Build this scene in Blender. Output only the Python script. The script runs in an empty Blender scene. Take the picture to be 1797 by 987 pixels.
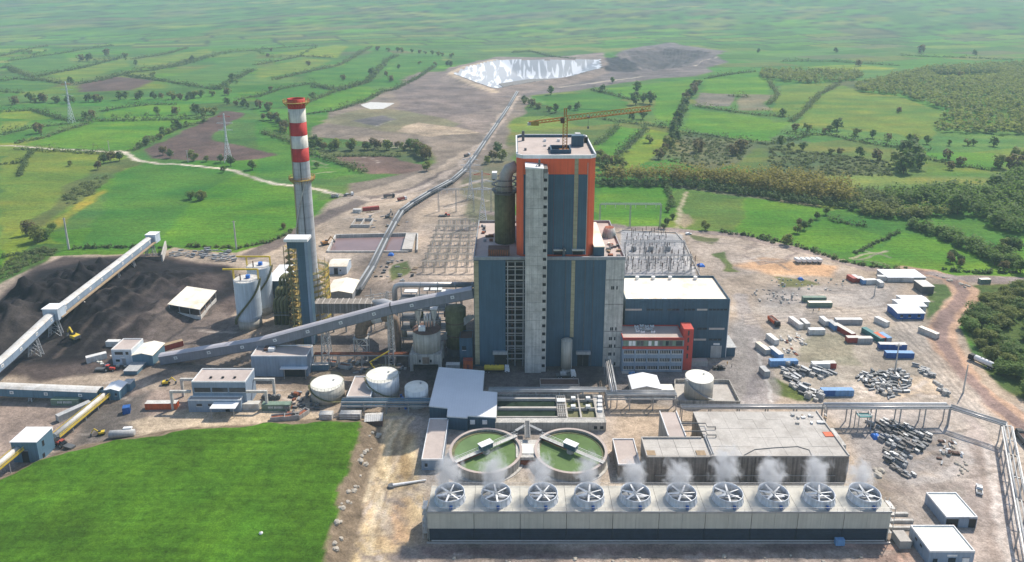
import bpy, bmesh, math, random
import numpy as np
from mathutils import Vector, Matrix

# ------------------------------------------------------------------ camera, sky, sun, exposure
SC = bpy.context.scene
CAMH, FPX, CX, CY, TH = 158.0, 1247.0, 898.5, 313.0, math.radians(14.6)
ST, CT = math.sin(TH), math.cos(TH)
cam_data = bpy.data.cameras.new('camera')
cam = bpy.data.objects.new('camera', cam_data)
SC.collection.objects.link(cam)
cam.location = (0, 0, CAMH)
cam.rotation_euler = (math.radians(90) - TH, 0, 0)
cam_data.sensor_width = 36
cam_data.lens = 36 * FPX / 1797
cam_data.shift_y = -(493.5 - CY) / 1797
cam_data.clip_start = 1
cam_data.clip_end = 40000
SC.camera = cam

SUN_EL = math.radians(50)
SUN_AZ = math.atan2(0.67, 0.74)          # clockwise from +Y
w = bpy.data.worlds.new('World'); SC.world = w; w.use_nodes = True
nt = w.node_tree
sky = nt.nodes.new('ShaderNodeTexSky'); sky.sky_type = 'NISHITA'; sky.sun_disc = False
sky.sun_elevation = SUN_EL; sky.sun_rotation = SUN_AZ
bg = nt.nodes['Background']; bg.inputs[1].default_value = 0.15
nt.links.new(sky.outputs[0], bg.inputs[0])
sd = bpy.data.lights.new('sun', 'SUN'); sd.energy = 4.7; sd.angle = math.radians(0.5); sd.color = (1.0, 0.925, 0.81)
so = bpy.data.objects.new('sun', sd); SC.collection.objects.link(so)
sdir = Vector((math.sin(SUN_AZ) * math.cos(SUN_EL), math.cos(SUN_AZ) * math.cos(SUN_EL), math.sin(SUN_EL)))
so.rotation_euler = (-sdir).to_track_quat('-Z', 'Y').to_euler()
so.location = sdir * 600
SC.view_settings.view_transform = 'Standard'
SC.view_settings.look = 'None'
SC.view_settings.gamma = 1.0
SC.view_settings.exposure = 0.30
SC.view_settings.use_curve_mapping = False
SC.cycles.max_bounces = 6
SC.cycles.diffuse_bounces = 2
SC.cycles.glossy_bounces = 2
SC.cycles.transmission_bounces = 2
SC.cycles.transparent_max_bounces = 8
SC.cycles.volume_bounces = 1
SC.cycles.use_denoising = True

# ------------------------------------------------------------------ pixel -> place
def G(px, py, z=0.0):
    u = (px - CX) / FPX; v = (py - CY) / FPX
    t = (CAMH - z) / (ST + v * CT)
    return Vector((u * t, (CT - v * ST) * t, z))
def YB(py, z=0.0):
    v = (py - CY) / FPX
    return (CAMH - z) * (CT - v * ST) / (ST + v * CT)
def HT(Y, py):
    v = (py - CY) / FPX
    return CAMH - Y * (ST + v * CT) / (CT - v * ST)
def XA(px, Y, z=0.0):
    return (px - CX) / FPX * (Y * CT + (CAMH - z) * ST)
def PXL(poly):
    return [(p.x, p.y) for p in (G(a, b) for a, b in poly)]

# ------------------------------------------------------------------ numpy noise
_rng = np.random.RandomState(7)
_tab = _rng.rand(4096)
def vnoise(x, y, seed=0):
    x = np.asarray(x, float); y = np.asarray(y, float)
    xi = np.floor(x).astype(np.int64); yi = np.floor(y).astype(np.int64)
    fx = x - xi; fy = y - yi
    fx = fx * fx * (3 - 2 * fx); fy = fy * fy * (3 - 2 * fy)
    def h(a, b):
        return _tab[((a * 73856093) ^ (b * 19349663) ^ (seed * 83492791)) & 4095]
    return ((h(xi, yi) * (1 - fx) + h(xi + 1, yi) * fx) * (1 - fy) + (h(xi, yi + 1) * (1 - fx) + h(xi + 1, yi + 1) * fx) * fy)
def fbm(x, y, seed=0, oct=3):
    s = 0; a = 0.5; t = 0
    for k in range(oct):
        s = s + a * vnoise(x * 2 ** k, y * 2 ** k, seed + k * 17); t += a; a *= 0.5
    return s / t
def sstep(t):
    t = np.clip(t, 0, 1); return t * t * (3 - 2 * t)
def pip(X, Y, poly):
    inside = np.zeros(X.shape, bool)
    n = len(poly)
    for i in range(n):
        x1, y1 = poly[i]; x2, y2 = poly[(i + 1) % n]
        if y1 == y2: continue
        c = ((y1 > Y) != (y2 > Y)) & (X < (x2 - x1) * (Y - y1) / (y2 - y1) + x1)
        inside ^= c
    return inside
def segd(X, Y, pts, closed=False):
    d = np.full(X.shape, 1e18)
    m = len(pts) if closed else len(pts) - 1
    for i in range(m):
        ax, ay = pts[i]; bx, by = pts[(i + 1) % len(pts)]
        dx, dy = bx - ax, by - ay
        L = dx * dx + dy * dy + 1e-9
        t = np.clip(((X - ax) * dx + (Y - ay) * dy) / L, 0, 1)
        d = np.minimum(d, (X - ax - t * dx) ** 2 + (Y - ay - t * dy) ** 2)
    return np.sqrt(d)
def sdist(X, Y, poly):
    d = segd(X, Y, poly, True)
    return np.where(pip(X, Y, poly), d, -d)
def bbsel(X, Y, pts, pad):
    xs = [p[0] for p in pts]; ys = [p[1] for p in pts]
    return (X > min(xs) - pad) & (X < max(xs) + pad) & (Y > min(ys) - pad) & (Y < max(ys) + pad)

# ------------------------------------------------------------------ relief of the land
MOUND = [(p.x, p.y) for p in (G(a, b, 4.5) for a, b in
         [(-260, 1000), (-60, 872), (0, 838), (60, 810), (120, 788), (200, 772), (300, 757), (400, 746), (500, 740), (590, 737), (632, 741), (634, 765), (612, 815), (598, 860), (583, 920), (566, 985), (540, 1100), (300, 1300), (-300, 1300)])]
BASIN = PXL([(790, 132), (815, 116), (870, 103), (960, 104), (1058, 103), (1062, 122), (1010, 136), (960, 142), (905, 150), (868, 158), (830, 146)])
PIT = PXL([(1075, 96), (1150, 84), (1255, 92), (1235, 118), (1150, 128), (1075, 124)])
POND = PXL([(588, 415), (716, 412), (712, 441), (577, 442)])
def heaps():
    L = []
    for px, py, r, h in [(75, 545, 28, 10), (20, 575, 24, 8), (150, 520, 30, 10), (200, 545, 26, 8), (130, 500, 26, 7), (250, 570, 18, 4.5), (105, 560, 14, 6), (180, 500, 16, 8), (45, 530, 16, 8), (285, 545, 14, 4),
                         (295, 500, 26, 5), (345, 505, 20, 4), (260, 512, 22, 6), (180, 575, 24, 4.5), (215, 478, 26, 5), (330, 545, 12, 2)]:
        g = G(px, py); L.append((g.x, g.y, r, h * 1.35))
    return L
HEAPS = heaps()
def relief(X, Y):
    X = np.asarray(X, float); Y = np.asarray(Y, float)
    Z = np.zeros(X.shape)
    und = (fbm(X / 420 + 3, Y / 420, 5, 2) - 0.5) * 16
    Z = Z + und * sstep((Y - 620) / 500)
    far = sstep((Y - 2300) / 2600) * (125 + 150 * (fbm(X / 1500 + 9, Y / 1500, 21, 2)))
    Z = Z + far
    # small bumps on the works ground
    Z = Z + (fbm(X / 9, Y / 9, 3, 3) - 0.5) * 0.35 * sstep((620 - Y) / 100)
    m = bbsel(X, Y, MOUND, 12)
    if m.any():
        d = sdist(X[m] + (fbm(X[m] / 7, Y[m] / 7, 2) - .5) * 4, Y[m] + (fbm(X[m] / 7, Y[m] / 7, 8) - .5) * 4, MOUND)
        z = sstep((d + 8) / 10) * 4.5 + sstep(d / 60) * 1.2 + (fbm(X[m] / 3, Y[m] / 3, 4, 2) - .5) * .5 * sstep(d / 3)
        Z[m] = Z[m] + z
    for hx, hy, r, h in HEAPS:
        m = (np.abs(X - hx) < r) & (np.abs(Y - hy) < r)
        if m.any():
            d = np.sqrt((X[m] - hx) ** 2 + (Y[m] - hy) ** 2) * (0.75 + 0.5 * fbm(X[m] / 11, Y[m] / 11, 12))
            Z[m] = np.maximum(Z[m], np.clip(1 - d / r, 0, 1) ** 1.1 * h * (.45 + 1.1 * fbm(X[m] / 5, Y[m] / 5, 14, 3)) + Z[m] * .5)
    m = bbsel(X, Y, BASIN, 70)
    if m.any():
        d = sdist(X[m], Y[m], BASIN)
        Z[m] = Z[m] - sstep(d / 95) * 30 + np.exp(-(d / 18) ** 2) * 4
    m = bbsel(X, Y, PIT, 60)
    if m.any():
        d = sdist(X[m], Y[m], PIT)
        st = np.floor(np.clip(d, 0, 120) / 24 + .6 * fbm(X[m] / 60, Y[m] / 60, 31)) * 7
        Z[m] = Z[m] - st * (d > 0) + (fbm(X[m] / 25, Y[m] / 25, 33) - .5) * 10 * (d > -20)
    m = bbsel(X, Y, POND, 8)
    if m.any():
        d = sdist(X[m], Y[m], POND)
        Z[m] = np.where(d > -1.5, -3.0, Z[m])
    return Z
def gz(x, y):
    return float(relief(np.array([x]), np.array([y]))[0])
def GG(px, py):
    """place on the land under a pixel"""
    g = G(px, py)
    for k in range(4):
        g = G(px, py, gz(g.x, g.y))
    return g

# ------------------------------------------------------------------ mesh helpers
COL = SC.collection
class MB:
    def __init__(s): s.v = []; s.f = []
    def add(s, vs, fs):
        o = len(s.v); s.v += [tuple(p) for p in vs]; s.f += [tuple(i + o for i in f) for f in fs]; return s
    def box(s, x0, x1, y0, y1, z0, z1):
        return s.add([(x0, y0, z0), (x1, y0, z0), (x1, y1, z0), (x0, y1, z0), (x0, y0, z1), (x1, y0, z1), (x1, y1, z1), (x0, y1, z1)],
                     [(0, 3, 2, 1), (4, 5, 6, 7), (0, 1, 5, 4), (1, 2, 6, 5), (2, 3, 7, 6), (3, 0, 4, 7)])
    def cbox(s, c, d):
        return s.box(c[0] - d[0] / 2, c[0] + d[0] / 2, c[1] - d[1] / 2, c[1] + d[1] / 2, c[2] - d[2] / 2, c[2] + d[2] / 2)
    def beam(s, p, q, w, h=None):
        h = h or w; p = Vector(p); q = Vector(q); d = (q - p)
        if d.length < 1e-6: return s
        d.normalize()
        up = Vector((0, 0, 1)) if abs(d.z) < 0.98 else Vector((0, 1, 0))
        a = d.cross(up).normalized() * w / 2; b = a.cross(d).normalized() * h / 2
        vs = [p - a - b, p + a - b, p + a + b, p - a + b, q - a - b, q + a - b, q + a + b, q - a + b]
        return s.add(vs, [(0, 3, 2, 1), (4, 5, 6, 7), (0, 1, 5, 4), (1, 2, 6, 5), (2, 3, 7, 6), (3, 0, 4, 7)])
    def cyl(s, c, r0, r1, z0, z1, n=24, cap=True, bot=True):
        vs = []; fs = []
        for k in range(n):
            a = 2 * math.pi * k / n
            vs.append((c[0] + r0 * math.cos(a), c[1] + r0 * math.sin(a), z0))
            vs.append((c[0] + r1 * math.cos(a), c[1] + r1 * math.sin(a), z1))
        for k in range(n):
            j = (k + 1) % n
            fs.append((2 * k, 2 * j, 2 * j + 1, 2 * k + 1))
        if cap: fs.append(tuple(2 * k + 1 for k in range(n)))
        if bot: fs.append(tuple(2 * k for k in reversed(range(n))))
        return s.add(vs, fs)
    def ring(s, c, ri, ro, z0, z1, n=32):
        vs = []; fs = []
        for k in range(n):
            a = 2 * math.pi * k / n; ca, sa = math.cos(a), math.sin(a)
            vs += [(c[0] + ri * ca, c[1] + ri * sa, z0), (c[0] + ro * ca, c[1] + ro * sa, z0), (c[0] + ro * ca, c[1] + ro * sa, z1), (c[0] + ri * ca, c[1] + ri * sa, z1)]
        for k in range(n):
            j = (k + 1) % n
            for m in range(4):
                fs.append((4 * k + m, 4 * j + m, 4 * j + (m + 1) % 4, 4 * k + (m + 1) % 4))
        return s.add(vs, [f[::-1] for f in fs])
    def lathe(s, c, prof, n=28):
        vs = []; fs = []
        for r, z in prof:
            for k in range(n):
                a = 2 * math.pi * k / n
                vs.append((c[0] + r * math.cos(a), c[1] + r * math.sin(a), z))
        for i in range(len(prof) - 1):
            for k in range(n):
                j = (k + 1) % n
                fs.append((i * n + k, i * n + j, (i + 1) * n + j, (i + 1) * n + k))
        return s.add(vs, fs)
    def tube(s, pts, r, n=8, cap=True):
        pts = [Vector(p) for p in pts]; vs = []; fs = []
        prev = None
        for i, p in enumerate(pts):
            d = (pts[min(i + 1, len(pts) - 1)] - pts[max(i - 1, 0)]).normalized()
            if prev is None:
                up = Vector((0, 0, 1)) if abs(d.z) < 0.9 else Vector((1, 0, 0))
                a = d.cross(up).normalized()
            else:
                a = (prev - d * prev.dot(d)).normalized()
            prev = a; b = d.cross(a)
            rr = r[i] if isinstance(r, (list, tuple)) else r
            for k in range(n):
                t = 2 * math.pi * k / n
                vs.append(p + a * rr * math.cos(t) + b * rr * math.sin(t))
        for i in range(len(pts) - 1):
            for k in range(n):
                j = (k + 1) % n
                fs.append((i * n + k, i * n + j, (i + 1) * n + j, (i + 1) * n + k))
        if cap:
            fs.append(tuple(reversed(range(n)))); fs.append(tuple((len(pts) - 1) * n + k for k in range(n)))
        return s.add(vs, fs)
    def prism(s, poly, z0, z1):
        n = len(poly)
        area = sum(poly[i][0] * poly[(i + 1) % n][1] - poly[(i + 1) % n][0] * poly[i][1] for i in range(n))
        if area < 0: poly = poly[::-1]
        vs = [(x, y, z0) for x, y in poly] + [(x, y, z1) for x, y in poly]
        fs = [tuple(range(n - 1, -1, -1)), tuple(range(n, 2 * n))] + [(i, (i + 1) % n, n + (i + 1) % n, n + i) for i in range(n)]
        return s.add(vs, fs)
    def gable(s, x0, x1, y0, y1, z0, zr, axis='x', t=.25):
        """thin two-slope roof; ridge along axis"""
        if axis == 'x':
            ym = (y0 + y1) / 2
            a = [(y0, z0), (ym, zr), (y1, z0), (y1, z0 - t), (ym, zr - t), (y0, z0 - t)]
            vs = [(x0, p, q) for p, q in a] + [(x1, p, q) for p, q in a]
        else:
            xm = (x0 + x1) / 2
            a = [(x0, z0), (xm, zr), (x1, z0), (x1, z0 - t), (xm, zr - t), (x0, z0 - t)]
            vs = [(p, y0, q) for p, q in a] + [(p, y1, q) for p, q in a]
        fs = [(0, 1, 7, 6), (1, 2, 8, 7), (2, 3, 9, 8), (3, 4, 10, 9), (4, 5, 11, 10), (5, 0, 6, 11), (0, 5, 4, 1), (1, 4, 3, 2), (6, 7, 10, 11), (7, 8, 9, 10)]
        return s.add(vs, fs)
    def gwall(s, x0, x1, y0, y1, zb, z0, zr, axis='x'):
        """walls under a gable as a solid"""
        if axis == 'x':
            ym = (y0 + y1) / 2; a = [(y0, zb), (y1, zb), (y1, z0), (ym, zr), (y0, z0)]
            vs = [(x0, p, q) for p, q in a] + [(x1, p, q) for p, q in a]
        else:
            xm = (x0 + x1) / 2; a = [(x0, zb), (x1, zb), (x1, z0), (xm, zr), (x0, z0)]
            vs = [(p, y0, q) for p, q in a] + [(p, y1, q) for p, q in a]
        return s.add(vs, [(4, 3, 2, 1, 0), (5, 6, 7, 8, 9)] + [(i, (i + 1) % 5, 5 + (i + 1) % 5, 5 + i) for i in range(5)])
    def mesh(s, name, off=(0, 0, 0), smooth=False):
        me = bpy.data.meshes.new(name)
        ox, oy, oz = off
        me.from_pydata([(x - ox, y - oy, z - oz) for x, y, z in s.v], [], s.f)
        bm = bmesh.new(); bm.from_mesh(me); bmesh.ops.recalc_face_normals(bm, faces=bm.faces); bm.to_mesh(me); bm.free()
        if smooth:
            me.polygons.foreach_set('use_smooth', [len(p.vertices) == 4 for p in me.polygons])
        return me

def thing(name, label, cat, loc=(0, 0, 0), group=None, rz=0.0):
    o = bpy.data.objects.new(name, None); COL.objects.link(o)
    o.location = loc; o.rotation_euler = (0, 0, rz); o.empty_display_size = 1
    o['label'] = label; o['category'] = cat
    if group: o['group'] = group
    return o
def wloc(o):
    v = Vector((0, 0, 0))
    while o is not None:
        v += o.location; o = o.parent
    return v
def part(name, mb, m, parent, label=None, smooth=False, local=False):
    """mesh given in place; stored relative to its parent"""
    off = (0, 0, 0) if local else wloc(parent)
    o = bpy.data.objects.new(name, mb.mesh(name, off, smooth)); o.data.materials.append(M[m])
    COL.objects.link(o); o.parent = parent
    if label: o['label'] = label
    return o
def solo(name, mb, m, label, cat, loc=(0, 0, 0), group=None, smooth=False, kind=None):
    o = bpy.data.objects.new(name, mb.mesh(name, loc, smooth)); o.data.materials.append(M[m])
    COL.objects.link(o); o.location = loc
    if kind: o['kind'] = kind
    if label: o['label'] = label
    if cat: o['category'] = cat
    if group: o['group'] = group
    return o
def struct(name, mb, m, smooth=False):
    return solo(name, mb, m, None, None, smooth=smooth, kind='structure')
def cp(o, parent=None):
    c = o.copy(); COL.objects.link(c); c.parent = parent
    for ch in o.children: cp(ch, c)
    return c
def dup(o, loc, rz=None, label=None, sc=None):
    c = cp(o); c.location = loc
    if rz is not None: c.rotation_euler = (0, 0, rz)
    if label: c['label'] = label
    if sc is not None: c.scale = (sc,) * 3 if not isinstance(sc, (tuple, list)) else sc
    return c

# ------------------------------------------------------------------ materials
M = {}
def mat(name, col, rough=.75, var=.22, scale=.25, streak=0.0, metal=0.0, fine=0.0, dirt=None, bump=0.0, lines=None):
    m = bpy.data.materials.new(name); m.use_nodes = True
    n = m.node_tree.nodes; l = m.node_tree.links
    b = n['Principled BSDF']; b.inputs['Roughness'].default_value = rough; b.inputs['Metallic'].default_value = metal
    b.inputs['Specular IOR Level'].default_value = .3
    geo = n.new('ShaderNodeNewGeometry')
    t = n.new('ShaderNodeTexNoise'); t.inputs['Scale'].default_value = scale; t.inputs['Detail'].default_value = 6; t.inputs['Roughness'].default_value = .65
    l.new(geo.outputs['Position'], t.inputs['Vector'])
    r = n.new('ShaderNodeMapRange'); r.inputs['From Min'].default_value = .3; r.inputs['From Max'].default_value = .7
    r.inputs['To Min'].default_value = 1 - var; r.inputs['To Max'].default_value = 1 + var * .7
    l.new(t.outputs['Fac'], r.inputs['Value'])
    fac = r.outputs['Result']
    def mul(a, bb):
        x = n.new('ShaderNodeMath'); x.operation = 'MULTIPLY'; l.new(a, x.inputs[0]); l.new(bb, x.inputs[1]); return x.outputs[0]
    if streak:
        mp = n.new('ShaderNodeMapping'); mp.inputs['Scale'].default_value = (1.6, 1.6, .06)
        l.new(geo.outputs['Position'], mp.inputs['Vector'])
        s = n.new('ShaderNodeTexNoise'); s.inputs['Scale'].default_value = 1.0; s.inputs['Detail'].default_value = 4
        l.new(mp.outputs['Vector'], s.inputs['Vector'])
        r2 = n.new('ShaderNodeMapRange'); r2.inputs['From Min'].default_value = .35; r2.inputs['From Max'].default_value = .7
        r2.inputs['To Min'].default_value = 1 + streak * .3; r2.inputs['To Max'].default_value = 1 - streak
        l.new(s.outputs['Fac'], r2.inputs['Value']); fac = mul(fac, r2.outputs['Result'])
    if fine:
        s = n.new('ShaderNodeTexNoise'); s.inputs['Scale'].default_value = 2.2; s.inputs['Detail'].default_value = 5
        l.new(geo.outputs['Position'], s.inputs['Vector'])
        r2 = n.new('ShaderNodeMapRange'); r2.inputs['From Min'].default_value = .3; r2.inputs['From Max'].default_value = .7
        r2.inputs['To Min'].default_value = 1 - fine; r2.inputs['To Max'].default_value = 1 + fine
        l.new(s.outputs['Fac'], r2.inputs['Value']); fac = mul(fac, r2.outputs['Result'])
    if lines:
        axis, sp, amt = lines
        sx = n.new('ShaderNodeSeparateXYZ'); l.new(geo.outputs['Position'], sx.inputs[0])
        d = n.new('ShaderNodeMath'); d.operation = 'PINGPONG'; d.inputs[1].default_value = sp / 2; l.new(sx.outputs[axis], d.inputs[0])
        c = n.new('ShaderNodeMapRange'); c.inputs['From Min'].default_value = 0; c.inputs['From Max'].default_value = .12 * sp
        c.inputs['To Min'].default_value = 1 - amt; c.inputs['To Max'].default_value = 1; l.new(d.outputs[0], c.inputs['Value'])
        fac = mul(fac, c.outputs['Result'])
    mx = n.new('ShaderNodeMix'); mx.data_type = 'RGBA'; mx.blend_type = 'MULTIPLY'; mx.inputs[0].default_value = 1
    mx.inputs[6].default_value = (*col, 1)
    cb = n.new('ShaderNodeCombineColor'); l.new(fac, cb.inputs[0]); l.new(fac, cb.inputs[1]); l.new(fac, cb.inputs[2])
    l.new(cb.outputs[0], mx.inputs[7]); out = mx.outputs[2]
    if dirt:
        dcol, amt = dirt
        s = n.new('ShaderNodeTexNoise'); s.inputs['Scale'].default_value = scale * .6 + .05; s.inputs['Detail'].default_value = 8; s.inputs['Roughness'].default_value = .7
        mp = n.new('ShaderNodeVectorMath'); mp.operation = 'ADD'; mp.inputs[1].default_value = (31, 7, 55); l.new(geo.outputs['Position'], mp.inputs[0]); l.new(mp.outputs[0], s.inputs['Vector'])
        r2 = n.new('ShaderNodeMapRange'); r2.inputs['From Min'].default_value = .48; r2.inputs['From Max'].default_value = .68; r2.inputs['To Max'].default_value = amt
        l.new(s.outputs['Fac'], r2.inputs['Value'])
        m2 = n.new('ShaderNodeMix'); m2.data_type = 'RGBA'; l.new(r2.outputs['Result'], m2.inputs[0]); l.new(out, m2.inputs[6]); m2.inputs[7].default_value = (*dcol, 1); out = m2.outputs[2]
    l.new(out, b.inputs['Base Color'])
    if bump:
        s = n.new('ShaderNodeTexNoise'); s.inputs['Scale'].default_value = 1.5; s.inputs['Detail'].default_value = 5
        l.new(geo.outputs['Position'], s.inputs['Vector'])
        bp = n.new('ShaderNodeBump'); bp.inputs['Strength'].default_value = bump; bp.inputs['Distance'].default_value = .3
        l.new(s.outputs['Fac'], bp.inputs['Height']); l.new(bp.outputs[0], b.inputs['Normal'])
    M[name] = m
    return m
mat('blue_clad', (.050, .104, .152), .5, .14, .12, .18, lines=(0, 1.0, .10))
mat('blue_clad2', (.057, .115, .166), .5, .14, .12, .18, lines=(0, 1.0, .10))
mat('light_blue', (.24, .31, .40), .5, .14, .2, .16, lines=(0, .6, .08))
mat('teal_blue', (.10, .19, .26), .5, .14, .2, .18)
mat('orange_clad', (.82, .135, .05), .55, .10, .15, .12, lines=(0, 1.0, .07))
mat('red_paint', (.48, .06, .045), .55, .15, .4, .1)
mat('translucent', (.40, .36, .23), .5, .25, .3, .2, lines=(2, 2.0, .25))
mat('concrete', (.54, .52, .48), .9, .22, .3, .28, fine=.08, dirt=((.2, .18, .16), .4))
mat('concrete_dark', (.22, .205, .19), .9, .25, .3, .35, fine=.1)
mat('concrete_light', (.46, .43, .39), .9, .18, .15, 0, fine=.10, dirt=((.25, .22, .19), .55))
mat('roof_beige', (.46, .39, .35), .9, .14, .15, 0, fine=.06, dirt=((.33, .26, .23), .5))
mat('roof_cream', (.80, .74, .62), .6, .12, .1, 0, fine=.05, dirt=((.58, .46, .30), .85))
mat('roof_white', (.74, .745, .75), .8, .06, .1, 0, lines=(0, 1.0, .06))
mat('white', (.74, .74, .73), .5, .10, .4, .10)
mat('dirty_white', (.60, .58, .54), .6, .18, .4, .15, dirt=((.35, .28, .2), .5))
mat('grey', (.30, .31, .32), .6, .18, .4, .15)
mat('steel', (.36, .37, .38), .45, .18, .5, 0, .3)
mat('steel_dark', (.11, .115, .12), .55, .25, .5)
mat('galv', (.60, .63, .68), .45, .15, .4, .2, .2, lines=(2, 1.2, .05))
mat('pipe_grey', (.50, .48, .47), .4, .12, .4, .1, .4)
mat('duct_rust', (.23, .17, .13), .7, .35, .5, .2)
mat('rust', (.25, .09, .05), .85, .4, .6)
mat('brown', (.12, .07, .055), .8, .3, .4)
mat('yellow', (.62, .45, .04), .6, .2, .6)
mat('yellow_dirty', (.33, .24, .07), .7, .35, .6)
mat('crane_yellow', (.42, .19, .05), .6, .25, .6)
mat('olive', (.15, .15, .07), .7, .3, .5, .2)
mat('silo_bluewhite', (.50, .57, .64), .5, .10, .3, .18)
mat('tank_white', (.66, .67, .67), .45, .12, .3, .22)
mat('tank_roof', (.74, .73, .66), .6, .12, .4, 0, dirt=((.5, .45, .3), .35))
mat('tank_beige', (.44, .41, .35), .6, .15, .3, .25)
mat('chimney_grey', (.46, .47, .48), .85, .14, .3, .22, lines=(2, 6.0, .12))
mat('chimney_red', (.50, .045, .04), .75, .18, .4, .2)
mat('chimney_white', (.66, .63, .55), .75, .15, .4, .25)
mat('ct_panel', (.50, .485, .42), .8, .10, .2, .12, lines=(2, .8, .06))
mat('ct_deck', (.50, .48, .42), .85, .15, .15, 0, fine=.06, dirt=((.33, .30, .26), .5))
mat('louvre', (.030, .040, .055), .5, .3, .5)
mat('dark', (.02, .022, .025), .6, .3, .5)
mat('glass', (.03, .04, .05), .12, .3, .8)
mat('rubber', (.02, .02, .02), .8, .2, 1)
mat('c_blue', (.03, .11, .34), .5, .25, .6, .2)
mat('c_lblue', (.16, .32, .56), .5, .2, .6, .2)
mat('c_red', (.36, .07, .05), .6, .25, .6, .2)
mat('c_orange', (.60, .12, .04), .6, .25, .6, .2)
mat('c_green', (.18, .25, .19), .6, .2, .6, .2)
mat('c_teal', (.05, .19, .19), .6, .2, .6, .2)
mat('c_grey', (.42, .42, .41), .6, .2, .6, .2)
mat('c_white', (.66, .65, .62), .55, .14, .6, .15, dirt=((.4, .33, .25), .45))
mat('tarp_blue', (.03, .16, .55), .45, .2, .8)
mat('water_green', (.13, .20, .075), .22, .3, .10)
mat('gallery_side', (.22, .225, .255), .6, .16, .3, .15)
mat('gallery_roof', (.42, .40, .42), .6, .14, .2)
mat('water_dark', (.025, .04, .025), .1, .4, .3)
mat('water_brown', (.21, .14, .13), .25, .15, .05)
mat('wall_concrete', (.43, .41, .37), .9, .25, .3, .4, fine=.1)
mat('wall_stain', (.27, .24, .21), .9, .25, .25, .5, fine=.12)
mat('panel_seam', (.16, .15, .13), .9, .1)
mat('earth_heap', (.10, .09, .085), .95, .35, .3, bump=.5)
mat('stone', (.40, .36, .30), .95, .3, .5, bump=.4)
mat('wood', (.33, .24, .15), .85, .3, .6)
mat('trunk', (.10, .075, .05), .9, .3, 1)
mat('pile_white', (.62, .58, .52), .8, .2, .5)
mat('skin', (.4, .25, .18), .7, .1)
mat('cloth_dark', (.03, .035, .05), .9, .2)
mat('vest', (.7, .35, .02), .8, .2)
for nm, c, v in [('leaf_a', (.15, .235, .05), .4), ('leaf_b', (.23, .265, .065), .4), ('leaf_c', (.20, .165, .065), .3), ('leaf_d', (.11, .175, .05), .35), ('leaf_e', (.28, .25, .055), .3), ('hedge', (.095, .145, .040), .4), ('hedge_b', (.14, .18, .055), .4)]:
    m = mat(nm, c, .7, v, .12, fine=.25)
    n = m.node_tree.nodes; l = m.node_tree.links; b = n['Principled BSDF']; tr = n.new('ShaderNodeBsdfTranslucent'); ms = n.new('ShaderNodeMixShader'); ms.inputs[0].default_value = .5
    l.new(b.inputs['Base Color'].links[0].from_socket, tr.inputs[0]); l.new(b.outputs[0], ms.inputs[1]); l.new(tr.outputs[0], ms.inputs[2]); l.new(ms.outputs[0], n['Material Output'].inputs['Surface'])

# ------------------------------------------------------------------ the land: colours
K1 = lambda L: [(x / 3.949, 60 + y / 3.949) for x, y in L]
K2 = lambda L: [(450 + x / 3.949, 60 + y / 3.949) for x, y in L]
K3 = lambda L: [(900 + x / 3.949, 60 + y / 3.949) for x, y in L]
K4 = lambda L: [(1350 + x / 3.949, 60 + y / 3.949) for x, y in L]
K8 = lambda L: [(1500 + x / 4.11, 230 + y / 4.11) for x, y in L]
K7 = lambda L: [(1180 + x / 4.934, 280 + y / 4.934) for x, y in L]
g1, g2, g3, g4, g5 = (.072, .185, .018), (.064, .150, .032), (.140, .210, .022), (.050, .150, .022), (.110, .178, .028)
brown, purple, scrub, olive = (.15, .10, .08), (.105, .072, .062), (.11, .125, .06), (.085, .115, .045)
dirt, dirtl, dirtd, tan_, orange, grey_ = (.345, .275, .21), (.42, .36, .30), (.20, .16, .13), (.64, .49, .28), (.50, .31, .18), (.27, .245, .225)
coal, coalb, red_ = (.013, .013, .016), (.085, .066, .060), (.28, .17, .125)
OPS = []
def P(pts, col, soft=2.0, warp=4.0, g=0.0, a=1.0): OPS.append(('p', pts, col, soft, warp, g, a))
def Ln(pts, col, wd, soft=1.0, warp=2.0, g=0.0, a=1.0): OPS.append(('l', pts, col, wd, soft, warp, g, a))
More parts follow.
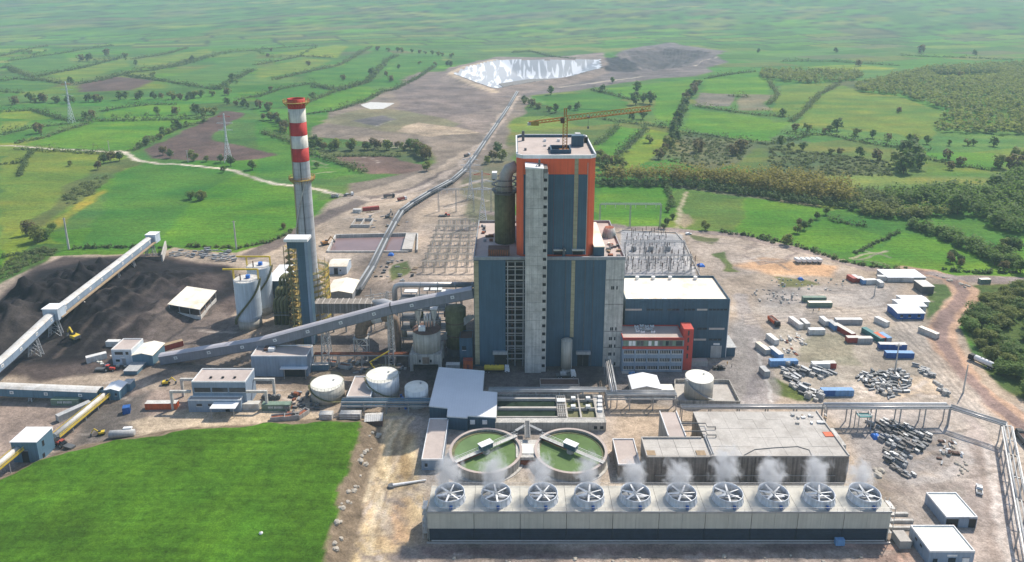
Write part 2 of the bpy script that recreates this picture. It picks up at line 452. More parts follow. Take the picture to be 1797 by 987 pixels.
# fields, far to near
for pts, c in [
    (K1([(60, 190), (430, 140), (520, 230), (250, 295), (90, 250)]), g2), (K1([(270, 300), (860, 170), (900, 215), (540, 345), (420, 330)]), g5),
    (K1([(930, 180), (1440, 105), (1480, 140), (1130, 235), (940, 245)]), g5), (K1([(1110, 320), (1777, 120), (1777, 240), (1500, 375), (1260, 345)]), g2),
    (K1([(0, 340), (160, 300), (430, 350), (320, 400), (0, 440)]), g2), (K1([(640, 610), (1180, 600), (1420, 600), (1100, 730), (920, 810), (560, 800), (180, 770), (480, 670)]), g1),
    (K1([(0, 540), (200, 545), (380, 600), (250, 610), (0, 600)]), g3), (K1([(330, 520), (700, 510), (690, 590), (480, 600)]), g2), (K1([(730, 560), (1040, 500), (1320, 500), (1330, 580), (1000, 595), (730, 600)]), g1),
    (K1([(0, 620), (220, 615), (180, 650), (0, 700)]), g5), (K1([(120, 760), (0, 765), (0, 720), (300, 655), (500, 625)]), g4),
    (K2([(0, 230), (330, 165), (520, 175), (330, 260), (0, 330)]), g5), (K2([(130, 140), (530, 85), (640, 90), (560, 165), (330, 150)]), g3),
    (K2([(330, 310), (850, 110), (1000, 150), (780, 330), (530, 380), (360, 360)]), g4), (K2([(830, 350), (990, 150), (1300, 150), (1230, 240), (960, 380)]), g4),
    (K2([(330, 490), (720, 375), (870, 395), (740, 470), (540, 530), (340, 550)]), g1), (K2([(0, 450), (370, 350), (510, 395), (320, 480), (0, 550)]), g4),
    (K2([(0, 600), (210, 740), (560, 890), (740, 960), (500, 1000), (0, 1000)]), g4),
    (K3([(230, 440), (540, 390), (800, 460), (790, 510), (540, 540), (250, 520)]), g4), (K3([(640, 370), (1260, 320), (1190, 450), (1120, 640), (980, 560), (990, 450), (830, 440)]), g1),
    (K3([(1310, 420), (1340, 320), (1680, 270), (1777, 320), (1777, 430), (1540, 425)]), g1), (K3([(1240, 510), (1600, 560), (1777, 580), (1777, 740), (1600, 730), (1190, 650)]), g1),
    (K3([(590, 770), (720, 630), (920, 650), (720, 850), (590, 850)]), g1), (K3([(760, 850), (940, 655), (1120, 680), (1050, 790), (900, 900), (800, 980)]), g3),
    (K4([(0, 560), (90, 360), (440, 345), (330, 430), (220, 540), (140, 570)]), g5), (K4([(180, 640), (330, 450), (500, 360), (640, 410), (880, 430), (1240, 545), (1150, 620), (1130, 740), (840, 680), (470, 650)]), g5),
    (K4([(0, 600), (130, 600), (60, 690), (0, 720)]), g1), (K4([(1050, 820), (1560, 820), (1660, 890), (1560, 950), (1300, 910)]), g1), (K4([(1100, 880), (1500, 950), (1560, 985), (1100, 985)]), g5),
    (K4([(200, 225), (600, 200), (900, 230), (800, 250), (500, 250)]), g3), (K4([(1130, 290), (1580, 280), (1560, 300), (1200, 310)]), g3),
    (K7([(0, 250), (640, 310), (540, 620), (60, 600)]), (.085, .150, .030)), (K7([(650, 310), (1320, 430), (980, 740), (840, 710), (560, 640)]), g1),
    (K7([(1020, 700), (1200, 560), (1320, 510), (1579, 580), (1579, 800), (1040, 760)]), g1),
    (K8([(0, 700), (240, 760), (100, 860), (0, 900)]), g1), (K8([(60, 910), (360, 720), (520, 750), (700, 830), (980, 985), (400, 985), (100, 940)]), g1), (K8([(480, 640), (860, 630), (1060, 780), (1060, 880), (900, 780), (700, 720)]), g4),
    ([(1050, 325), (1170, 328), (1185, 360), (1165, 400), (1050, 395)], g1),
    ([(0, 280), (60, 262), (210, 270), (230, 290), (150, 330), (100, 400), (0, 440)], g5), ([(160, 400), (215, 300), (250, 285), (420, 300), (560, 345), (520, 405), (420, 430), (130, 440)], g4),
    ([(280, 430), (350, 340), (420, 305), (560, 345), (515, 405), (420, 432)], g1), ([(0, 440), (40, 400), (105, 430), (60, 460), (0, 485)], g3)]:
    P(pts, c, 3, 5, 1.0)
for pts in [K1([(540, 370), (800, 305), (1080, 345), (920, 410), (560, 420)]), K1([(1000, 800), (1150, 740), (1450, 600), (1560, 545), (1700, 565), (1600, 640), (1490, 690), (1480, 750), (1620, 770), (1780, 800), (1920, 840), (1777, 870), (1500, 880), (1300, 880), (1050, 860)])]:
    P(pts, purple, 3, 6, .15)
P(K2([(520, 850), (900, 850), (1180, 905), (1130, 975), (800, 975), (700, 930)]), brown, 3, 6, .1)
P(K3([(1300, 410), (1540, 430), (1500, 500), (1260, 490)]), (.16, .145, .115), 4, 8, .3)
P(K3([(1180, 690), (1660, 760), (1560, 900), (1250, 930), (1050, 870)]), scrub, 8, 20, .6)
P(K3([(1560, 430), (1777, 440), (1777, 530), (1560, 520)]), (.17, .16, .10), 8, 15, .4)
P(K4([(0, 790), (400, 830), (880, 890), (860, 985), (0, 985)]), olive, 8, 14, .7)
P(K7([(60, 560), (100, 470), (170, 480), (200, 560), (120, 600)]), (.26, .22, .14), 4, 6, .2)
P(K7([(0, 210), (500, 280), (1300, 400), (1300, 430), (500, 310), (0, 240)]), (.16, .155, .09), 4, 8, .4)
Ln(K7([(120, 280), (60, 450), (45, 590)]), (.34, .30, .2), 2.5, 1, 2)
P([(110, 330), (150, 310), (185, 285), (235, 275), (250, 288), (200, 305), (165, 340), (150, 355), (120, 365), (95, 390), (60, 410), (45, 395), (90, 365)], (.085, .115, .035), 4, 8, .7)
P([(160, 345), (180, 335), (175, 355), (130, 380), (105, 400), (100, 392)], (.20, .21, .03), 4, 8, .8)
# bare spoil, mine and works ground
P([(545, 240), (575, 198), (640, 180), (690, 155), (735, 125), (795, 122), (870, 165), (930, 160), (915, 205), (885, 270), (860, 300), (800, 330), (700, 350), (600, 345), (600, 325), (690, 312), (745, 300), (765, 285), (750, 262), (660, 250)], (.205, .165, .13), 6, 22)
P([(690, 165), (735, 128), (795, 125), (870, 165), (905, 165), (890, 200), (860, 230), (790, 215), (700, 200)], (.175, .14, .125), 6, 16)
P([(560, 215), (650, 190), (720, 195), (800, 215), (780, 235), (650, 230)], (.165, .155, .095), 10, 25, .3)
P([(610, 215), (660, 205), (690, 210), (660, 222)], (.12, .11, .11), 6, 12)
P([(690, 232), (740, 215), (800, 222), (840, 232), (760, 240)], (.36, .28, .2), 4, 10)
P([(790, 205), (850, 190), (880, 175), (905, 168), (890, 205), (850, 240)], (.24, .19, .16), 6, 10)
P([(870, 165), (900, 148), (1000, 140), (1060, 128), (1090, 90), (1170, 78), (1265, 88), (1270, 115), (1230, 136), (1130, 140), (1000, 152), (920, 168)], (.16, .135, .13), 10, 30)
P([(770, 140), (790, 115), (870, 96), (960, 98), (1060, 92), (1075, 130), (1000, 146), (930, 160), (865, 168)], (.22, .175, .15), 6, 14)
P([(1060, 100), (1110, 98), (1160, 120), (1110, 128), (1060, 126)], (.05, .048, .052), 10, 24)
P([(1100, 92), (1180, 84), (1250, 92), (1220, 105), (1130, 104)], (.10, .088, .088), 10, 30)
Ln([(1130, 136), (1060, 142), (985, 150)], (.45, .39, .31), 7, 2, 4)
Ln([(1210, 118), (1235, 106), (1260, 100)], (.42, .36, .30), 6, 2, 4)
Ln([(868, 160), (828, 148), (790, 133), (812, 118), (870, 103), (960, 103), (1060, 102)], (.42, .33, .24), 14, 3, 3)
SITE = [(-400, 640), (0, 492), (85, 448), (270, 447), (300, 436), (420, 443), (480, 427), (540, 392), (580, 352), (640, 335), (700, 318), (760, 298), (820, 260), (880, 268), (870, 310), (890, 360), (900, 388), (1060, 394), (1190, 403), (1290, 409), (1390, 432), (1500, 467), (1640, 481), (2000, 496), (2000, 508), (1740, 503), (1703, 520), (1694, 550), (1690, 590), (1720, 640), (1797, 702), (2100, 880), (2500, 1500), (-900, 1500), (-700, 800)]
P(SITE, dirt, 2.0, 4)
P([(860, 270), (905, 255), (905, 390), (840, 390), (800, 330)], (.15, .145, .09), 6, 12, .4)
P([(1690, 500), (1797, 502), (2100, 540), (2100, 850), (1797, 700), (1740, 655), (1690, 590), (1688, 545)], (.07, .11, .03), 3, 6, .9)
P([(-300, 600), (0, 500), (85, 455), (120, 430), (60, 430), (0, 470), (-300, 520)], (.06, .12, .025), 3, 6, 1)
P([(0, 655), (-60, 600), (0, 520), (60, 470), (110, 448), (280, 448), (405, 470), (432, 505), (410, 575), (350, 620), (260, 650), (100, 665)], coalb, 5, 8)
P([(-60, 640), (0, 525), (70, 478), (150, 455), (270, 458), (390, 478), (400, 520), (330, 560), (260, 580), (170, 635), (60, 645)], coal, 8, 12, 0, .92)
P([(200, 600), (300, 560), (330, 530), (400, 500), (395, 480), (300, 510), (230, 560)], (.085, .068, .064), 10, 16, 0, .7)
P([(0, 610), (60, 560), (120, 590), (80, 630)], (.08, .07, .066), 8, 12, 0, .5)
P([(260, 560), (330, 520), (420, 560), (430, 600), (330, 620), (250, 630)], (.15, .12, .105), 6, 8)
P([(230, 620), (420, 590), (560, 580), (700, 560), (835, 560), (840, 660), (760, 690), (560, 690), (440, 690), (250, 670)], dirtd, 12, 12)
P([(560, 590), (690, 560), (835, 580), (1065, 640), (1070, 690), (760, 690), (640, 660)], (.115, .10, .095), 10, 10)  # boiler block's cast shadow toned into the ground beside and before it
P([(560, 520), (640, 470), (740, 470), (830, 490), (835, 600), (560, 600)], (.25, .205, .17), 9, 9)
P([(0, 700), (190, 690), (330, 690), (330, 740), (150, 780), (60, 830), (-100, 880), (-200, 760)], (.34, .26, .21), 5, 8)
P([(150, 720), (260, 690), (250, 740), (190, 770), (120, 780)], (.17, .145, .125), 5, 8)
P([(210, 745), (330, 715), (560, 722), (640, 730), (640, 745), (400, 752), (250, 768)], (.48, .38, .27), 3, 5)
P([(625, 745), (650, 735), (740, 720), (748, 830), (740, 860), (700, 1000), (500, 1100), (560, 990), (600, 880)], tan_, 3, 5)
P([(610, 800), (650, 760), (690, 740), (660, 830), (640, 900), (590, 990), (580, 990)], (.66, .52, .34), 4, 6)
P([(690, 745), (730, 735), (725, 840), (695, 840)], (.36, .25, .13), 3, 4)
P([(690, 850), (740, 850), (745, 950), (700, 960), (660, 900)], (.50, .33, .20), 9, 10)
P([(660, 860), (690, 880), (690, 930), (660, 940)], (.44, .37, .27), 3, 5)
P([(700, 955), (1600, 955), (1600, 1100), (620, 1100)], (.34, .27, .22), 3, 5)
P([(740, 955), (1570, 952), (1570, 972), (740, 974)], (.25, .175, .155), 3, 4)  # cooling tower's shadow painted as a darker strip along its front
P([(1500, 960), (1590, 940), (1620, 985), (1560, 1010)], (.52, .33, .25), 3, 6)
P([(1070, 640), (1280, 640), (1330, 660), (1345, 712), (1180, 712), (1070, 690)], (.235, .21, .20), 4, 5)
P([(1280, 570), (1340, 560), (1330, 700), (1290, 712), (1260, 700)], grey_, 12, 10)
P([(1320, 660), (1345, 655), (1350, 716), (1300, 716)], (.21, .19, .185), 3, 3)
P([(1190, 415), (1300, 420), (1400, 440), (1500, 475), (1480, 490), (1350, 480), (1260, 490), (1220, 440)], (.38, .31, .25), 5, 8)
P([(1300, 468), (1340, 455), (1480, 470), (1470, 492), (1360, 486)], orange, 6, 8)
P([(1310, 520), (1340, 500), (1480, 500), (1600, 500), (1590, 560), (1320, 560)], (.345, .305, .27), 16, 14)
P([(1330, 560), (1640, 570), (1680, 650), (1690, 705), (1460, 705), (1360, 690), (1330, 640)], (.36, .31, .25), 12, 12)
P([(1430, 588), (1500, 590), (1510, 640), (1400, 640), (1410, 600)], (.255, .235, .17), 3, 5, .2)
P([(1560, 660), (1640, 665), (1660, 695), (1600, 705)], (.46, .36, .26), 4, 6)
P([(1340, 668), (1360, 665), (1400, 690), (1450, 705), (1400, 710), (1360, 700)], (.085, .12, .035), 2, 4, .8)
P([(1252, 445), (1272, 440), (1275, 470), (1290, 480), (1265, 478)], (.10, .135, .045), 2, 5, .6)
P([(1210, 412), (1260, 418), (1250, 428), (1215, 420)], (.13, .14, .06), 2, 5, .5)
P([(1350, 488), (1400, 488), (1440, 500), (1370, 505)], (.12, .135, .06), 3, 5, .5)
P([(1630, 500), (1680, 500), (1685, 515), (1660, 540), (1630, 560), (1625, 530)], (.085, .13, .04), 3, 5, .7)
P([(1100, 715), (1200, 700), (1340, 712), (1800, 712), (1850, 1100), (1600, 1100), (1570, 930), (1560, 850), (1500, 800), (1440, 715)], (.37, .32, .28), 10, 10)
P([(1500, 730), (1640, 725), (1690, 760), (1690, 830), (1600, 850), (1520, 840)], (.30, .27, .25), 9, 9)
P([(1700, 730), (1760, 745), (1790, 900), (1797, 1000), (1700, 1000), (1690, 850)], (.38, .32, .285), 3, 4)
P([(740, 820), (1560, 830), (1560, 858), (740, 858)], (.40, .34, .27), 3, 4)
P([(700, 700), (760, 690), (1075, 700), (1080, 850), (740, 850), (740, 760), (700, 740)], (.35, .30, .26), 7, 7)
P([(735, 395), (840, 390), (835, 492), (735, 490)], (.37, .30, .24), 3, 4)
P([(1090, 404), (1195, 412), (1205, 440), (1225, 482), (1090, 484)], (.40, .39, .38), 2, 2)
P([(1090, 410), (1180, 414), (1198, 448), (1090, 450)], (.33, .325, .33), 1.5, 1.5)
P([(1090, 455), (1200, 455), (1215, 484), (1090, 484)], (.33, .325, .33), 1.5, 1.5)
P([(560, 440), (620, 445), (735, 445), (735, 470), (640, 500), (590, 480)], (.42, .34, .27), 4, 5)
P([(680, 470), (715, 460), (720, 475), (690, 492)], (.10, .13, .05), 2, 5, .6)
# roads and tracks
Ln([(-60, 255), (30, 258), (100, 263), (170, 266), (222, 270), (240, 283), (290, 288), (350, 292), (410, 300), (440, 310), (480, 322), (530, 328), (570, 335), (600, 343)], (.50, .44, .36), 4.5, 1.2, 3)
Ln([(222, 270), (205, 266)], (.5, .44, .36), 6, 1, 2)
Ln([(440, 450), (480, 432), (545, 398), (590, 370), (640, 352), (690, 345), (730, 330), (790, 300)], (.15, .12, .105), 14, 4, 6)
Ln([(628, 517), (676, 428), (704, 378), (752, 345), (815, 302), (850, 252), (908, 163)], (.20, .165, .14), 20, 8, 8, 0, .8)
for k in range(8): Ln([(20 + k * 40, 640 - k * 6), (90 + k * 35, 590 - k * 4), (170 + k * 28, 540 + k * 2), (260 + k * 18, 500 + k * 4)], [(.10, .08, .07), (.05, .045, .045)][k % 2], 2.2, 1.5, 4, 0, .7)
Ln([(600, 343), (650, 352), (700, 345), (750, 325), (800, 295), (850, 245), (880, 200), (910, 165)], (.40, .325, .265), 7, 2, 5)
Ln([(820, 270), (850, 262), (860, 240), (900, 185)], (.36, .29, .24), 5, 2, 4)
Ln([(700, 350), (760, 335), (800, 330), (850, 315)], (.38, .31, .25), 6, 2, 4)
Ln([(850, 372), (900, 380), (1060, 395), (1190, 405), (1290, 412), (1400, 438), (1520, 472), (1650, 487), (1800, 494), (2000, 500)], (.25, .20, .175), 8, 2, 4)
Ln([(1590, 476), (1640, 481), (1672, 490), (1692, 508), (1694, 525), (1672, 548), (1655, 568), (1650, 592), (1668, 630), (1700, 672), (1750, 715), (1810, 760), (1900, 830)], (.44, .29, .20), 13, 2, 3)
Ln([(1590, 476), (1640, 481), (1670, 491), (1688, 510), (1686, 526), (1664, 550), (1650, 572), (1652, 598), (1674, 636), (1710, 680), (1760, 722), (1810, 764), (1900, 834)], (.25, .175, .15), 6.5, 2, 2)
Ln([(1797, 492), (1700, 490), (1640, 482)], (.27, .22, .20), 8, 2, 3)
for k in range(3):
    Ln([(1310, 440 - k * 3), (1330, 432 - k * 4), (1380, 436 - k), (1400, 445), (1380, 456 + k * 2), (1330, 458 + k * 3), (1308, 448)], (.22, .175, .15), 2.0, 1.2, 3, 0, .7)
Ln([(1220, 425), (1300, 430), (1330, 440)], (.24, .20, .17), 3, 1.5, 3, 0, .6)
Ln([(1300, 545), (1400, 548), (1560, 545), (1660, 650), (1720, 715), (1800, 800)], (.42, .36, .30), 10, 4, 6, 0, .8)
Ln([(1300, 520), (1310, 560), (1340, 640), (1350, 700), (1320, 716)], (.30, .27, .255), 8, 3, 4, 0, .7)
Ln([(1326, 595), (1340, 650), (1355, 705)], (.46, .43, .40), 1.4, .6, 1)
Ln([(900, 975), (1300, 972), (1560, 965)], (.20, .155, .13), 3, 1.5, 3, 0, .5)
Ln([(620, 850), (600, 930), (560, 1000)], (.72, .58, .40), 4, 2, 3, 0, .7)
Ln([(740, 860), (690, 872), (640, 870), (620, 850), (650, 780)], (.50, .41, .30), 5, 2, 3, 0, .7)
Ln([(1500, 845), (1600, 860), (1690, 850), (1715, 880), (1740, 1000)], (.30, .25, .22), 3, 1.5, 3, 0, .6)
for (a, b) in [((1725, 780), (1765, 990)), ((1735, 780), (1780, 990)), ((1750, 790), (1795, 990)), ((1712, 775), (1745, 990)), ((1742, 785), (1788, 990))]:
    Ln([a, ((a[0] + b[0]) / 2 + 4, (a[1] + b[1]) / 2), b], random.Random(a[0]).choice([(.24, .19, .165), (.52, .47, .43), (.27, .22, .19)]), 1.6, .9, 2, 0, .75)
Ln([(1620, 760), (1660, 750), (1690, 775), (1695, 815), (1660, 835), (1600, 845)], (.44, .40, .37), 4, 2, 3, 0, .7)
_r = random.Random(5)
for k in range(9):         # tracks fanning down the sandy ramp and through the yards
    Ln([(565 + k * 13, 1000), (590 + k * 11, 930), (612 + k * 9, 870), (630 + k * 8, 810), (660 + k * 7, 755), (672 + k * 7, 735)], [(.74, .60, .40), (.40, .29, .17), (.66, .50, .30)][k % 3], 1.3, .8, 2.5, 0, .7)
    Ln([(1310, 552 + k * 2.2), (1400, 549 + k * 2), (1520, 540 + k * 2.5), (1570, 548 + k * 5), (1640, 620 + k * 5), (1720, 700 + k * 6)], [(.26, .22, .19), (.46, .39, .32)][k % 2], 1.2, .8, 2, 0, .6)
    Ln([(640, 985 - k * 1.5), (900, 978 + k * 2), (1250, 976 + k * 2.4), (1580, 966 + k * 3)], [(.22, .17, .145), (.44, .36, .30)][k % 2], .9, .7, 2, 0, .55)
for k in range(300):       # tyre marks over the yards
    cx, cy, wx, wy = _r.choice([(1450, 530, 150, 25), (1550, 690, 100, 20), (680, 860, 60, 90), (1620, 900, 60, 60), (350, 720, 300, 25), (120, 720, 140, 60), (1400, 450, 110, 18), (700, 380, 120, 45), (330, 610, 90, 30), (1640, 800, 70, 50), (1150, 985, 350, 18), (950, 985, 300, 20), (480, 690, 120, 30), (640, 930, 60, 60), (650, 260, 150, 50), (100, 800, 60, 40)])
    x = cx + _r.uniform(-wx, wx); y = cy + _r.uniform(-wy, wy); a = _r.uniform(-.4, .4); L = _r.uniform(20, 70)
    if wy > wx * .8: a += 1.3
    pts = []
    for t in range(6):
        pts.append((x, y)); x += math.cos(a) * L / 5; y += math.sin(a) * L / 5 * .5; a += _r.uniform(-.35, .35)
    Ln(pts, _r.choice([(.20, .165, .14), (.48, .41, .35), (.24, .2, .17), (.42, .34, .27)]), _r.uniform(.8, 2.0), .8, 1.0, 0, _r.uniform(.35, .75))
OPS.append(('w', [], None, 0, 0, 0, 0))

def base_cells(X, Y):
    """patchwork of far parcels on a slanted lattice"""
    a = math.radians(24)
    u = (X * math.cos(a) + Y * math.sin(a)) / 210; v = (-X * math.sin(a) + Y * math.cos(a)) / 95
    vi = np.floor(v + .25 * vnoise(X / 300, Y / 300, 40)).astype(int)
    u = u + vnoise(vi * 3.3, vi * 1.7, 44) * 5
    ui = np.floor(u).astype(int)
    h = _tab[((ui * 7349) ^ (vi * 9151)) & 4095]; h2 = _tab[((ui * 1237) ^ (vi * 7919) ^ 99) & 4095]
    pal = np.array([g1, g2, g4, g5, g2, g4, olive, (.06, .13, .03), (.12, .17, .04)])
    c = pal[(h * len(pal)).astype(int) % len(pal)] * (.8 + .4 * h2[..., None])
    fu = u - ui; fv = np.abs((v + .25 * vnoise(X / 300, Y / 300, 40)) - vi)
    edge = (np.minimum(fu, 1 - fu) * 210 < 7) | (np.minimum(fv, 1 - fv) * 95 < 6)
    e = edge * (fbm(X / 20, Y / 20, 55) > .35) * (Y > 2250)
    c = np.where(e[..., None] > 0, np.array([.03, .05, .022]), c)
    return c
def paint(X, Y):
    n = X.size
    C = base_cells(X, Y); Gm = np.ones(n)
    for op in OPS:
        if op[0] == 'w': continue
        if op[0] == 'p':
            _, pts, col, soft, warp, g, a = op; W = PXL(pts); m = bbsel(X, Y, W, soft + warp + 2)
        else:
            _, pts, col, wd, soft, warp, g, a = op; W = PXL(pts); m = bbsel(X, Y, W, wd + soft + warp + 2)
        if not m.any(): continue
        x, y = X[m], Y[m]
        x = x + (fbm(x / (warp * 4 + 1), y / (warp * 4 + 1), 61) - .5) * 2 * warp
        y = y + (fbm(x / (warp * 4 + 1), y / (warp * 4 + 1), 67) - .5) * 2 * warp
        if op[0] == 'p': k = sstep(sdist(x, y, W) / soft + .5)
        else: k = sstep((wd / 2 - segd(x, y, W)) / soft + .5)
        k = k * a
        C[m] = C[m] * (1 - k[:, None]) + np.array(col) * k[:, None]
        Gm[m] = Gm[m] * (1 - k) + g * k
    w1 = (fbm(X / 34, Y / 34, 81, 4) - .5) * (1 - Gm); w2 = (fbm(X / 11 + 5, Y / 11, 83, 4) - .5) * (1 - Gm)
    C = C * (1 + .75 * w1 + .8 * w2)[:, None] * (1 + np.outer(w1, [.1, 0, -.14]))
    w3 = (fbm(X / 60 + 3, Y / 22, 85, 4) - .5) * Gm; C = np.maximum(C * (1 + .5 * w3)[:, None] * (1 + np.outer(w3, [.9, 0, -.2])), .003)
    # grass on the near hillock and the bare bank below it
    m = bbsel(X, Y, MOUND, 14)
    if m.any():
        x = X[m] + (fbm(X[m] / 7, Y[m] / 7, 2) - .5) * 4; y = Y[m] + (fbm(X[m] / 7, Y[m] / 7, 8) - .5) * 4
        d = sdist(x, y, MOUND)
        kb = sstep((d + 8.5) / 2.0)
        C[m] = C[m] * (1 - kb[:, None]) + np.array([.19, .145, .10]) * kb[:, None] * (.7 + .6 * fbm(X[m] / 2, Y[m] / 2, 71))[:, None]
        k = sstep(d / 1.0 + .5 + (fbm(X[m] / 3, Y[m] / 3, 73) - .5) * 2)
        gc = np.array([.050, .132, .010]) * (.60 + .80 * fbm(X[m] / 16, Y[m] / 16, 75, 3))[:, None]
        C[m] = C[m] * (1 - k[:, None]) + gc * k[:, None]
        Gm[m] = np.maximum(Gm[m] * (1 - k), k)
    return C, Gm

def land():
    V = []; F = []; off = 0
    zones = [(-420, 420, 120, 470, 1.05, 0), (-950, 950, 466, 1150, 2.8, -.02), (-2300, 2300, 1143, 2650, 7.5, -.05), (-9000, 9000, 2630, 9500, 45, -.3),
             (-9000, -415, -300, 480, 12, -.1), (415, 9000, -300, 480, 12, -.1), (-425, 425, -300, 125, 6, -.1), (-9000, -945, 460, 1160, 14, -.1), (945, 9000, 460, 1160, 14, -.1), (-9000, -2290, 1130, 2660, 30, -.3), (2290, 9000, 1130, 2660, 30, -.3)]
    for (x0, x1, y0, y1, s, dz) in zones:
        nx = max(2, int((x1 - x0) / s) + 1); ny = max(2, int((y1 - y0) / s) + 1)
        if (x1 - x0) > 6000 and s < 45: nx = int(nx / 4) + 2
        xs = np.linspace(x0, x1, nx); ys = np.linspace(y0, y1, ny)
        X, Y = np.meshgrid(xs, ys); X = X.ravel(); Y = Y.ravel()
        Z = relief(X, Y) + dz
        V.append(np.stack([X, Y, Z], 1))
        i = np.arange(nx * ny).reshape(ny, nx)
        q = np.stack([i[:-1, :-1], i[:-1, 1:], i[1:, 1:], i[1:, :-1]], -1).reshape(-1, 4) + off
        F.append(q); off += nx * ny
    V = np.concatenate(V); F = np.concatenate(F)
    me = bpy.data.meshes.new('ground')
    me.vertices.add(len(V)); me.vertices.foreach_set('co', V.ravel())
    me.loops.add(F.size); me.loops.foreach_set('vertex_index', F.ravel().astype(np.int32))
    me.polygons.add(len(F)); me.polygons.foreach_set('loop_start', np.arange(0, F.size, 4, dtype=np.int32))
    me.update(); me.validate()
    me.polygons.foreach_set('use_smooth', np.ones(len(F), bool))
    C, Gm = paint(V[:, 0], V[:, 1])
    at = me.color_attributes.new('soil', 'FLOAT_COLOR', 'POINT')
    at.data.foreach_set('color', np.concatenate([C, Gm[:, None]], 1).astype(np.float32).ravel())
    o = bpy.data.objects.new('ground', me); COL.objects.link(o); o['kind'] = 'structure'
    m = bpy.data.materials.new('land'); m.use_nodes = True; me.materials.append(m)
    n = m.node_tree.nodes; l = m.node_tree.links; b = n['Principled BSDF']
    b.inputs['Roughness'].default_value = .95; b.inputs['Specular IOR Level'].default_value = .1
    a = n.new('ShaderNodeAttribute'); a.attribute_name = 'soil'
    geo = n.new('ShaderNodeNewGeometry')
    def noise(sc, det, ro, lo, hi, vec=None, dist=0):
        t = n.new('ShaderNodeTexNoise'); t.inputs['Scale'].default_value = sc; t.inputs['Detail'].default_value = det; t.inputs['Roughness'].default_value = ro; t.inputs['Distortion'].default_value = dist
        l.new(vec or geo.outputs['Position'], t.inputs['Vector'])
        r = n.new('ShaderNodeMapRange'); r.inputs['From Min'].default_value = .3; r.inputs['From Max'].default_value = .7; r.inputs['To Min'].default_value = lo; r.inputs['To Max'].default_value = hi
        l.new(t.outputs['Fac'], r.inputs['Value']); return r.outputs['Result'], t.outputs['Fac']
    def mth(op, x, y):
        q = n.new('ShaderNodeMath'); q.operation = op
        for i, s in enumerate((x, y)):
            if isinstance(s, (int, float)): q.inputs[i].default_value = s
            else: l.new(s, q.inputs[i])
        return q.outputs[0]
    f1, _ = noise(.018, 5, .6, .80, 1.18)
    f2, h2 = noise(.35, 7, .7, .62, 1.34)
    f3, h3 = noise(1.5, 6, .75, .62, 1.36)
    mp = n.new('ShaderNodeMapping'); mp.inputs['Rotation'].default_value = (0, 0, .5); mp.inputs['Scale'].default_value = (.05, .55, .05); l.new(geo.outputs['Position'], mp.inputs['Vector'])
    f4, _ = noise(1, 4, .6, .78, 1.2, mp.outputs[0])
    f4b = mth('ADD', mth('MULTIPLY', mth('SUBTRACT', f4, 1.0), a.outputs['Alpha']), 1.0)
    fac = mth('MULTIPLY', mth('MULTIPLY', f1, f2), mth('MULTIPLY', f3, f4b))
    cb = n.new('ShaderNodeCombineColor')
    for i in range(3): l.new(fac, cb.inputs[i])
    mx = n.new('ShaderNodeMix'); mx.data_type = 'RGBA'; mx.blend_type = 'MULTIPLY'; mx.inputs[0].default_value = 1
    l.new(a.outputs['Color'], mx.inputs[6]); l.new(cb.outputs[0], mx.inputs[7])
    # yellowish drifts in the grass
    fy, hy = noise(.06, 6, .7, 0, .45)
    m2 = n.new('ShaderNodeMix'); m2.data_type = 'RGBA'; m2.blend_type = 'MULTIPLY'
    l.new(mth('MULTIPLY', fy, a.outputs['Alpha']), m2.inputs[0]); l.new(mx.outputs[2], m2.inputs[6]); m2.inputs[7].default_value = (1.6, 1.12, .9, 1)
    l.new(m2.outputs[2], b.inputs['Base Color'])
    bp = n.new('ShaderNodeBump'); bp.inputs['Strength'].default_value = .75; bp.inputs['Distance'].default_value = .6
    l.new(mth('ADD', h2, mth('MULTIPLY', h3, .5)), bp.inputs['Height']); l.new(bp.outputs[0], b.inputs['Normal'])
    return o
land()

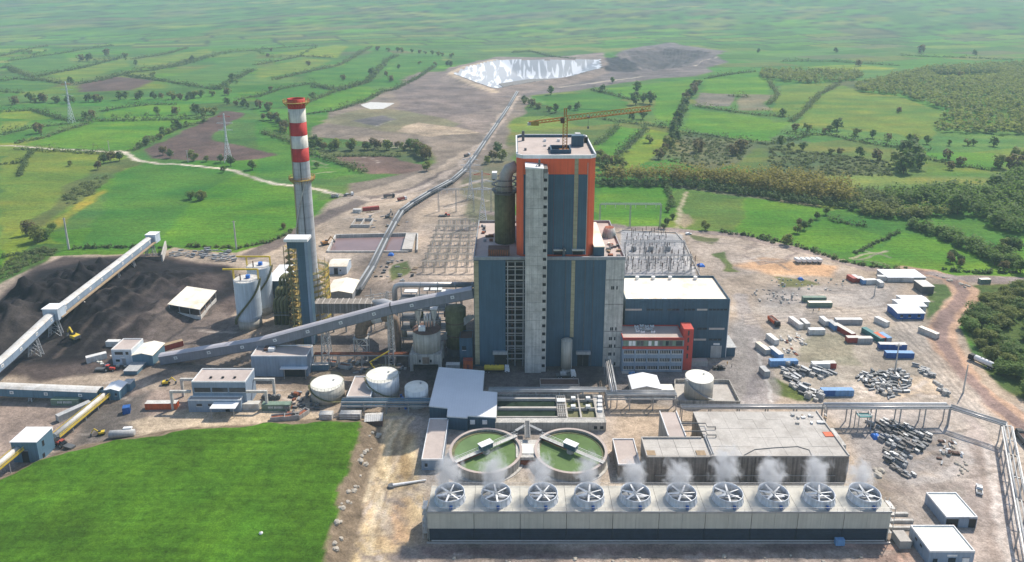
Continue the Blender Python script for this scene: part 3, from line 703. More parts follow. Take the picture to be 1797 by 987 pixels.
# liner sheets of the tailings basin, standing water
def basin():
    xs = [p[0] for p in BASIN]; ys = [p[1] for p in BASIN]
    s = 7.0
    X, Y = np.meshgrid(np.arange(min(xs), max(xs), s), np.arange(min(ys), max(ys), s))
    sh = X.shape; d = sdist(X.ravel(), Y.ravel(), BASIN).reshape(sh); Z = relief(X.ravel(), Y.ravel()).reshape(sh) + .6
    mb = MB(); idx = -np.ones(sh, int); ok = d > 4
    for i, j in zip(*np.where(ok)):
        idx[i, j] = len(mb.v); mb.v.append((X[i, j], Y[i, j], Z[i, j]))
    for i in range(sh[0] - 1):
        for j in range(sh[1] - 1):
            if ok[i:i + 2, j:j + 2].all(): mb.f.append((idx[i, j], idx[i, j + 1], idx[i + 1, j + 1], idx[i + 1, j]))
    m = mat('liner', (.42, .43, .45), .5, .1, .02); n = m.node_tree.nodes; l = m.node_tree.links; b = n['Principled BSDF']
    geo = n.new('ShaderNodeNewGeometry'); mp = n.new('ShaderNodeMapping'); mp.inputs['Scale'].default_value = (.075, .009, .0); mp.inputs['Rotation'].default_value = (0, 0, .35); l.new(geo.outputs['Position'], mp.inputs['Vector'])
    t = n.new('ShaderNodeTexNoise'); t.inputs['Scale'].default_value = 1; t.inputs['Detail'].default_value = 3; t.inputs['Distortion'].default_value = .6; l.new(mp.outputs[0], t.inputs['Vector'])
    r = n.new('ShaderNodeValToRGB'); r.color_ramp.interpolation = 'LINEAR'
    e = r.color_ramp.elements; e[0].position = .505; e[0].color = (.30, .31, .33, 1); e[1].position = .55; e[1].color = (.62, .63, .65, 1)
    l.new(t.outputs['Fac'], r.inputs[0]); l.new(r.outputs[0], b.inputs['Base Color'])
    struct('basin_liner', mb, 'liner', True)
    mb = MB(); mb.prism(PXL([(875, 142), (930, 134), (985, 133), (975, 140), (930, 147), (890, 152)]), gz(*PXL([(930, 142)])[0]) + .5, gz(*PXL([(930, 142)])[0]) + 1.6)
    struct('basin_silt', mb, 'concrete_dark')
basin()
mb = MB(); mb.prism(PXL([(587, 416), (717, 413), (713, 441), (577, 442)]), -1.4, -1.1); struct('settling_water', mb, 'water_brown')
mb = MB(); g = PXL([(628, 186), (650, 180), (692, 182), (672, 192), (640, 193)]); mb.prism(g, gz(*g[0]) - 1, gz(*g[2]) + 1.2); struct('pale_pond_water', mb, 'dirty_white')

# ------------------------------------------------------------------ vegetation
def crown_mesh(name, seed, h, r, ncl, leaves, size, base=.25, shape=1.0):
    R = random.Random(seed); v = []; f = []
    cl = []
    for k in range(ncl):
        for _ in range(40):
            x, y, z = R.uniform(-1, 1), R.uniform(-1, 1), R.uniform(-1, 1)
            if .25 < x * x + y * y + z * z < 1: break
        zz = base * h + (z * .5 + .5) * (1 - base) * h * .92
        tz = 1 - abs(z) ** 2 * .35 if shape > .5 else 1 - .25 * max(z, 0)
        cl.append((Vector((x * r * .82 * tz * R.uniform(.75, 1.15), y * r * .82 * tz * R.uniform(.75, 1.15), zz)), r * R.uniform(.26, .46)))
    for c, cr in cl:
        for k in range(leaves):
            d = Vector((R.gauss(0, 1), R.gauss(0, 1), R.gauss(0, 1) + .25)).normalized()
            p = c + d * cr * R.uniform(.6, 1.1)
            nn = (d * .6 + Vector((R.gauss(.15, .5), R.gauss(.1, .5), R.gauss(.75, .45)))).normalized()
            a = nn.orthogonal().normalized(); b = nn.cross(a); t = R.uniform(0, 6.3)
            a, b = a * math.cos(t) + b * math.sin(t), b * math.cos(t) - a * math.sin(t)
            s = size * R.uniform(.6, 1.3)
            o = len(v); v += [tuple(p + a * s * .6), tuple(p + b * s * .5), tuple(p - a * s * .6), tuple(p - b * s * .5)]; f.append((o, o + 1, o + 2, o + 3))
    me = bpy.data.meshes.new(name); me.from_pydata(v, [], f); return me
def trunk_mb(h, r, seed, base=.25):
    R = random.Random(seed); mb = MB()
    top = Vector((R.uniform(-.3, .3), R.uniform(-.3, .3), h * .72))
    mb.tube([(0, 0, -.3), (top.x * .3, top.y * .3, h * .3), top], [h * .030, h * .022, h * .008], 6)
    for k in range(5):
        a = R.uniform(0, 6.3); z = h * R.uniform(base, .5)
        mb.tube([(0, 0, z), (math.cos(a) * r * .35, math.sin(a) * r * .35, z + h * .12), (math.cos(a) * r * .7, math.sin(a) * r * .7, z + h * .22)], [h * .013, h * .009, h * .004], 5)
    return mb
PROTO = {}
def proto(key, seed, h, r, ncl, leaves, size, leafm, base=.25, shape=1.0):
    cm = crown_mesh('crown', seed, h, r, ncl, leaves, size, base, shape); cm.materials.append(M[leafm])
    tm = trunk_mb(h, r, seed, base).mesh('trunk'); tm.materials.append(M['trunk'])
    PROTO[key] = (cm, tm, h)
for i, lm in enumerate(['leaf_a', 'leaf_b', 'leaf_c', 'leaf_d']):
    proto('near%d' % i, 10 + i, 9, 4.4, 26, 62, .62, lm, .12)
    proto('mid%d' % i, 30 + i, 11, 5.0, 20, 26, 1.15, lm, .18)
    proto('far%d' % i, 50 + i, 12, 6.0, 13, 15, 2.1, lm, .15)
    proto('pop%d' % i, 70 + i, 17, 2.8, 16, 16, 1.4, ['leaf_b', 'leaf_e', 'leaf_c', 'leaf_e'][i], .12, 0)
NT = [0]
def tree(kind, i, p, s, label, group, cat='tree', name='tree', rz=None, flat=1.0):
    cm, tm, h = PROTO['%s%d' % (kind, i % 4)]
    t = thing(name, label, cat, p, group, NT[0] * 2.4 if rz is None else rz); t.scale = (s, s, s * flat); NT[0] += 1
    for nm, me in (('crown', cm), ('trunk', tm)):
        o = bpy.data.objects.new(nm, me); COL.objects.link(o); o.parent = t
    return t
def along(pts, step, R, jit=.4):
    W = [GG(*p) for p in pts]; out = []
    for a, b in zip(W[:-1], W[1:]):
        L = (b - a).length; n = max(1, int(L / step))
        for k in range(n):
            p = a.lerp(b, (k + R.uniform(-jit, jit) + .5) / n); out.append(p)
    return out
def bushes(mb_v, mb_f, p, w_, h_, n, size, R, lift=0.0):
    for k in range(n):
        d = Vector((R.gauss(0, 1), R.gauss(0, 1), abs(R.gauss(.3, .8)))).normalized(); q = R.uniform(.55, 1.05)
        c = Vector((p.x + d.x * w_ * q, p.y + d.y * w_ * q, p.z + lift + d.z * (h_ - lift) * q))
        nn = (d * .6 + Vector((R.gauss(.15, .45), R.gauss(.1, .45), R.gauss(.75, .4)))).normalized()
        a = nn.orthogonal().normalized(); b = nn.cross(a); t = R.uniform(0, 6.3); a, b = a * math.cos(t) + b * math.sin(t), b * math.cos(t) - a * math.sin(t)
        s = size * R.uniform(.6, 1.35); o = len(mb_v)
        mb_v += [tuple(c + a * s * .6), tuple(c + b * s * .55), tuple(c - a * s * .6), tuple(c - b * s * .55)]; mb_f.append((o, o + 1, o + 2, o + 3))
RV = random.Random(99)
def rawobj(name, v, f, m, label, cat, group=None, kind=None):
    me = bpy.data.meshes.new(name); me.from_pydata(v, [], f); me.materials.append(M[m])
    o = bpy.data.objects.new(name, me); COL.objects.link(o)
    if label: o['label'] = label; o['category'] = cat
    if group: o['group'] = group
    if kind: o['kind'] = kind
    return o
def hedge(pts, hh=3.2, wd=2.2, label='', group=''):
    W = [GG(*p) for p in pts]; dist = sum(w_.y for w_ in W) / len(W)
    fs = 1.0 if dist < 700 else (1.5 if dist < 1200 else 2.0)
    v = []; f = []
    for p in along(pts, 2.3 * fs, RV):
        k = RV.choice([.7, .8, .9, 1, 1.2, 1.5, 1.9] + ([2.3, 2.9] if fs > 1 else []))
        p.x += RV.uniform(-1, 1); p.y += RV.uniform(-1, 1); p.z = gz(p.x, p.y)
        bushes(v, f, p, wd * fs * .75 * k ** .6, hh * k * .9, int((22 if fs < 1.2 else 14) * max(1, k ** .7)), 1.1 * fs, RV)
    if f: rawobj('hedgerow', v, f, RV.choice(['hedge', 'hedge', 'hedge_b', 'leaf_d']), label, 'hedgerow', group)
HED = [K1(x) for x in [[(50, 190), (250, 160), (430, 135), (600, 105), (780, 80)], [(90, 250), (240, 310), (440, 345)], [(270, 295), (500, 250), (700, 200), (850, 165)], [(540, 350), (690, 325), (820, 290), (920, 265), (1040, 255), (1250, 220), (1440, 160)],
    [(920, 175), (1150, 140), (1300, 100)], [(930, 240), (1130, 230), (1310, 185), (1540, 130), (1777, 115)], [(870, 290), (1080, 320), (1270, 350), (1400, 370), (1500, 385), (1640, 310), (1760, 250)], [(0, 540), (220, 530), (450, 600), (620, 605), (900, 600), (1430, 590)], [(0, 330), (130, 310), (260, 325)],
    [(0, 705), (190, 655), (330, 640), (480, 620)], [(100, 760), (300, 720), (480, 660), (630, 615)], [(920, 810), (1050, 740), (1200, 670), (1440, 600)], [(690, 540), (850, 510), (1050, 490), (1230, 490)], [(0, 905), (150, 895), (230, 820)], [(130, 990), (180, 890)], [(1640, 460), (1777, 430)], [(0, 155), (180, 110), (330, 85)], [(0, 240), (60, 230), (110, 270)], [(0, 400), (170, 410)]]] + \
    [K2(x) for x in [[(0, 215), (310, 155), (520, 165)], [(0, 440), (180, 380), (380, 345), (520, 390)], [(120, 320), (330, 270), (560, 220), (800, 90)], [(380, 370), (600, 385), (780, 330), (900, 180), (980, 150)], [(340, 480), (520, 410), (620, 380), (760, 340)], [(330, 560), (560, 530), (740, 470), (880, 400), (960, 385), (1130, 300), (1240, 225)], [(30, 680), (220, 740), (380, 830), (560, 890), (760, 960)], [(520, 850), (760, 845), (1000, 850)], [(0, 110), (250, 90), (430, 80)]]] + \
    [K3(x) for x in [[(540, 385), (680, 420), (810, 455)], [(600, 590), (800, 620), (960, 635), (1140, 660)], [(1260, 500), (1400, 520), (1600, 550), (1777, 570)], [(1180, 680), (1400, 710), (1600, 740), (1777, 770)], [(580, 770), (650, 720), (730, 640)], [(720, 850), (820, 760), (930, 650)], [(1340, 310), (1500, 280), (1680, 260)], [(0, 130), (120, 120), (280, 160), (430, 170)], [(1500, 430), (1640, 440)]]] + \
    [K4(x) for x in [[(480, 350), (350, 420), (240, 540), (150, 610)], [(100, 690), (400, 700), (700, 760), (1000, 800), (1130, 810)], [(1060, 860), (1300, 910), (1560, 950)], [(0, 560), (130, 580)], [(80, 190), (450, 190), (660, 205), (900, 220)], [(0, 330), (60, 420), (0, 490)], [(900, 150), (1300, 165), (1700, 180)], [(20, 760), (300, 700)]]] + \
    [K8(x) for x in [[(0, 890), (110, 830), (190, 790), (320, 730)], [(0, 680), (90, 690)]]] + [K7(x) for x in [[(420, 630), (700, 670), (900, 730)], [(1340, 520), (1579, 570)]]] + \
    [[(5, 452), (40, 445), (105, 440)], [(130, 437), (200, 434), (300, 435)], [(330, 433), (420, 435), (475, 425), (515, 405)], [(1330, 415), (1400, 432), (1480, 460), (1590, 476)], [(1655, 474), (1720, 480), (1790, 478)], [(30, 262), (120, 267), (200, 271)], [(1170, 328), (1176, 345), (1180, 365)]]
HL = [(19, 'hedgerow among the hazy fields crossed by the pale track', 'hedgerows by the pale track'), (9, 'hedgerow among the fields beside the bare spoil slope', 'hedgerows by the spoil slope'), (9, 'hedgerow dividing the fields beyond the poplar belt', 'hedgerows beyond the poplars'), (8, 'hedgerow on the slope below the oak wood', 'hedgerows below the oak wood'), (2, 'bushy hedgerow between the two bright pastures near the haul road', 'hedgerows near the haul road'), (2, 'low hedgerow beside the bright field behind the grey switchyard', 'hedgerows behind the switchyard'), (7, 'low hedgerow along the outer edge of the works ground', 'hedgerows round the works')]
HI = [h for h in HL for _ in range(h[0])]
for hp, hl in zip(HED, HI): hedge(hp, *((2.2, 2.0) if hp[0][1] > 400 else (4.2, 3.4)), hl[1], hl[2])
# woods as masses
def wood(poly, n, hh, m, label, holes=(), clear=None, name='woodland', size=1.9, per=16):
    W = [GG(*p) for p in poly]; W2 = [(p.x, p.y) for p in W]; xs = [p[0] for p in W2]; ys = [p[1] for p in W2]
    H2 = [PXL(h) for h in holes]; v = []; f = []; c = 0; tries = 0
    while c < n and tries < n * 12:
        tries += 1
        x, y = RV.uniform(min(xs), max(xs)), RV.uniform(min(ys), max(ys))
        A = np.array([x]), np.array([y])
        if not pip(*A, W2)[0] or any(pip(*A, h)[0] for h in H2): continue
        c += 1; k = RV.uniform(.6, 1.25); p = Vector((x, y, gz(x, y)))
        bushes(v, f, p, hh * (.42 if hh > 5 else 1.0) * k, hh * k, per, size, RV, hh * .3 * k if hh > 5 else 0)
    return rawobj(name, v, f, m, label, 'woodland', None, 'stuff')
BIGW = K4([(540, 380), (700, 330), (900, 280), (1100, 240), (1900, 195), (1900, 700), (1650, 700), (1450, 700), (1300, 690), (1130, 680), (1150, 620), (1240, 550), (1100, 490), (900, 430), (700, 415)])
wood(BIGW, 2600, 11, 'leaf_b', 'large oak wood covering the far slope beyond the pastures', [K4([(1120, 290), (1580, 280), (1550, 305), (1150, 315)])], size=2.6, per=15)
wood(K4([(-60, 262), (600, 262), (660, 295), (560, 335), (330, 348), (120, 335), (-60, 310)]), 520, 11, 'leaf_b', 'narrow brownish wood beside the far fields', size=2.6, per=15)
wood(K4([(1100, 250), (1580, 262), (1580, 282), (1100, 285)]), 200, 11, 'leaf_d', 'dark strip of wood behind a yellow clearing', size=2.6, per=15)
wood([(1045, 316), (1200, 311), (1400, 321), (1490, 337), (1500, 362), (1440, 357), (1360, 343), (1280, 332), (1200, 325), (1045, 322)], 420, 15, 'leaf_e', 'belt of tall yellow green poplars behind the power station', size=1.5, per=42)
wood([(1045, 322), (1200, 325), (1280, 332), (1360, 343), (1440, 357), (1500, 364), (1500, 372), (1400, 358), (1280, 341), (1200, 331), (1045, 328)], 260, 6, 'leaf_d', 'dark undergrowth along the foot of the poplar belt', name='undergrowth', size=1.2, per=24)
wood(K8([(150, 440), (400, 455), (650, 420), (980, 460), (1000, 400), (1300, 230), (1500, 640), (1190, 760), (1100, 740), (1000, 700), (900, 625), (780, 605), (690, 600), (520, 530), (250, 515)]), 620, 11, 'leaf_a', 'mixed green wood above the pastures near the haul road', size=1.7, per=30)
wood(K8([(350, 690), (430, 680), (700, 760), (980, 870), (1221, 980), (1100, 1000), (900, 920), (700, 820), (500, 740)]), 190, 7, 'leaf_a', 'thicket of bushes running diagonally between the two pastures near the haul road', name='thicket', size=1.2, per=36)
wood(K8([(0, 600), (120, 625), (350, 640), (600, 625), (720, 610), (720, 590), (400, 590), (200, 570), (0, 570)]), 110, 8, 'leaf_b', 'thick row of trees along the top of the bright pasture', name='tree_belt', size=1.4, per=34)
wood(K8([(0, 440), (150, 440), (250, 520), (450, 530), (200, 570), (0, 560)]), 90, 7, 'hedge_b', 'scrubby bushes at the end of the poplar belt', name='scrub', size=1.3, per=30)
wood(K3([(1180, 690), (1660, 760), (1560, 900), (1250, 930), (1050, 870)]), 330, 2.0, 'hedge_b', 'scattered scrub on the rough field behind the poplars', name='scrub', size=1.2, per=20)
wood([(120, 365), (165, 340), (200, 305), (150, 318), (110, 345)], 70, 2.5, 'hedge_b', 'rough bushes growing in the gully between two bright fields', name='scrub', size=1.0, per=22)
wood([(0, 515), (0, 495), (60, 462), (110, 440), (70, 436), (20, 455), (0, 470)], 120, 2.0, 'hedge_b', 'low bushes on the bank beside the coal yard', name='scrub', size=.8, per=20)
wood(K4([(0, 790), (400, 830), (880, 890), (860, 985), (0, 985)]), 420, 2.2, 'hedge_b', 'low scrub across the rough pasture', name='scrub', size=1.5, per=16)
# tree rows and single trees
def rows(pts, step, kind, sc, label, group):
    for i, p in enumerate(along(pts, step, RV)):
        p.x += RV.uniform(-4, 4); p.y += RV.uniform(-6, 6); p.z = gz(p.x, p.y)
        tree(kind, RV.randrange(4), p, sc * RV.uniform(.7, 1.25), label, group)
rows(K1([(170, 470), (450, 480), (700, 468), (900, 450), (1100, 448), (1300, 455), (1450, 430), (1600, 420)]), 11, 'far', .95, 'hazy tree in the long row beyond the purple ploughed field', 'trees in the long hazy row')
rows(K2([(360, 775), (450, 805), (650, 805), (800, 800), (950, 800), (1100, 800), (1200, 880)]), 5.5, 'mid', 1.0, 'leafy tree in the belt behind the striped chimney', 'trees in the belt by the ploughed field')
rows(K3([(1280, 345), (1240, 410), (1180, 500), (1150, 600), (1135, 660), (1090, 780), (1010, 870)]), 14, 'far', .95, 'tree in the row running down between the bright fields', 'trees in the field row')
rows(K3([(60, 460), (200, 530), (300, 545), (480, 530)]), 14, 'far', .9, 'tree in the clump beside the mine road', 'trees by the mine road')
rows(K4([(160, 665), (400, 690), (650, 715), (900, 745), (1100, 765), (1400, 775), (1600, 770)]), 13, 'far', .75, 'tree lining the lower edge of the wooded hillside field', 'trees below the hillside field')
rows(K4([(0, 770), (200, 805), (500, 840), (850, 890)]), 14, 'far', .8, 'tree lining the rough pasture behind the poplars', 'trees by the rough pasture')
rows(K2([(820, 115), (1000, 125), (1240, 145), (1380, 165)]), 24, 'far', 1.0, 'dark far tree above the bare spoil slope', 'trees above the spoil slope')
rows(K2([(1240, 220), (1390, 225)]), 18, 'far', .9, 'dark tree beside the spoil slope edge', 'trees at the spoil edge')
rows(K1([(920, 820), (1060, 745), (1200, 680), (1300, 640), (1440, 605)]), 16, 'far', .6, 'small tree on the edge of the purple ploughed field', 'trees by the purple field')
rows(K1([(1540, 490), (1777, 515), (1900, 540)]), 15, 'far', .9, 'tree in the dark clump beside the purple field', 'trees in the dark clump')
rows(K2([(40, 590), (110, 600), (180, 650), (200, 700)]), 9, 'mid', 1.05, 'tall tree in the clump between purple field and striped chimney', 'trees near the chimney')
FV = []; FF = []
for q_, st in ((K1([(540, 200), (640, 195), (760, 170), (880, 185)]), 16), (K1([(0, 130), (120, 125), (250, 150), (330, 120)]), 20), (K1([(1300, 215), (1450, 170), (1600, 130)]), 22), (K2([(0, 120), (120, 170), (300, 160), (420, 90)]), 22), (K2([(600, 385), (780, 335), (830, 270), (900, 190), (970, 155)]), 20), (K1([(560, 595), (700, 600), (1040, 580), (1240, 575), (1430, 580)]), 18), (K1([(1480, 400), (1560, 380), (1640, 330)]), 18)):
    for p in along(q_, st, RV):
        k = RV.uniform(.6, 1.15); p.x += RV.uniform(-5, 5); p.y += RV.uniform(-7, 7); p.z = gz(p.x, p.y); bushes(FV, FF, p, 4.4 * k, 10.5 * k, 40, 1.9, RV, 1.6)
rawobj('distant_trees', FV, FF, 'leaf_a', 'loose far off trees along the hazy hedgerows beyond the chimney', 'trees', None, 'stuff')
SINGLE = [(K1, [(210, 140, 'far', 1.1), (560, 190, 'far', 1.5), (620, 190, 'far', 1.6), (740, 150, 'far', 1.6), (870, 165, 'far', 1.3), (940, 220, 'far', 1.1), (490, 345, 'far', 1.0), (270, 690, 'far', 1.1), (1220, 660, 'far', 1.0), (1130, 700, 'far', .8), (1330, 190, 'far', 1.2), (1610, 320, 'far', 1.1), (1300, 200, 'far', .9),
    (1060, 300, 'far', 1.0), (100, 490, 'far', 1.1), (1130, 840, 'mid', .9), (1180, 860, 'mid', .8), (1340, 880, 'mid', 1.05), (1430, 885, 'mid', .6), (1600, 915, 'mid', .9), (1530, 890, 'mid', .7), (1550, 960, 'mid', .6), (1750, 940, 'mid', .9), (720, 900, 'mid', .9), (770, 890, 'mid', 1.0), (830, 880, 'mid', .9), (680, 940, 'mid', .8), (487, 915, 'mid', .5), (640, 580, 'far', .9), (590, 590, 'far', .8), (1090, 560, 'far', .9), (1220, 560, 'far', 1.0), (1360, 560, 'far', 1.2), (1420, 570, 'far', 1.2), (1480, 560, 'far', 1.0)]),
  (K2, [(100, 120, 'far', .9), (80, 160, 'far', .9), (390, 450, 'far', .9), (800, 290, 'far', 1.3), (985, 240, 'far', .8), (930, 330, 'far', 1.0), (900, 290, 'far', .8), (100, 395, 'far', .7), (600, 320, 'far', .9), (1130, 210, 'far', .8), (420, 930, 'mid', .6), (1640, 880, 'mid', 1.0), (1700, 880, 'mid', 1.1), (1670, 830, 'mid', 1.1), (1600, 900, 'mid', .8), (1180, 950, 'mid', .9), (360, 220, 'far', 1.0)]),
  (K3, [(860, 410, 'far', 1.6), (850, 490, 'far', 1.6), (950, 485, 'far', 1.6), (905, 480, 'far', 1.3), (690, 340, 'far', .9), (260, 420, 'far', 1.2), (945, 755, 'far', .8), (1285, 820, 'far', 1.2), (1580, 820, 'far', 1.2), (1520, 840, 'far', 1.0), (620, 400, 'far', 1.0), (820, 600, 'far', .9), (900, 590, 'far', 1.1), (1700, 130, 'far', 1.0), (600, 900, 'mid', 1.3), (650, 930, 'mid', 1.3), (700, 930, 'mid', 1.2), (760, 930, 'mid', 1.0), (640, 970, 'mid', 1.2)]),
  (K4, [(895, 545, 'far', .7), (1230, 870, 'far', .9), (1325, 915, 'far', .8), (1250, 940, 'far', .7), (620, 225, 'far', 1.4), (1050, 130, 'far', 2.0), (470, 670, 'far', 1.2), (1325, 300, 'far', 1.0), (460, 130, 'far', 1.2), (950, 870, 'far', 1.7), (1000, 910, 'far', 1.6), (900, 930, 'far', 1.5), (930, 960, 'far', 1.5), (1040, 940, 'far', 1.3), (1600, 930, 'far', 1.3), (1700, 950, 'far', 1.4), (1740, 900, 'far', 1.5), (90, 570, 'far', .9), (1420, 150, 'far', 1.2)]),
  (K8, [(740, 600, 'mid', 1.5), (350, 310, 'far', 1.3), (1080, 880, 'mid', .9), (1110, 880, 'mid', .9), (1160, 890, 'mid', .9), (690, 950, 'mid', .6), (760, 980, 'mid', .5), (1010, 440, 'far', 1.2)]),
  (K7, [(285, 610, 'mid', .65), (990, 740, 'mid', .75), (1100, 590, 'mid', .6), (1330, 480, 'mid', .55), (1080, 640, 'mid', .6), (1140, 610, 'mid', .6), (1190, 570, 'mid', .5), (1250, 520, 'mid', .5)]),
  (lambda L: L, [(352, 352, 'near', .9), (335, 350, 'near', .85), (358, 350, 'near', .7), (66, 425, 'near', 1.25), (52, 412, 'near', 1.15), (82, 420, 'near', 1.0), (92, 405, 'near', .7), (497, 402, 'near', .5), (1790, 480, 'mid', .8), (1760, 476, 'mid', .6), (1672, 455, 'near', .7), (1685, 462, 'near', .6), (1770, 455, 'mid', .8), (1745, 465, 'mid', .7), (1180, 385, 'near', .5), (1172, 372, 'near', .5), (1170, 395, 'near', .6), (1178, 352, 'near', .45), (1165, 402, 'near', .5)])]
GN = {'far': 'single trees far out in the fields', 'mid': 'single trees in the middle distance', 'near': 'trees close to the works'}
LB = {'far': 'small hazy tree standing in the far fields', 'mid': 'rounded leafy tree in the middle distance', 'near': 'broad leafy tree casting shadow on grass'}
LP = [' by the pale track', ' near the spoil slope', ' beyond the poplars', ' below the oak wood', ' near the haul road', ' behind the switchyard', ' at the site edge']
for fi, (fn, L) in enumerate(SINGLE):
    for (x, y, kind, s) in L:
        q = fn([(x, y)])[0]; p = GG(*q); tree(kind, RV.randrange(4), p, s * 1.0, LB[kind] + LP[fi], GN[kind] + LP[fi])
# thicket beside the haul road
NB = PXL([(1694, 575), (1702, 545), (1735, 515), (1797, 512), (1990, 560), (1990, 800), (1880, 745), (1797, 690), (1745, 650), (1712, 612)])
c = 0; pts = []
while c < 170:
    x = RV.uniform(min(p[0] for p in NB), max(p[0] for p in NB)); y = RV.uniform(min(p[1] for p in NB), max(p[1] for p in NB))
    if pip(np.array([x]), np.array([y]), NB)[0] and all((x - a) ** 2 + (y - b) ** 2 > 9 for a, b in pts):
        pts.append((x, y)); c += 1
        tree('near', RV.choice([0, 1, 1, 1, 0]), (x, y, gz(x, y)), RV.uniform(.6, 1.1), 'dense green shrubby tree in the thicket beside the red haul road', 'shrubby trees by the haul road', name='shrub_tree', flat=.75)


# ------------------------------------------------------------------ builders for works buildings
def bld(name, label, xl, xr, yb, yt, yback, wm, rm, cat='building', para=.55, wins=(), doors=(), group=None, parent=None, panels=0, z0=0.0, depth=None, pm='concrete', gab=None, side_wins=(), canopy=None, depthmax=None):
    """axis-aligned building measured on the photograph: xl, xr at the front roof edge, rows of its base, front roof edge, rear roof edge"""
    Y0 = YB(yb, z0); H = HT(Y0, yt); X0 = XA(xl, Y0, H); X1 = XA(xr, Y0, H)
    Y1 = YB(yback, H) if depth is None else Y0 + depth
    if depthmax: Y1 = min(Y1, depthmax)
    t = parent or thing(name, label, cat, ((X0 + X1) / 2, (Y0 + Y1) / 2, z0), group)
    zb = z0 - .4
    if gab:
        part('wall', MB().gwall(X0, X1, Y0, Y1, zb, H, H + gab[1], gab[0]), wm, t)
        part('roof', MB().gable(X0 - .35, X1 + .35, Y0 - .35, Y1 + .35, H + .12, H + gab[1] + .12, gab[0]), rm, t)
    else:
        mb = MB()
        if para:
            part('wall', MB().box(X0, X1, Y0, Y1, zb, H - para), wm, t)
            part('roof', MB().box(X0 + .26, X1 - .26, Y0 + .26, Y1 - .26, H - para + .003, H - para + .12), rm, t)
            e = .003
            mb.box(X0 - e, X1 + e, Y0 - e, Y0 + .25, H - para, H); mb.box(X0 - e, X1 + e, Y1 - .25, Y1 + e, H - para, H)
            mb.box(X0 - e, X0 + .25, Y0 + .25, Y1 - .25, H - para, H); mb.box(X1 - .25, X1 + e, Y0 + .25, Y1 - .25, H - para, H)
            part('parapet', mb, pm, t)
        else:
            part('wall', MB().box(X0, X1, Y0, Y1, zb, H - .2), wm, t)
            part('roof', MB().box(X0 - .25, X1 + .25, Y0 - .25, Y1 + .25, H - .197, H), rm, t)
    W_, Hh = X1 - X0, H - z0
    if panels:
        for k in range(panels):
            a = X0 + W_ * k / panels + .06; b = X0 + W_ * (k + 1) / panels - .06
            part('wall_panel', MB().box(a, b, Y0 - .09, Y0 - .005, z0 + .15, H - max(para, .25) - .05), wm, t)
    fo = .11 if panels else .02
    for (u0, u1, w0, w1) in wins:
        f = part('window', MB().box(X0 + W_ * u0, X0 + W_ * u1, Y0 - fo - .06, Y0 - fo + .02, z0 + Hh * w0, z0 + Hh * w1), 'glass', t)
        part('window_frame', MB().box(X0 + W_ * u0 - .1, X0 + W_ * u1 + .1, Y0 - fo - .14, Y0 - fo + .02, z0 + Hh * w0 - .16, z0 + Hh * w0 - .01), 'white', f)
    for (u0, u1, w1, dm) in doors:
        d = part('door', MB().box(X0 + W_ * u0, X0 + W_ * u1, Y0 - fo - .08, Y0 - fo + .02, z0 + .05, z0 + Hh * w1), dm, t)
        part('door_frame', MB().box(X0 + W_ * u0 - .12, X0 + W_ * u1 + .12, Y0 - fo - .12, Y0 - fo + .02, z0 + Hh * w1 + .01, z0 + Hh * w1 + .2), 'grey', d)
    for (v0, v1, w0, w1, sd_) in side_wins:
        xs = X1 if sd_ > 0 else X0
        part('window', MB().box(xs - .06, xs + .06, Y0 + (Y1 - Y0) * v0, Y0 + (Y1 - Y0) * v1, z0 + Hh * w0, z0 + Hh * w1), 'dark', t)
    return t, X0, X1, Y0, Y1, H
def tank(name, label, cx, yb, ytop, wpx, wm, rm, rim=None, cat='tank', dome=.5, group=None, parent=None, z0=0.0, stair=True):
    r = 5.0
    for _ in range(6):
        Yc = YB(yb, z0) + r; H = HT(Yc, ytop); r = wpx / 2 * (Yc * CT + (CAMH - H) * ST) / FPX
    X = XA(cx, Yc, H); t = parent or thing(name, label, cat, (X, Yc, z0), group)
    part('shell', MB().cyl((X, Yc), r, r, z0 - .3, H, 40), wm, t, smooth=True)
    part('roof', MB().lathe((X, Yc), [(r * .98, H + .02), (r * .6, H + .02 + dome * .65), (0.01, H + .02 + dome)], 40), rm, t, smooth=True)
    if rim:
        mb = MB()
        for k in range(30):
            a = 2 * math.pi * k / 30; b = 2 * math.pi * (k + 1) / 30
            p = (X + r * math.cos(a), Yc + r * math.sin(a)); q = (X + r * math.cos(b), Yc + r * math.sin(b))
            mb.beam((*p, H), (*p, H + 1.1), .07); mb.beam((*p, H + 1.1), (*q, H + 1.1), .07); mb.beam((*p, H + .55), (*q, H + .55), .05)
        part('handrail', mb, rim, t)
    for zz in (.33, .66):
        part('shell_ring', MB().ring((X, Yc), r - .02, r + .05, z0 + (H - z0) * zz, z0 + (H - z0) * zz + .18, 40), wm, t)
    part('hatch', MB().cyl((X + r * .35, Yc + r * .2), .4, .4, H, H + dome + .3, 12), 'steel', t)
    if stair:
        mb = MB()
        for k in range(26):
            a = -math.pi * (.15 + .75 * k / 25); z = z0 + (H - z0) * k / 25
            mb.cbox((X + (r + .45) * math.cos(a), Yc + (r + .45) * math.sin(a), z), (.8, .8, .1))
        part('stair', mb, rim or 'steel', t)
    return t, X, Yc, r, H

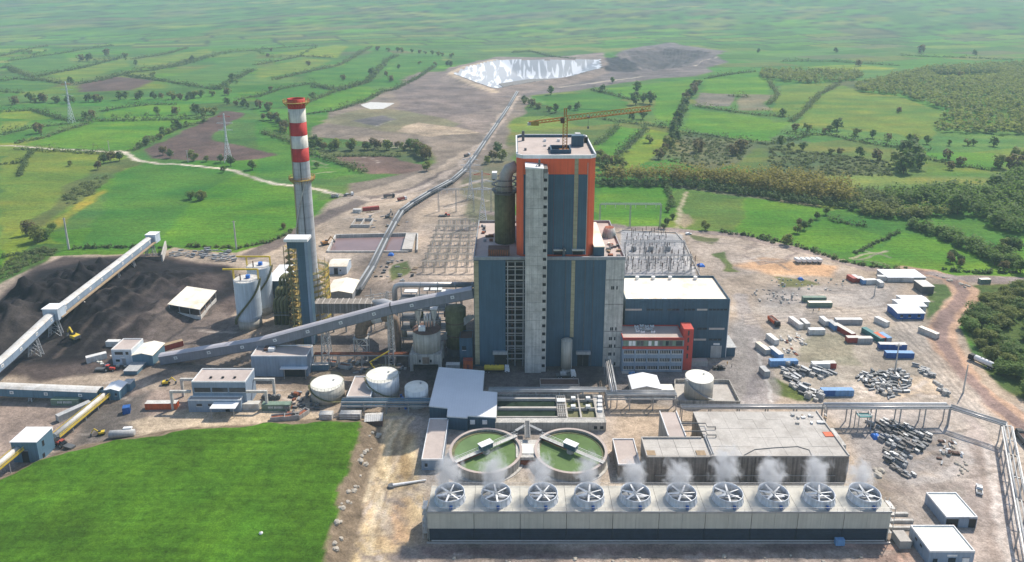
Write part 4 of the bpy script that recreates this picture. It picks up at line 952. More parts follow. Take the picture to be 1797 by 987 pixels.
# ------------------------------------------------------------------ boiler house
def boiler_house():
    Y0 = YB(643); H = HT(Y0, 452); x0 = XA(831, Y0, H); x1 = XA(1064, Y0, H); x2 = XA(1097, Y0, H); Y1 = YB(388, H)
    bx0, bx1 = XA(887, Y0, H), XA(921, Y0, H)
    t = thing('boiler_house', 'tall dark blue power station block with orange topped tower and grey concrete stair shaft', 'power station', ((x0 + x1) / 2, Y0 + 20, 0))
    # core with the open steel bay as a notch
    part('lower_block', MB().prism([(x0, Y0), (bx0, Y0), (bx0, Y0 + 5), (bx1, Y0 + 5), (bx1, Y0), (x1, Y0), (x1, Y1), (x0, Y1)], -.4, H - 1.0), 'blue_clad', t)
    part('concrete_wing', MB().box(x1 + .003, x2, Y0 - .4, Y1, -.4, H - 1.0), 'concrete', t)
    rf = part('roof', MB().box(x0 + .4, x2 - .4, Y0 + .4, Y1 - .4, H - .997, H - .8), 'roof_beige', t)
    mb = MB(); mb.box(x0 - .1, x2 + .1, Y0 - .5, Y0 + .35, H - .99, H + .35); mb.box(x0 - .1, x2 + .1, Y1 - .4, Y1 + .1, H - .99, H + .35)
    mb.box(x0 - .1, x0 + .35, Y0 + .36, Y1 - .41, H - .99, H + .35); mb.box(x2 - .35, x2 + .1, Y0 + .36, Y1 - .41, H - .99, H + .35)
    part('parapet', mb, 'grey', t)
    # cladding panels on the front
    def panels(a, b, n, za, zb, y, m, skip=None):
        for k in range(n):
            part('cladding_panel', MB().box(a + (b - a) * k / n + .04, a + (b - a) * (k + 1) / n - .04, y - .12, y - .004, za, zb), m, t)
    xs = XA(840, Y0, H)
    part('light_strip', MB().box(x0 + .1, xs - .1, Y0 - .16, Y0 - .004, 1, H - 1.5), 'translucent', t)
    panels(xs, bx0, 3, .3, H - 1.2, Y0, 'blue_clad2')
    xa, xb, xc, xd = XA(958, Y0, H), XA(1003, Y0, H), XA(1010, Y0, H), x1
    panels(xa, xb, 3, .3, H - 1.2, Y0, 'blue_clad2')
    part('light_strip', MB().box(xb + .05, xc - .05, Y0 - .15, Y0 - .004, 14, H - 1.4), 'translucent', t)
    part('cladding_panel', MB().box(xb + .05, xc - .05, Y0 - .12, Y0 - .004, .3, 13.9), 'blue_clad2', t)
    panels(xc, xd, 4, .3, H - 1.2, Y0, 'blue_clad2')
    for xv in (xb - 2.4, xc + 4.1, xc + 7.6):
        part('downpipe', MB().box(xv, xv + .22, Y0 - .34, Y0 - .125, .4, H - 1.2), 'steel_dark', t)
    # open bay: floors of steel beams
    k = 0; z = 3.0
    while z < H - 2:
        part('floor_beam', MB().box(bx0 + .02, bx1 - .02, Y0 + .6 + (k % 3) * .9, Y0 + 1.0 + (k % 3) * .9, z, z + .42), 'steel' if k % 3 else 'pipe_grey', t)
        if k % 5 == 2: part('floor_slab', MB().box(bx0 + .02, bx1 - .02, Y0 + 1.2, Y0 + 4.95, z - .3, z - .05), 'concrete_dark', t)
        z += 2.05; k += 1
    for xx in (bx0 + .9, (bx0 + bx1) / 2, bx1 - .6):
        part('column', MB().box(xx - .22, xx + .22, Y0 + .1, Y0 + .55, -.3, H - 1.6), 'steel', t)
    part('bay_back', MB().box(bx0 + .01, bx1 - .01, Y0 + 4.6, Y0 + 4.99, 0, H - 3), 'dark', t)
    part('cable_duct', MB().box(bx0 + 2.4, bx0 + 3.2, Y0 + 2.9, Y0 + 3.5, 1, H * .7), 'brown', t)
    # stair shaft
    Ys = YB(654.5); Hs = HT(Ys, 297); sx0, sx1 = XA(921, Ys, 0), XA(949.5, Ys, 0); sx2 = XA(957.5, Ys, 0)
    n = 22
    for k in range(n):
        za = -.4 if k == 0 else Hs * k / n; zb = Hs * (k + 1) / n - .07
        part('concrete_lift', MB().box(sx0, sx1, Ys + (.06 if k % 5 == 3 else 0), Y0 - .2, za, zb), 'concrete', t)
    part('shaft_core', MB().box(sx0 + .15, sx2 - .1, Ys + .7, Y0 + 3.5, 0, Hs - .1), 'concrete_dark', t)
    part('shaft_roof', MB().add([(sx0 - .2, Ys - .2, Hs + .9), (sx1 + .2, Ys - .2, Hs + .25), (sx1 + .2, Y0 + 3, Hs + .25), (sx0 - .2, Y0 + 3, Hs + .9), (sx0 - .2, Ys - .2, Hs - .02), (sx1 + .2, Ys - .2, Hs - .02), (sx1 + .2, Y0 + 3, Hs - .02), (sx0 - .2, Y0 + 3, Hs - .02)],
         [(0, 1, 2, 3), (7, 6, 5, 4), (0, 4, 5, 1), (1, 5, 6, 2), (2, 6, 7, 3), (3, 7, 4, 0)]), 'white', t)
    z = 2.4
    while z < Hs - 3:
        part('landing_panel', MB().box(sx1 + .02, sx2, Ys + .5, Ys + .9, z - 2.2, z - .05), 'concrete', t)
        part('window', MB().box(sx1 + .25, sx2 - .35, Ys + .44, Ys + .6, z, z + 1.3), 'dark', t)
        part('landing_panel', MB().box(sx1 + .02, sx2, Ys + .55, Ys + .9, z - .04, z + 1.5), 'concrete', t)
        z += 3.75
    mb = MB(); mb.cyl((sx1 - 1.5, Ys + 3), .5, .4, Hs, Hs + 3.2, 10); mb.beam((sx1 - 3, Ys + 2, Hs + .5), (sx1 - 1.5, Ys + 3, Hs + 2.2), .2)
    part('vent', mb, 'steel_dark', t)
    part('stair_cage', MB().box(sx1 + .3, sx2 + .1, Ys + .6, Ys + 3, Hs - 6.5, Hs - 2), 'steel', t)
    # upper tower
    Yu = Y0 + 3.0; Hu = HT(Yu, 273.5); ux0, ux1 = XA(907, Yu, Hu), XA(1046.5, Yu, Hu); Yb = YB(237, Hu); c = 2.4
    poly = [(ux0 + c, Yu), (ux1 - c, Yu), (ux1, Yu + c), (ux1, Yb - c), (ux1 - c, Yb), (ux0 + c, Yb), (ux0, Yb - c), (ux0, Yu + c)]
    part('tower', MB().prism(poly, H - 1.2, Hu - 1.2), 'orange_clad', t)
    ins = [(ux0 + c + (.2), Yu + .45), (ux1 - c - .2, Yu + .45), (ux1 - .45, Yu + c + .2), (ux1 - .45, Yb - c - .2), (ux1 - c - .2, Yb - .45), (ux0 + c + .2, Yb - .45), (ux0 + .45, Yb - c - .2), (ux0 + .45, Yu + c + .2)]
    tr = part('tower_roof', MB().prism(ins, Hu - 1.197, Hu - 1.05), 'roof_beige', t)
    mb = MB()
    for i in range(8):
        a, b = poly[i], poly[(i + 1) % 8]; mb.beam((*a, Hu - .45), (*b, Hu - .45), .55, 1.5)
    part('tower_parapet', mb, 'white', t)
    mb = MB()
    for i in range(8):
        a, b = ins[i], ins[(i + 1) % 8]; mb.beam((*a, Hu - .5), (*b, Hu - .5), .2, 1.1)
    part('parapet_lining', mb, 'blue_clad', t)
    za, zb = H + .2, HT(Yu, 306.5); pa, pb = XA(919, Yu, Hu), XA(1033, Yu, Hu); sa, sb = XA(1008.8, Yu, Hu), XA(1015.8, Yu, Hu)
    def tp(a, b, n):
        for k in range(n): part('cladding_panel', MB().box(a + (b - a) * k / n + .04, a + (b - a) * (k + 1) / n - .04, Yu - .14, Yu - .004, za, zb), 'blue_clad2', t)
    tp(pa, sa, 5); tp(sb, pb, 1)
    part('light_strip', MB().box(sa + .03, sb - .03, Yu - .17, Yu - .004, za, Hu - 1.3), 'translucent', t)
    part('rain_pipe', MB().box(pb - .3, pb - .08, Yu - .35, Yu - .15, za, zb + 5), 'pipe_grey', t)
    for xx in (sx2 + 3, pb - 6):
        part('roof_canopy', MB().box(xx, xx + 5.2, Yu - 1.8, Yu - .2, H + 2.4, H + 2.7), 'roof_cream', t)
        part('doorway', MB().box(xx + .4, xx + 4.6, Yu - .25, Yu - .15, H + .1, H + 2.3), 'dark', t)
    part('vent', MB().cyl(((xb + xc) / 2 - 4, Yu - 1.3), .7, .6, H - .9, H + 3.6, 12), 'steel_dark', t)
    # things fixed on the tower roof
    def rbox(px, py, w_, d_, h_, m, nm):
        p = G(px, py, Hu - 1); part(nm, MB().box(p.x - w_ / 2, p.x + w_ / 2, p.y - d_ / 2, p.y + d_ / 2, Hu - 1.06, Hu - 1.06 + h_), m, t)
    rbox(1013, 256, 5.2, 4.0, 4.8, 'blue_clad', 'lift_room'); rbox(1013.5, 253, 2.4, 4.2, 4.95, 'c_grey', 'lift_room_vent')
    p = G(985, 267, Hu - 1)
    mb = MB(); mb.box(p.x - 4.6, p.x + 4.0, p.y - 3, p.y - 2.6, Hu - 1.05, Hu + .7); mb.box(p.x - 4.6, p.x + 4.0, p.y + 6, p.y + 6.4, Hu - 1.05, Hu + .7); mb.box(p.x - 4.6, p.x - 4.2, p.y - 2.59, p.y + 5.99, Hu - 1.05, Hu + .7); mb.box(p.x + 3.6, p.x + 4, p.y - 2.59, p.y + 5.99, Hu - 1.05, Hu + .7)
    part('crane_well', mb, 'blue_clad', t); part('well_floor', MB().box(p.x - 4.1, p.x + 3.5, p.y - 2.5, p.y + 5.9, Hu - 1.04, Hu - .98), 'dark', t)
    rbox(965, 262, 1.6, 1.6, 1.0, 'steel_dark', 'roof_unit'); rbox(956, 248.5, 1.2, 1.0, 1.2, 'white', 'roof_vent'); rbox(980, 248.5, 1.2, 1.0, 1.2, 'white', 'roof_vent'); rbox(922, 264, 1.0, 1.0, 1.0, 'steel_dark', 'roof_vent'); rbox(918, 247, 1.2, 1.2, 4.5, 'steel_dark', 'flue'); rbox(1028, 250, 1.6, 2.0, 2.5, 'dark', 'roof_unit'); rbox(956, 257, 1.3, .7, .8, 'dirty_white', 'roof_vent')
    # lower roof furniture
    q = G(880, 438, H); part('louvre_house', MB().box(q.x - 5.5, q.x + 3.5, Y0 + 1.5, Y0 + 6.5, H - .79, H + 3.0), 'brown', t)
    for k in range(9): part('louvre', MB().box(q.x - 5.3 + k * .95, q.x - 4.7 + k * .95, Y0 + 1.38, Y0 + 1.49, H - .4, H + 2.7), 'rust', t)
    part('roof_house', MB().box(ux1 + .1, XA(1060, Yu, H), Y0 + 2.5, YB(390, H + 4), H - .79, H + 3.6), 'blue_clad', t)
    part('roof_house_roof', MB().box(ux1 + .1, XA(1060, Yu, H) + .3, Y0 + 2.2, YB(390, H + 4), H + 3.603, H + 4), 'roof_cream', t)
    dp = G(1069, 412, H); part('vent_drum', MB().cyl((dp.x, dp.y), 3.4, 2.3, H - .79, H + 3.5, 20), 'concrete', t, smooth=True); part('vent_drum_mouth', MB().cyl((dp.x, dp.y), 2.1, 2.1, H + 3.51, H + 3.6, 20), 'rust', t)
    rr = random.Random(4)
    for k in range(16):
        a = G(rr.uniform(1066, 1088), rr.uniform(425, 448), H); part('roof_clutter', MB().cbox((a.x, a.y, H - .4), (rr.uniform(.6, 2), rr.uniform(.5, 1.6), rr.uniform(.5, 1.2))), rr.choice(['rust', 'roof_cream', 'steel_dark', 'wood']), t)
    for k in range(10):
        a = G(rr.uniform(838, 862), rr.uniform(395, 440), H); part('roof_clutter', MB().cbox((a.x, a.y, H - .4), (rr.uniform(.8, 2.6), rr.uniform(.6, 2), rr.uniform(.5, 1.6))), rr.choice(['rust', 'steel_dark', 'grey', 'brown']), t)
    # bag-house cylinder and hood on the left of the tower
    sx, sy = XA(886, Y0 + 20, H + 10), Y0 + 22
    part('dust_silo', MB().cyl((sx, sy), 4.6, 4.6, H - .79, HT(sy, 338), 32), 'olive', t, smooth=True)
    z1 = HT(sy, 338)
    part('silo_collar', MB().ring((sx, sy), 3.4, 5.1, z1, z1 + .7, 32), 'steel_dark', t)
    mb = MB(); mb.tube([(sx, sy, z1 + .7), (sx, sy, z1 + 4), (sx + .4, sy, z1 + 7.5), (sx + 1.8, sy, z1 + 10.5), (ux0 + .1, sy, z1 + 12)], [3.6, 3.2, 2.9, 2.7, 2.5], 20); part('hood_duct', mb, 'concrete_light', t, smooth=True)
    for k in range(3):
        zz = z1 + 1.2 + k * 2.6; part('platform', MB().ring((sx, sy), 4.6, 5.9, zz, zz + .15, 20), 'steel_dark', t)
        mb = MB()
        for j in range(14):
            a = j / 14 * 6.283; mb.beam((sx + 5.8 * math.cos(a), sy + 5.8 * math.sin(a), zz), (sx + 5.8 * math.cos(a), sy + 5.8 * math.sin(a), zz + 2.4), .12)
        part('platform_rail', mb, 'steel', t)
    part('side_box', MB().box(sx - 5.6, sx - 3.4, sy - 2, sy + 1.5, z1 + 6.6, z1 + 9.4), 'white', t)
    # street level: doors, canopies, windows of the concrete wing
    for px, w_ in ((878, 5.2), (1023, 5.0)):
        X = XA(px, Y0, 4); part('entrance', MB().box(X - w_ / 2, X + w_ / 2, Y0 - .2, Y0 - .13, .1, 5.6), 'dark', t)
        part('entrance_canopy', MB().box(X - w_ / 2 - .6, X + w_ / 2 + .6, Y0 - 1.6, Y0 - .13, 6.4, 7.6), 'c_grey', t)
        part('entrance_sign', MB().box(X - 1.6, X + 1.6, Y0 - .3, Y0 - .14, 5.75, 6.25), 'white', t)
    for py, a, b in [(505, 1072, 1084), (577, 1070, 1082), (594, 1068, 1080), (607, 1068, 1080), (621, 1067, 1079), (638, 1067, 1080)]:
        z = HT(Y0, py); xa_, xb_ = XA(a, Y0, z), XA(b, Y0, z)
        for k in range(4):
            part('window', MB().box(xa_ + (xb_ - xa_) * k / 4 + .06, xa_ + (xb_ - xa_) * (k + 1) / 4 - .06, Y0 - .47, Y0 - .39, z - .7, z + .8), 'glass' if k != 2 else 'dirty_white', t)
    for k, zz in enumerate((H * .33, H * .58, H * .80, H * .18)):
        part('pour_joint', MB().box(x1 + .1, x2 - .1, Y0 - .44, Y0 - .405, zz, zz + .3), 'concrete_dark', t)
    return t, x0, x1, x2, Y0, Y1, H, Hu, (ux0, ux1, Yu, Yb)
BH = boiler_house()

# tower crane standing on the tower roof
def crane():
    Hu = BH[7]; p = G(991, 263, Hu); z0 = Hu - .98
    t = thing('tower_crane', 'yellow lattice tower crane standing on the orange tower roof', 'crane', (p.x, p.y, z0))
    def lattice(name, a, b, w_, n, m='crane_yellow', tw=.26, tri=False):
        a, b = Vector(a), Vector(b); d = (b - a).normalized(); up = Vector((0, 0, 1)) if abs(d.z) < .9 else Vector((0, 1, 0))
        s = d.cross(up).normalized() * w_ / 2; u = s.cross(d).normalized() * w_ / 2; mb = MB()
        cs = [s - u, -s - u, u * 1.1] if tri else [s + u, s - u, -s - u, -s + u]
        for c_ in cs: mb.beam(a + c_, b + c_, tw)
        for k in range(n):
            p_, q_ = a.lerp(b, k / n), a.lerp(b, (k + 1) / n)
            for i in range(len(cs)):
                mb.beam(p_ + cs[i], q_ + cs[(i + 1) % len(cs)], tw * .6)
        return part(name, mb, m, t)
    hz = HT(p.y, 206); tz = HT(p.y, 190)
    lattice('mast', (p.x, p.y, z0), (p.x, p.y, hz), 1.7, 12)
    lattice('tower_head', (p.x, p.y, hz), (p.x, p.y, tz), 1.0, 4)
    e = Vector((XA(1143, p.y, hz + 4) , p.y + 1, HT(p.y, 191)))
    lattice('jib', (p.x + .8, p.y, hz - .4), (e.x, e.y, e.z), 1.9, 24, tri=True)
    ce = Vector((XA(928, p.y, hz), p.y - .5, HT(p.y, 216)))
    lattice('counter_jib', (p.x - .8, p.y, hz - .6), tuple(ce), 1.1, 9)
    part('counterweight', MB().cbox((ce.x + 2.6, ce.y, ce.z - .1), (3.2, 1.6, 1.8)), 'yellow_dirty', t); part('counterweight', MB().cbox((ce.x + .2, ce.y, ce.z - .3), (1.4, 1.4, 1.2)), 'c_grey', t)
    part('cab', MB().cbox((p.x - 1.2, p.y - .8, hz - 1.3), (1.6, 1.8, 2.0)), 'brown', t)
    mb = MB(); hd = Vector((p.x, p.y, tz)); mb.beam(hd, tuple(e.lerp(Vector((p.x, p.y, hz)), .35)), .09); mb.beam(hd, tuple(ce), .09); part('tie_rope', mb, 'steel_dark', t)
    k = Vector((p.x, p.y, hz)).lerp(e, .27); part('trolley', MB().cbox((k.x, k.y, k.z - .9), (1.2, 1.2, .5)), 'steel_dark', t); part('hook_rope', MB().beam((k.x, k.y, k.z - 1), (k.x, k.y, k.z - 5), .1), 'steel_dark', t); part('hook_block', MB().cbox((k.x, k.y, k.z - 5.4), (.7, .7, 1.0)), 'steel_dark', t)
    part('base_frame', MB().cbox((p.x, p.y, z0 + .5), (4.6, 4.0, .9)), 'crane_yellow', t)
crane()

# turbine hall
def turbine_hall():
    t, X0, X1, Y0, Y1, H = bld('turbine_hall', 'wide blue turbine hall with cream roof beside the concrete wing', 1098, 1281, 628, 525, 484, 'blue_clad', 'roof_cream', para=1.1, panels=14, pm='blue_clad2')
    W_ = X1 - X0
    for py, h_, rng in ((543.5, .8, [(.0, .16, 'pipe_grey'), (.2, .36, 'glass'), (.40, .52, 'glass'), (.56, .67, 'glass'), (.69, .79, 'pipe_grey'), (.8, .98, 'glass')]), (577, .9, [(.70, .80, 'glass'), (.82, .97, 'pipe_grey')]), (596, .9, [(.68, .8, 'pipe_grey'), (.82, .95, 'glass')])):
        z = HT(Y0, py)
        for a, b, m in rng:
            part('window_band', MB().box(X0 + W_ * a, X0 + W_ * b, Y0 - .2, Y0 - .1, z - h_ / 2, z + h_ / 2), m, t)
            n = max(2, int((b - a) * W_ / 1.6))
            if m == 'glass':
                for k in range(n): part('mullion', MB().box(X0 + W_ * (a + (b - a) * k / n), X0 + W_ * (a + (b - a) * k / n) + .22, Y0 - .24, Y0 - .21, z - h_ / 2, z + h_ / 2), 'blue_clad2', t)
    for k, u in enumerate((.02, .18, .345, .52, .78)):
        part('roof_vent', MB().cyl((X0 + W_ * u + 1, Y1 - 2.2), .9, .9, H - 1, H + .5, 14), 'white', t)
    for k, u in enumerate((.02, .175, .35)):
        part('roof_sheet', MB().box(X0 + W_ * u + .4, X0 + W_ * u + 2.6, Y0 + .4, Y1 - 3.5, H - .975, H - .93), 'white', t)
    z = HT(Y0, 607); a, b = XA(1247, Y0, 4), XA(1266, Y0, 4)
    part('roller_door', MB().box(a, b, Y0 - .18, Y0 - .1, .05, z), 'c_grey', t)
    for k in range(9): part('door_slat', MB().box(a + .05, b - .05, Y0 - .22, Y0 - .185, z * k / 9 + .1, z * (k + 1) / 9 + .02), 'c_grey', t)
    part('door_sign', MB().box(a + 1, b - 1, Y0 - .2, Y0 - .1, z + .4, z + 1.3), 'white', t)
    part('corner_trim', MB().box(X1 - .02, X1 + .2, Y0 - .15, Y0 + .1, .2, H), 'white', t)
    # lean-to on the right end
    part('lean_to', MB().box(X1 + .23, X1 + 4.6, Y0 + 1, Y0 + 12, -.3, 4.4), 'blue_clad2', t); part('lean_to_roof', MB().box(X1 + .23, X1 + 5, Y0 + .6, Y0 + 12.4, 4.41, 4.7), 'c_grey', t)
    part('side_ramp', MB().box(X1 + .4, X1 + 3.0, Y0 + 14, Y1, -.3, 3.6), 'c_orange', t, label='orange painted plinth along the end wall')
    return Y0, X1
TH_ = turbine_hall()
def office():
    t, X0, X1, Y0, Y1, H = bld('office_building', 'four storey grey office with red bands in front of the turbine hall', 1093, 1201, 653, 593, 566, 'light_blue', 'roof_beige', para=.6, depthmax=TH_[0] - .3, pm='red_paint')
    W_ = X1 - X0
    for py, nm in ((620, 'low'), (633, 'mid'), (646.5, 'top')):
        pass
    for py in (618, 632, 645.5):
        z = HT(Y0, py)
        for g_ in range(5):
            a = X0 + W_ * (.03 + .195 * g_); b = a + W_ * .165
            wd = part('window_strip', MB().box(a, b, Y0 - .1, Y0 - .02, z - .75, z + .75), 'glass', t)
            for k in range(6): part('mullion', MB().box(a + (b - a) * k / 6 - .09, a + (b - a) * k / 6 + .09, Y0 - .16, Y0 - .11, z - .75, z + .75), 'dirty_white', wd)
            part('sill', MB().box(a - .1, b + .1, Y0 - .25, Y0 - .02, z - .95, z - .77), 'white', wd)
    z0_, z1_ = HT(Y0, 612.5), HT(Y0, 608); part('red_band', MB().box(X0 - .1, X1 + .1, Y0 - .3, Y0 - .02, z0_, z1_), 'red_paint', t)
    za, zb = z1_ + .05, HT(Y0, 597)
    part('top_glazing', MB().box(X0 + .3, X1 - .3, Y0 - .12, Y0 - .02, za, zb), 'c_green', t)
    for k, (u, m) in enumerate([(.10, 'white'), (.16, 'white'), (.23, 'glass'), (.29, 'glass'), (.42, 'white'), (.52, 'white'), (.60, 'steel_dark'), (.70, 'glass'), (.76, 'steel_dark'), (.87, 'glass'), (.92, 'glass')]):
        part('window', MB().box(X0 + W_ * u, X0 + W_ * u + 1.3, Y0 - .2, Y0 - .13, za + .3, zb - .4), m, t)
    part('red_band', MB().box(X0 - .1, X1 + .1, Y0 - .35, Y0 - .01, zb + .05, H - .62), 'red_paint', t)
    rx0, rx1 = X1 + .01, XA(1216.5, Y0 + 2, H); Hs = HT(Y0 + 1.5, 578)
    part('stair_tower', MB().box(rx0, rx1, Y0 + 1.5, Y0 + 8, -.4, Hs), 'red_paint', t)
    for k, py in enumerate((585, 597, 611, 625)):
        z = HT(Y0 + 1.5, py); xm = (rx0 + rx1) / 2; part('window', MB().box(xm - .35, xm + .35, Y0 + 1.42, Y0 + 1.51, z - 1.1, z + 1.1), 'glass', t)
    part('entrance_plinth', MB().box(X0 + .1, X0 + 6, Y0 - 1.6, Y0 - .01, -.2, .5), 'dirty_white', t)
    rr = random.Random(2)
    for i in range(4):
        for j in range(3):
            if (i + j) % 5 == 4: continue
            p = G(1117 + i * 9 + j * 1, 572 + j * 5 + rr.uniform(-1, 1), H); u = part('air_conditioner', MB().cbox((p.x, p.y, H - .1), (1.8, .8, .8)), 'white', t)
            part('unit_fan', MB().cyl((p.x, p.y), .32, .32, H + .305, H + .36, 10), 'steel_dark', u)
    p = G(1137, 579, H); part('roof_duct', MB().tube([(p.x - 2, p.y, H + .2), (p.x + 2, p.y, H + .2)], .7, 10), 'c_grey', t, smooth=True)
office()

# cooling tower with ten fans
def cooling():
    Y0 = YB(950); H = HT(Y0, 897); X0, X1 = XA(750, Y0, H), XA(1565, Y0, H); Y1 = YB(852, H); zl = HT(Y0, 928)
    t = thing('cooling_tower', 'long beige mechanical draught cooling tower with dark louvred base', 'cooling tower', ((X0 + X1) / 2, (Y0 + Y1) / 2, 0))
    part('fill_core', MB().box(X0 + .3, X1 - .3, Y0 + .6, Y1 - .3, -.4, H - .5), 'concrete_dark', t)
    n = 10; cw = (X1 - X0) / n
    for k in range(n):
        a, b = X0 + cw * k + .05, X0 + cw * (k + 1) - .05
        for j in range(2):
            c, d = a + (b - a) * j / 2 + .03, a + (b - a) * (j + 1) / 2 - .03
            part('wall_panel', MB().box(c, d, Y0 + .02, Y0 + .55, zl, H - .42), 'ct_panel', t)
        part('deck_slab', MB().box(a, b, Y0 + .02, Y1, H - .4, H - .1), 'ct_deck', t)
        for j in range(6):
            z = .35 + (zl - .5) * j / 6
            part('louvre_blade', MB().add([(a, Y0 + .55, z + .5), (b, Y0 + .55, z + .5), (b, Y0 + .06, z), (a, Y0 + .06, z), (a, Y0 + .55, z + .56), (b, Y0 + .55, z + .56), (b, Y0 + .06, z + .06), (a, Y0 + .06, z + .06)], [(0, 1, 2, 3), (7, 6, 5, 4), (0, 4, 5, 1), (1, 5, 6, 2), (2, 6, 7, 3), (3, 7, 4, 0)]), 'louvre', t)
        part('pier', MB().box(X0 + cw * k - .12, X0 + cw * k + .12, Y0 - .02, Y0 + .58, -.2, zl - .02), 'louvre', t)
    for x in (X0, X1 - .28): part('end_wall', MB().box(x, x + .28, Y0 + .03, Y1 - .03, -.4, H - .42), 'ct_panel', t)
    part('deck_edge', MB().box(X0 - .15, X1 + .15, Y0 - .18, Y0 + .01, H - .75, H - .05), 'steel', t)
    part('basin_kerb', MB().box(X0 - .4, X1 + .4, Y0 - 1.1, Y0 - .8, -.3, .5), 'pipe_grey', t); part('basin_pipe', MB().tube([(X0 + 1, Y0 - .45, .6), (X1 - 1, Y0 - .45, .6)], .17, 8), 'pipe_grey', t)
    for yy in (Y0 + .12, Y1 - .12):
        mb = MB()
        for k in range(61):
            x = X0 + (X1 - X0) * k / 60; mb.beam((x, yy, H - .1), (x, yy, H + 1.0), .05)
        mb.beam((X0, yy, H + 1.0), (X1, yy, H + 1.0), .06); mb.beam((X0, yy, H + .5), (X1, yy, H + .5), .05)
        part('handrail', mb, 'pipe_grey', t)
    for s, x in ((-1, X0 - 1.7), (1, X1 + .3)):
        mb = MB()
        for xx in (x, x + 1.4):
            for yy in (Y0 + 1, Y0 + 4.6): mb.beam((xx, yy, -.2), (xx, yy, H + 1), .14)
        for j in range(5):
            z = H * (j + 1) / 5 - .2; mb.box(x, x + 1.4, Y0 + 1, Y0 + 4.6, z, z + .1)
            a, b = (Y0 + 1, Y0 + 4.6) if j % 2 else (Y0 + 4.6, Y0 + 1); mb.beam((x + .7, a, z - H / 5), (x + .7, b, z), .7, .1)
        part('access_stair', mb, 'dirty_white', t)
    part('pump_box', MB().cbox((X1 - 15, Y0 - 1.6, 1.3), (2.6, 1.3, 2.0)), 'c_lblue', t)
    # fans
    f0 = None; FX = [794, 874, 955, 1035, 1115, 1195, 1275, 1354, 1433, 1512]
    r0 = 4.5; Yc = YB(893, H) + r0
    for i, px in enumerate(FX):
        X = XA(px + (px - 1150) * .012, Yc, H)
        if f0 is None:
            f0 = thing('fan_stack', 'x', 'fan', (X, Yc, H - .1), 'fans on the cooling tower')
            part('fan_shroud', MB().lathe((X, Yc), [(4.75, H - .1), (4.5, H + .6), (4.35, H + 1.2), (4.35, H + 1.8), (4.45, H + 2.3), (4.3, H + 2.32), (4.18, H + 1.8), (4.18, H + 1.2), (4.3, H + .6), (4.5, H - .1)], 40), 'galv', f0, smooth=True)
            for k in range(16):
                a = 2 * math.pi * k / 16; mb = MB(); mb.tube([(X + 4.76 * math.cos(a), Yc + 4.76 * math.sin(a), H - .05), (X + 4.4 * math.cos(a), Yc + 4.4 * math.sin(a), H + 1.2), (X + 4.48 * math.cos(a), Yc + 4.48 * math.sin(a), H + 2.25)], .06, 5); part('shroud_rib', mb, 'galv', f0)
            part('hub', MB().cyl((X, Yc), .62, .62, H + 1.5, H + 2.05, 16), 'c_grey', f0)
            for k in range(6):
                a = 2 * math.pi * k / 6 + .3; u = Vector((math.cos(a), math.sin(a), 0)); v_ = Vector((-u.y, u.x, 0)); c = Vector((X, Yc, H + 1.8))
                A, B = c + u * .4, c + u * 4.05
                part('fan_blade', MB().add([A - v_ * .30 + Vector((0, 0, .12)), A + v_ * .30 - Vector((0, 0, .12)), B + v_ * .22 - Vector((0, 0, .05)), B - v_ * .22 + Vector((0, 0, .05)), A - v_ * .30 + Vector((0, 0, .2)), A + v_ * .30 - Vector((0, 0, .04)), B + v_ * .22 + Vector((0, 0, .02)), B - v_ * .22 + Vector((0, 0, .12))], [(0, 1, 2, 3), (7, 6, 5, 4), (0, 4, 5, 1), (1, 5, 6, 2), (2, 6, 7, 3), (3, 7, 4, 0)]), 'white', f0)
            part('gearbox_beam', MB().box(X - 3.6, X + 3.6, Yc - .25, Yc + .25, H + .5, H + .8), 'galv', f0)
            part('fan_floor', MB().cyl((X, Yc), 3.9, 3.9, H - .08, H + .05, 32), 'grey', f0)
            part('motor', MB().cbox((X + .7, Yc - 4.75, H + .5), (.9, .7, 1.0)), 'c_blue', f0)
            f = f0
        else:
            f = dup(f0, (X, Yc, H - .1))
            for ch in f.children:
                if ch.name.startswith(('fan_blade', 'hub')): ch.rotation_euler = (0, 0, i * .37)
        f['label'] = ['galvanised fan stack on the cooling tower at the end beside the sandy track', 'second fan stack counted from the sandy track end of the cooling tower', 'third fan stack counted from the sandy track end of the cooling tower', 'fourth fan stack counted from the sandy track end of the cooling tower', 'fifth fan stack counted from the sandy track end of the cooling tower', 'fifth fan stack counted from the two flat roofed sheds end of the cooling tower', 'fourth fan stack counted from the two flat roofed sheds end of the cooling tower', 'third fan stack counted from the two flat roofed sheds end of the cooling tower', 'second fan stack counted from the two flat roofed sheds end of the cooling tower', 'galvanised fan stack on the cooling tower at the end beside the flat roofed sheds'][i]
        FANS.append((X, Yc, H + 2.3))
    return X0, X1, Y0, Y1, H
FANS = []
CTB = cooling()

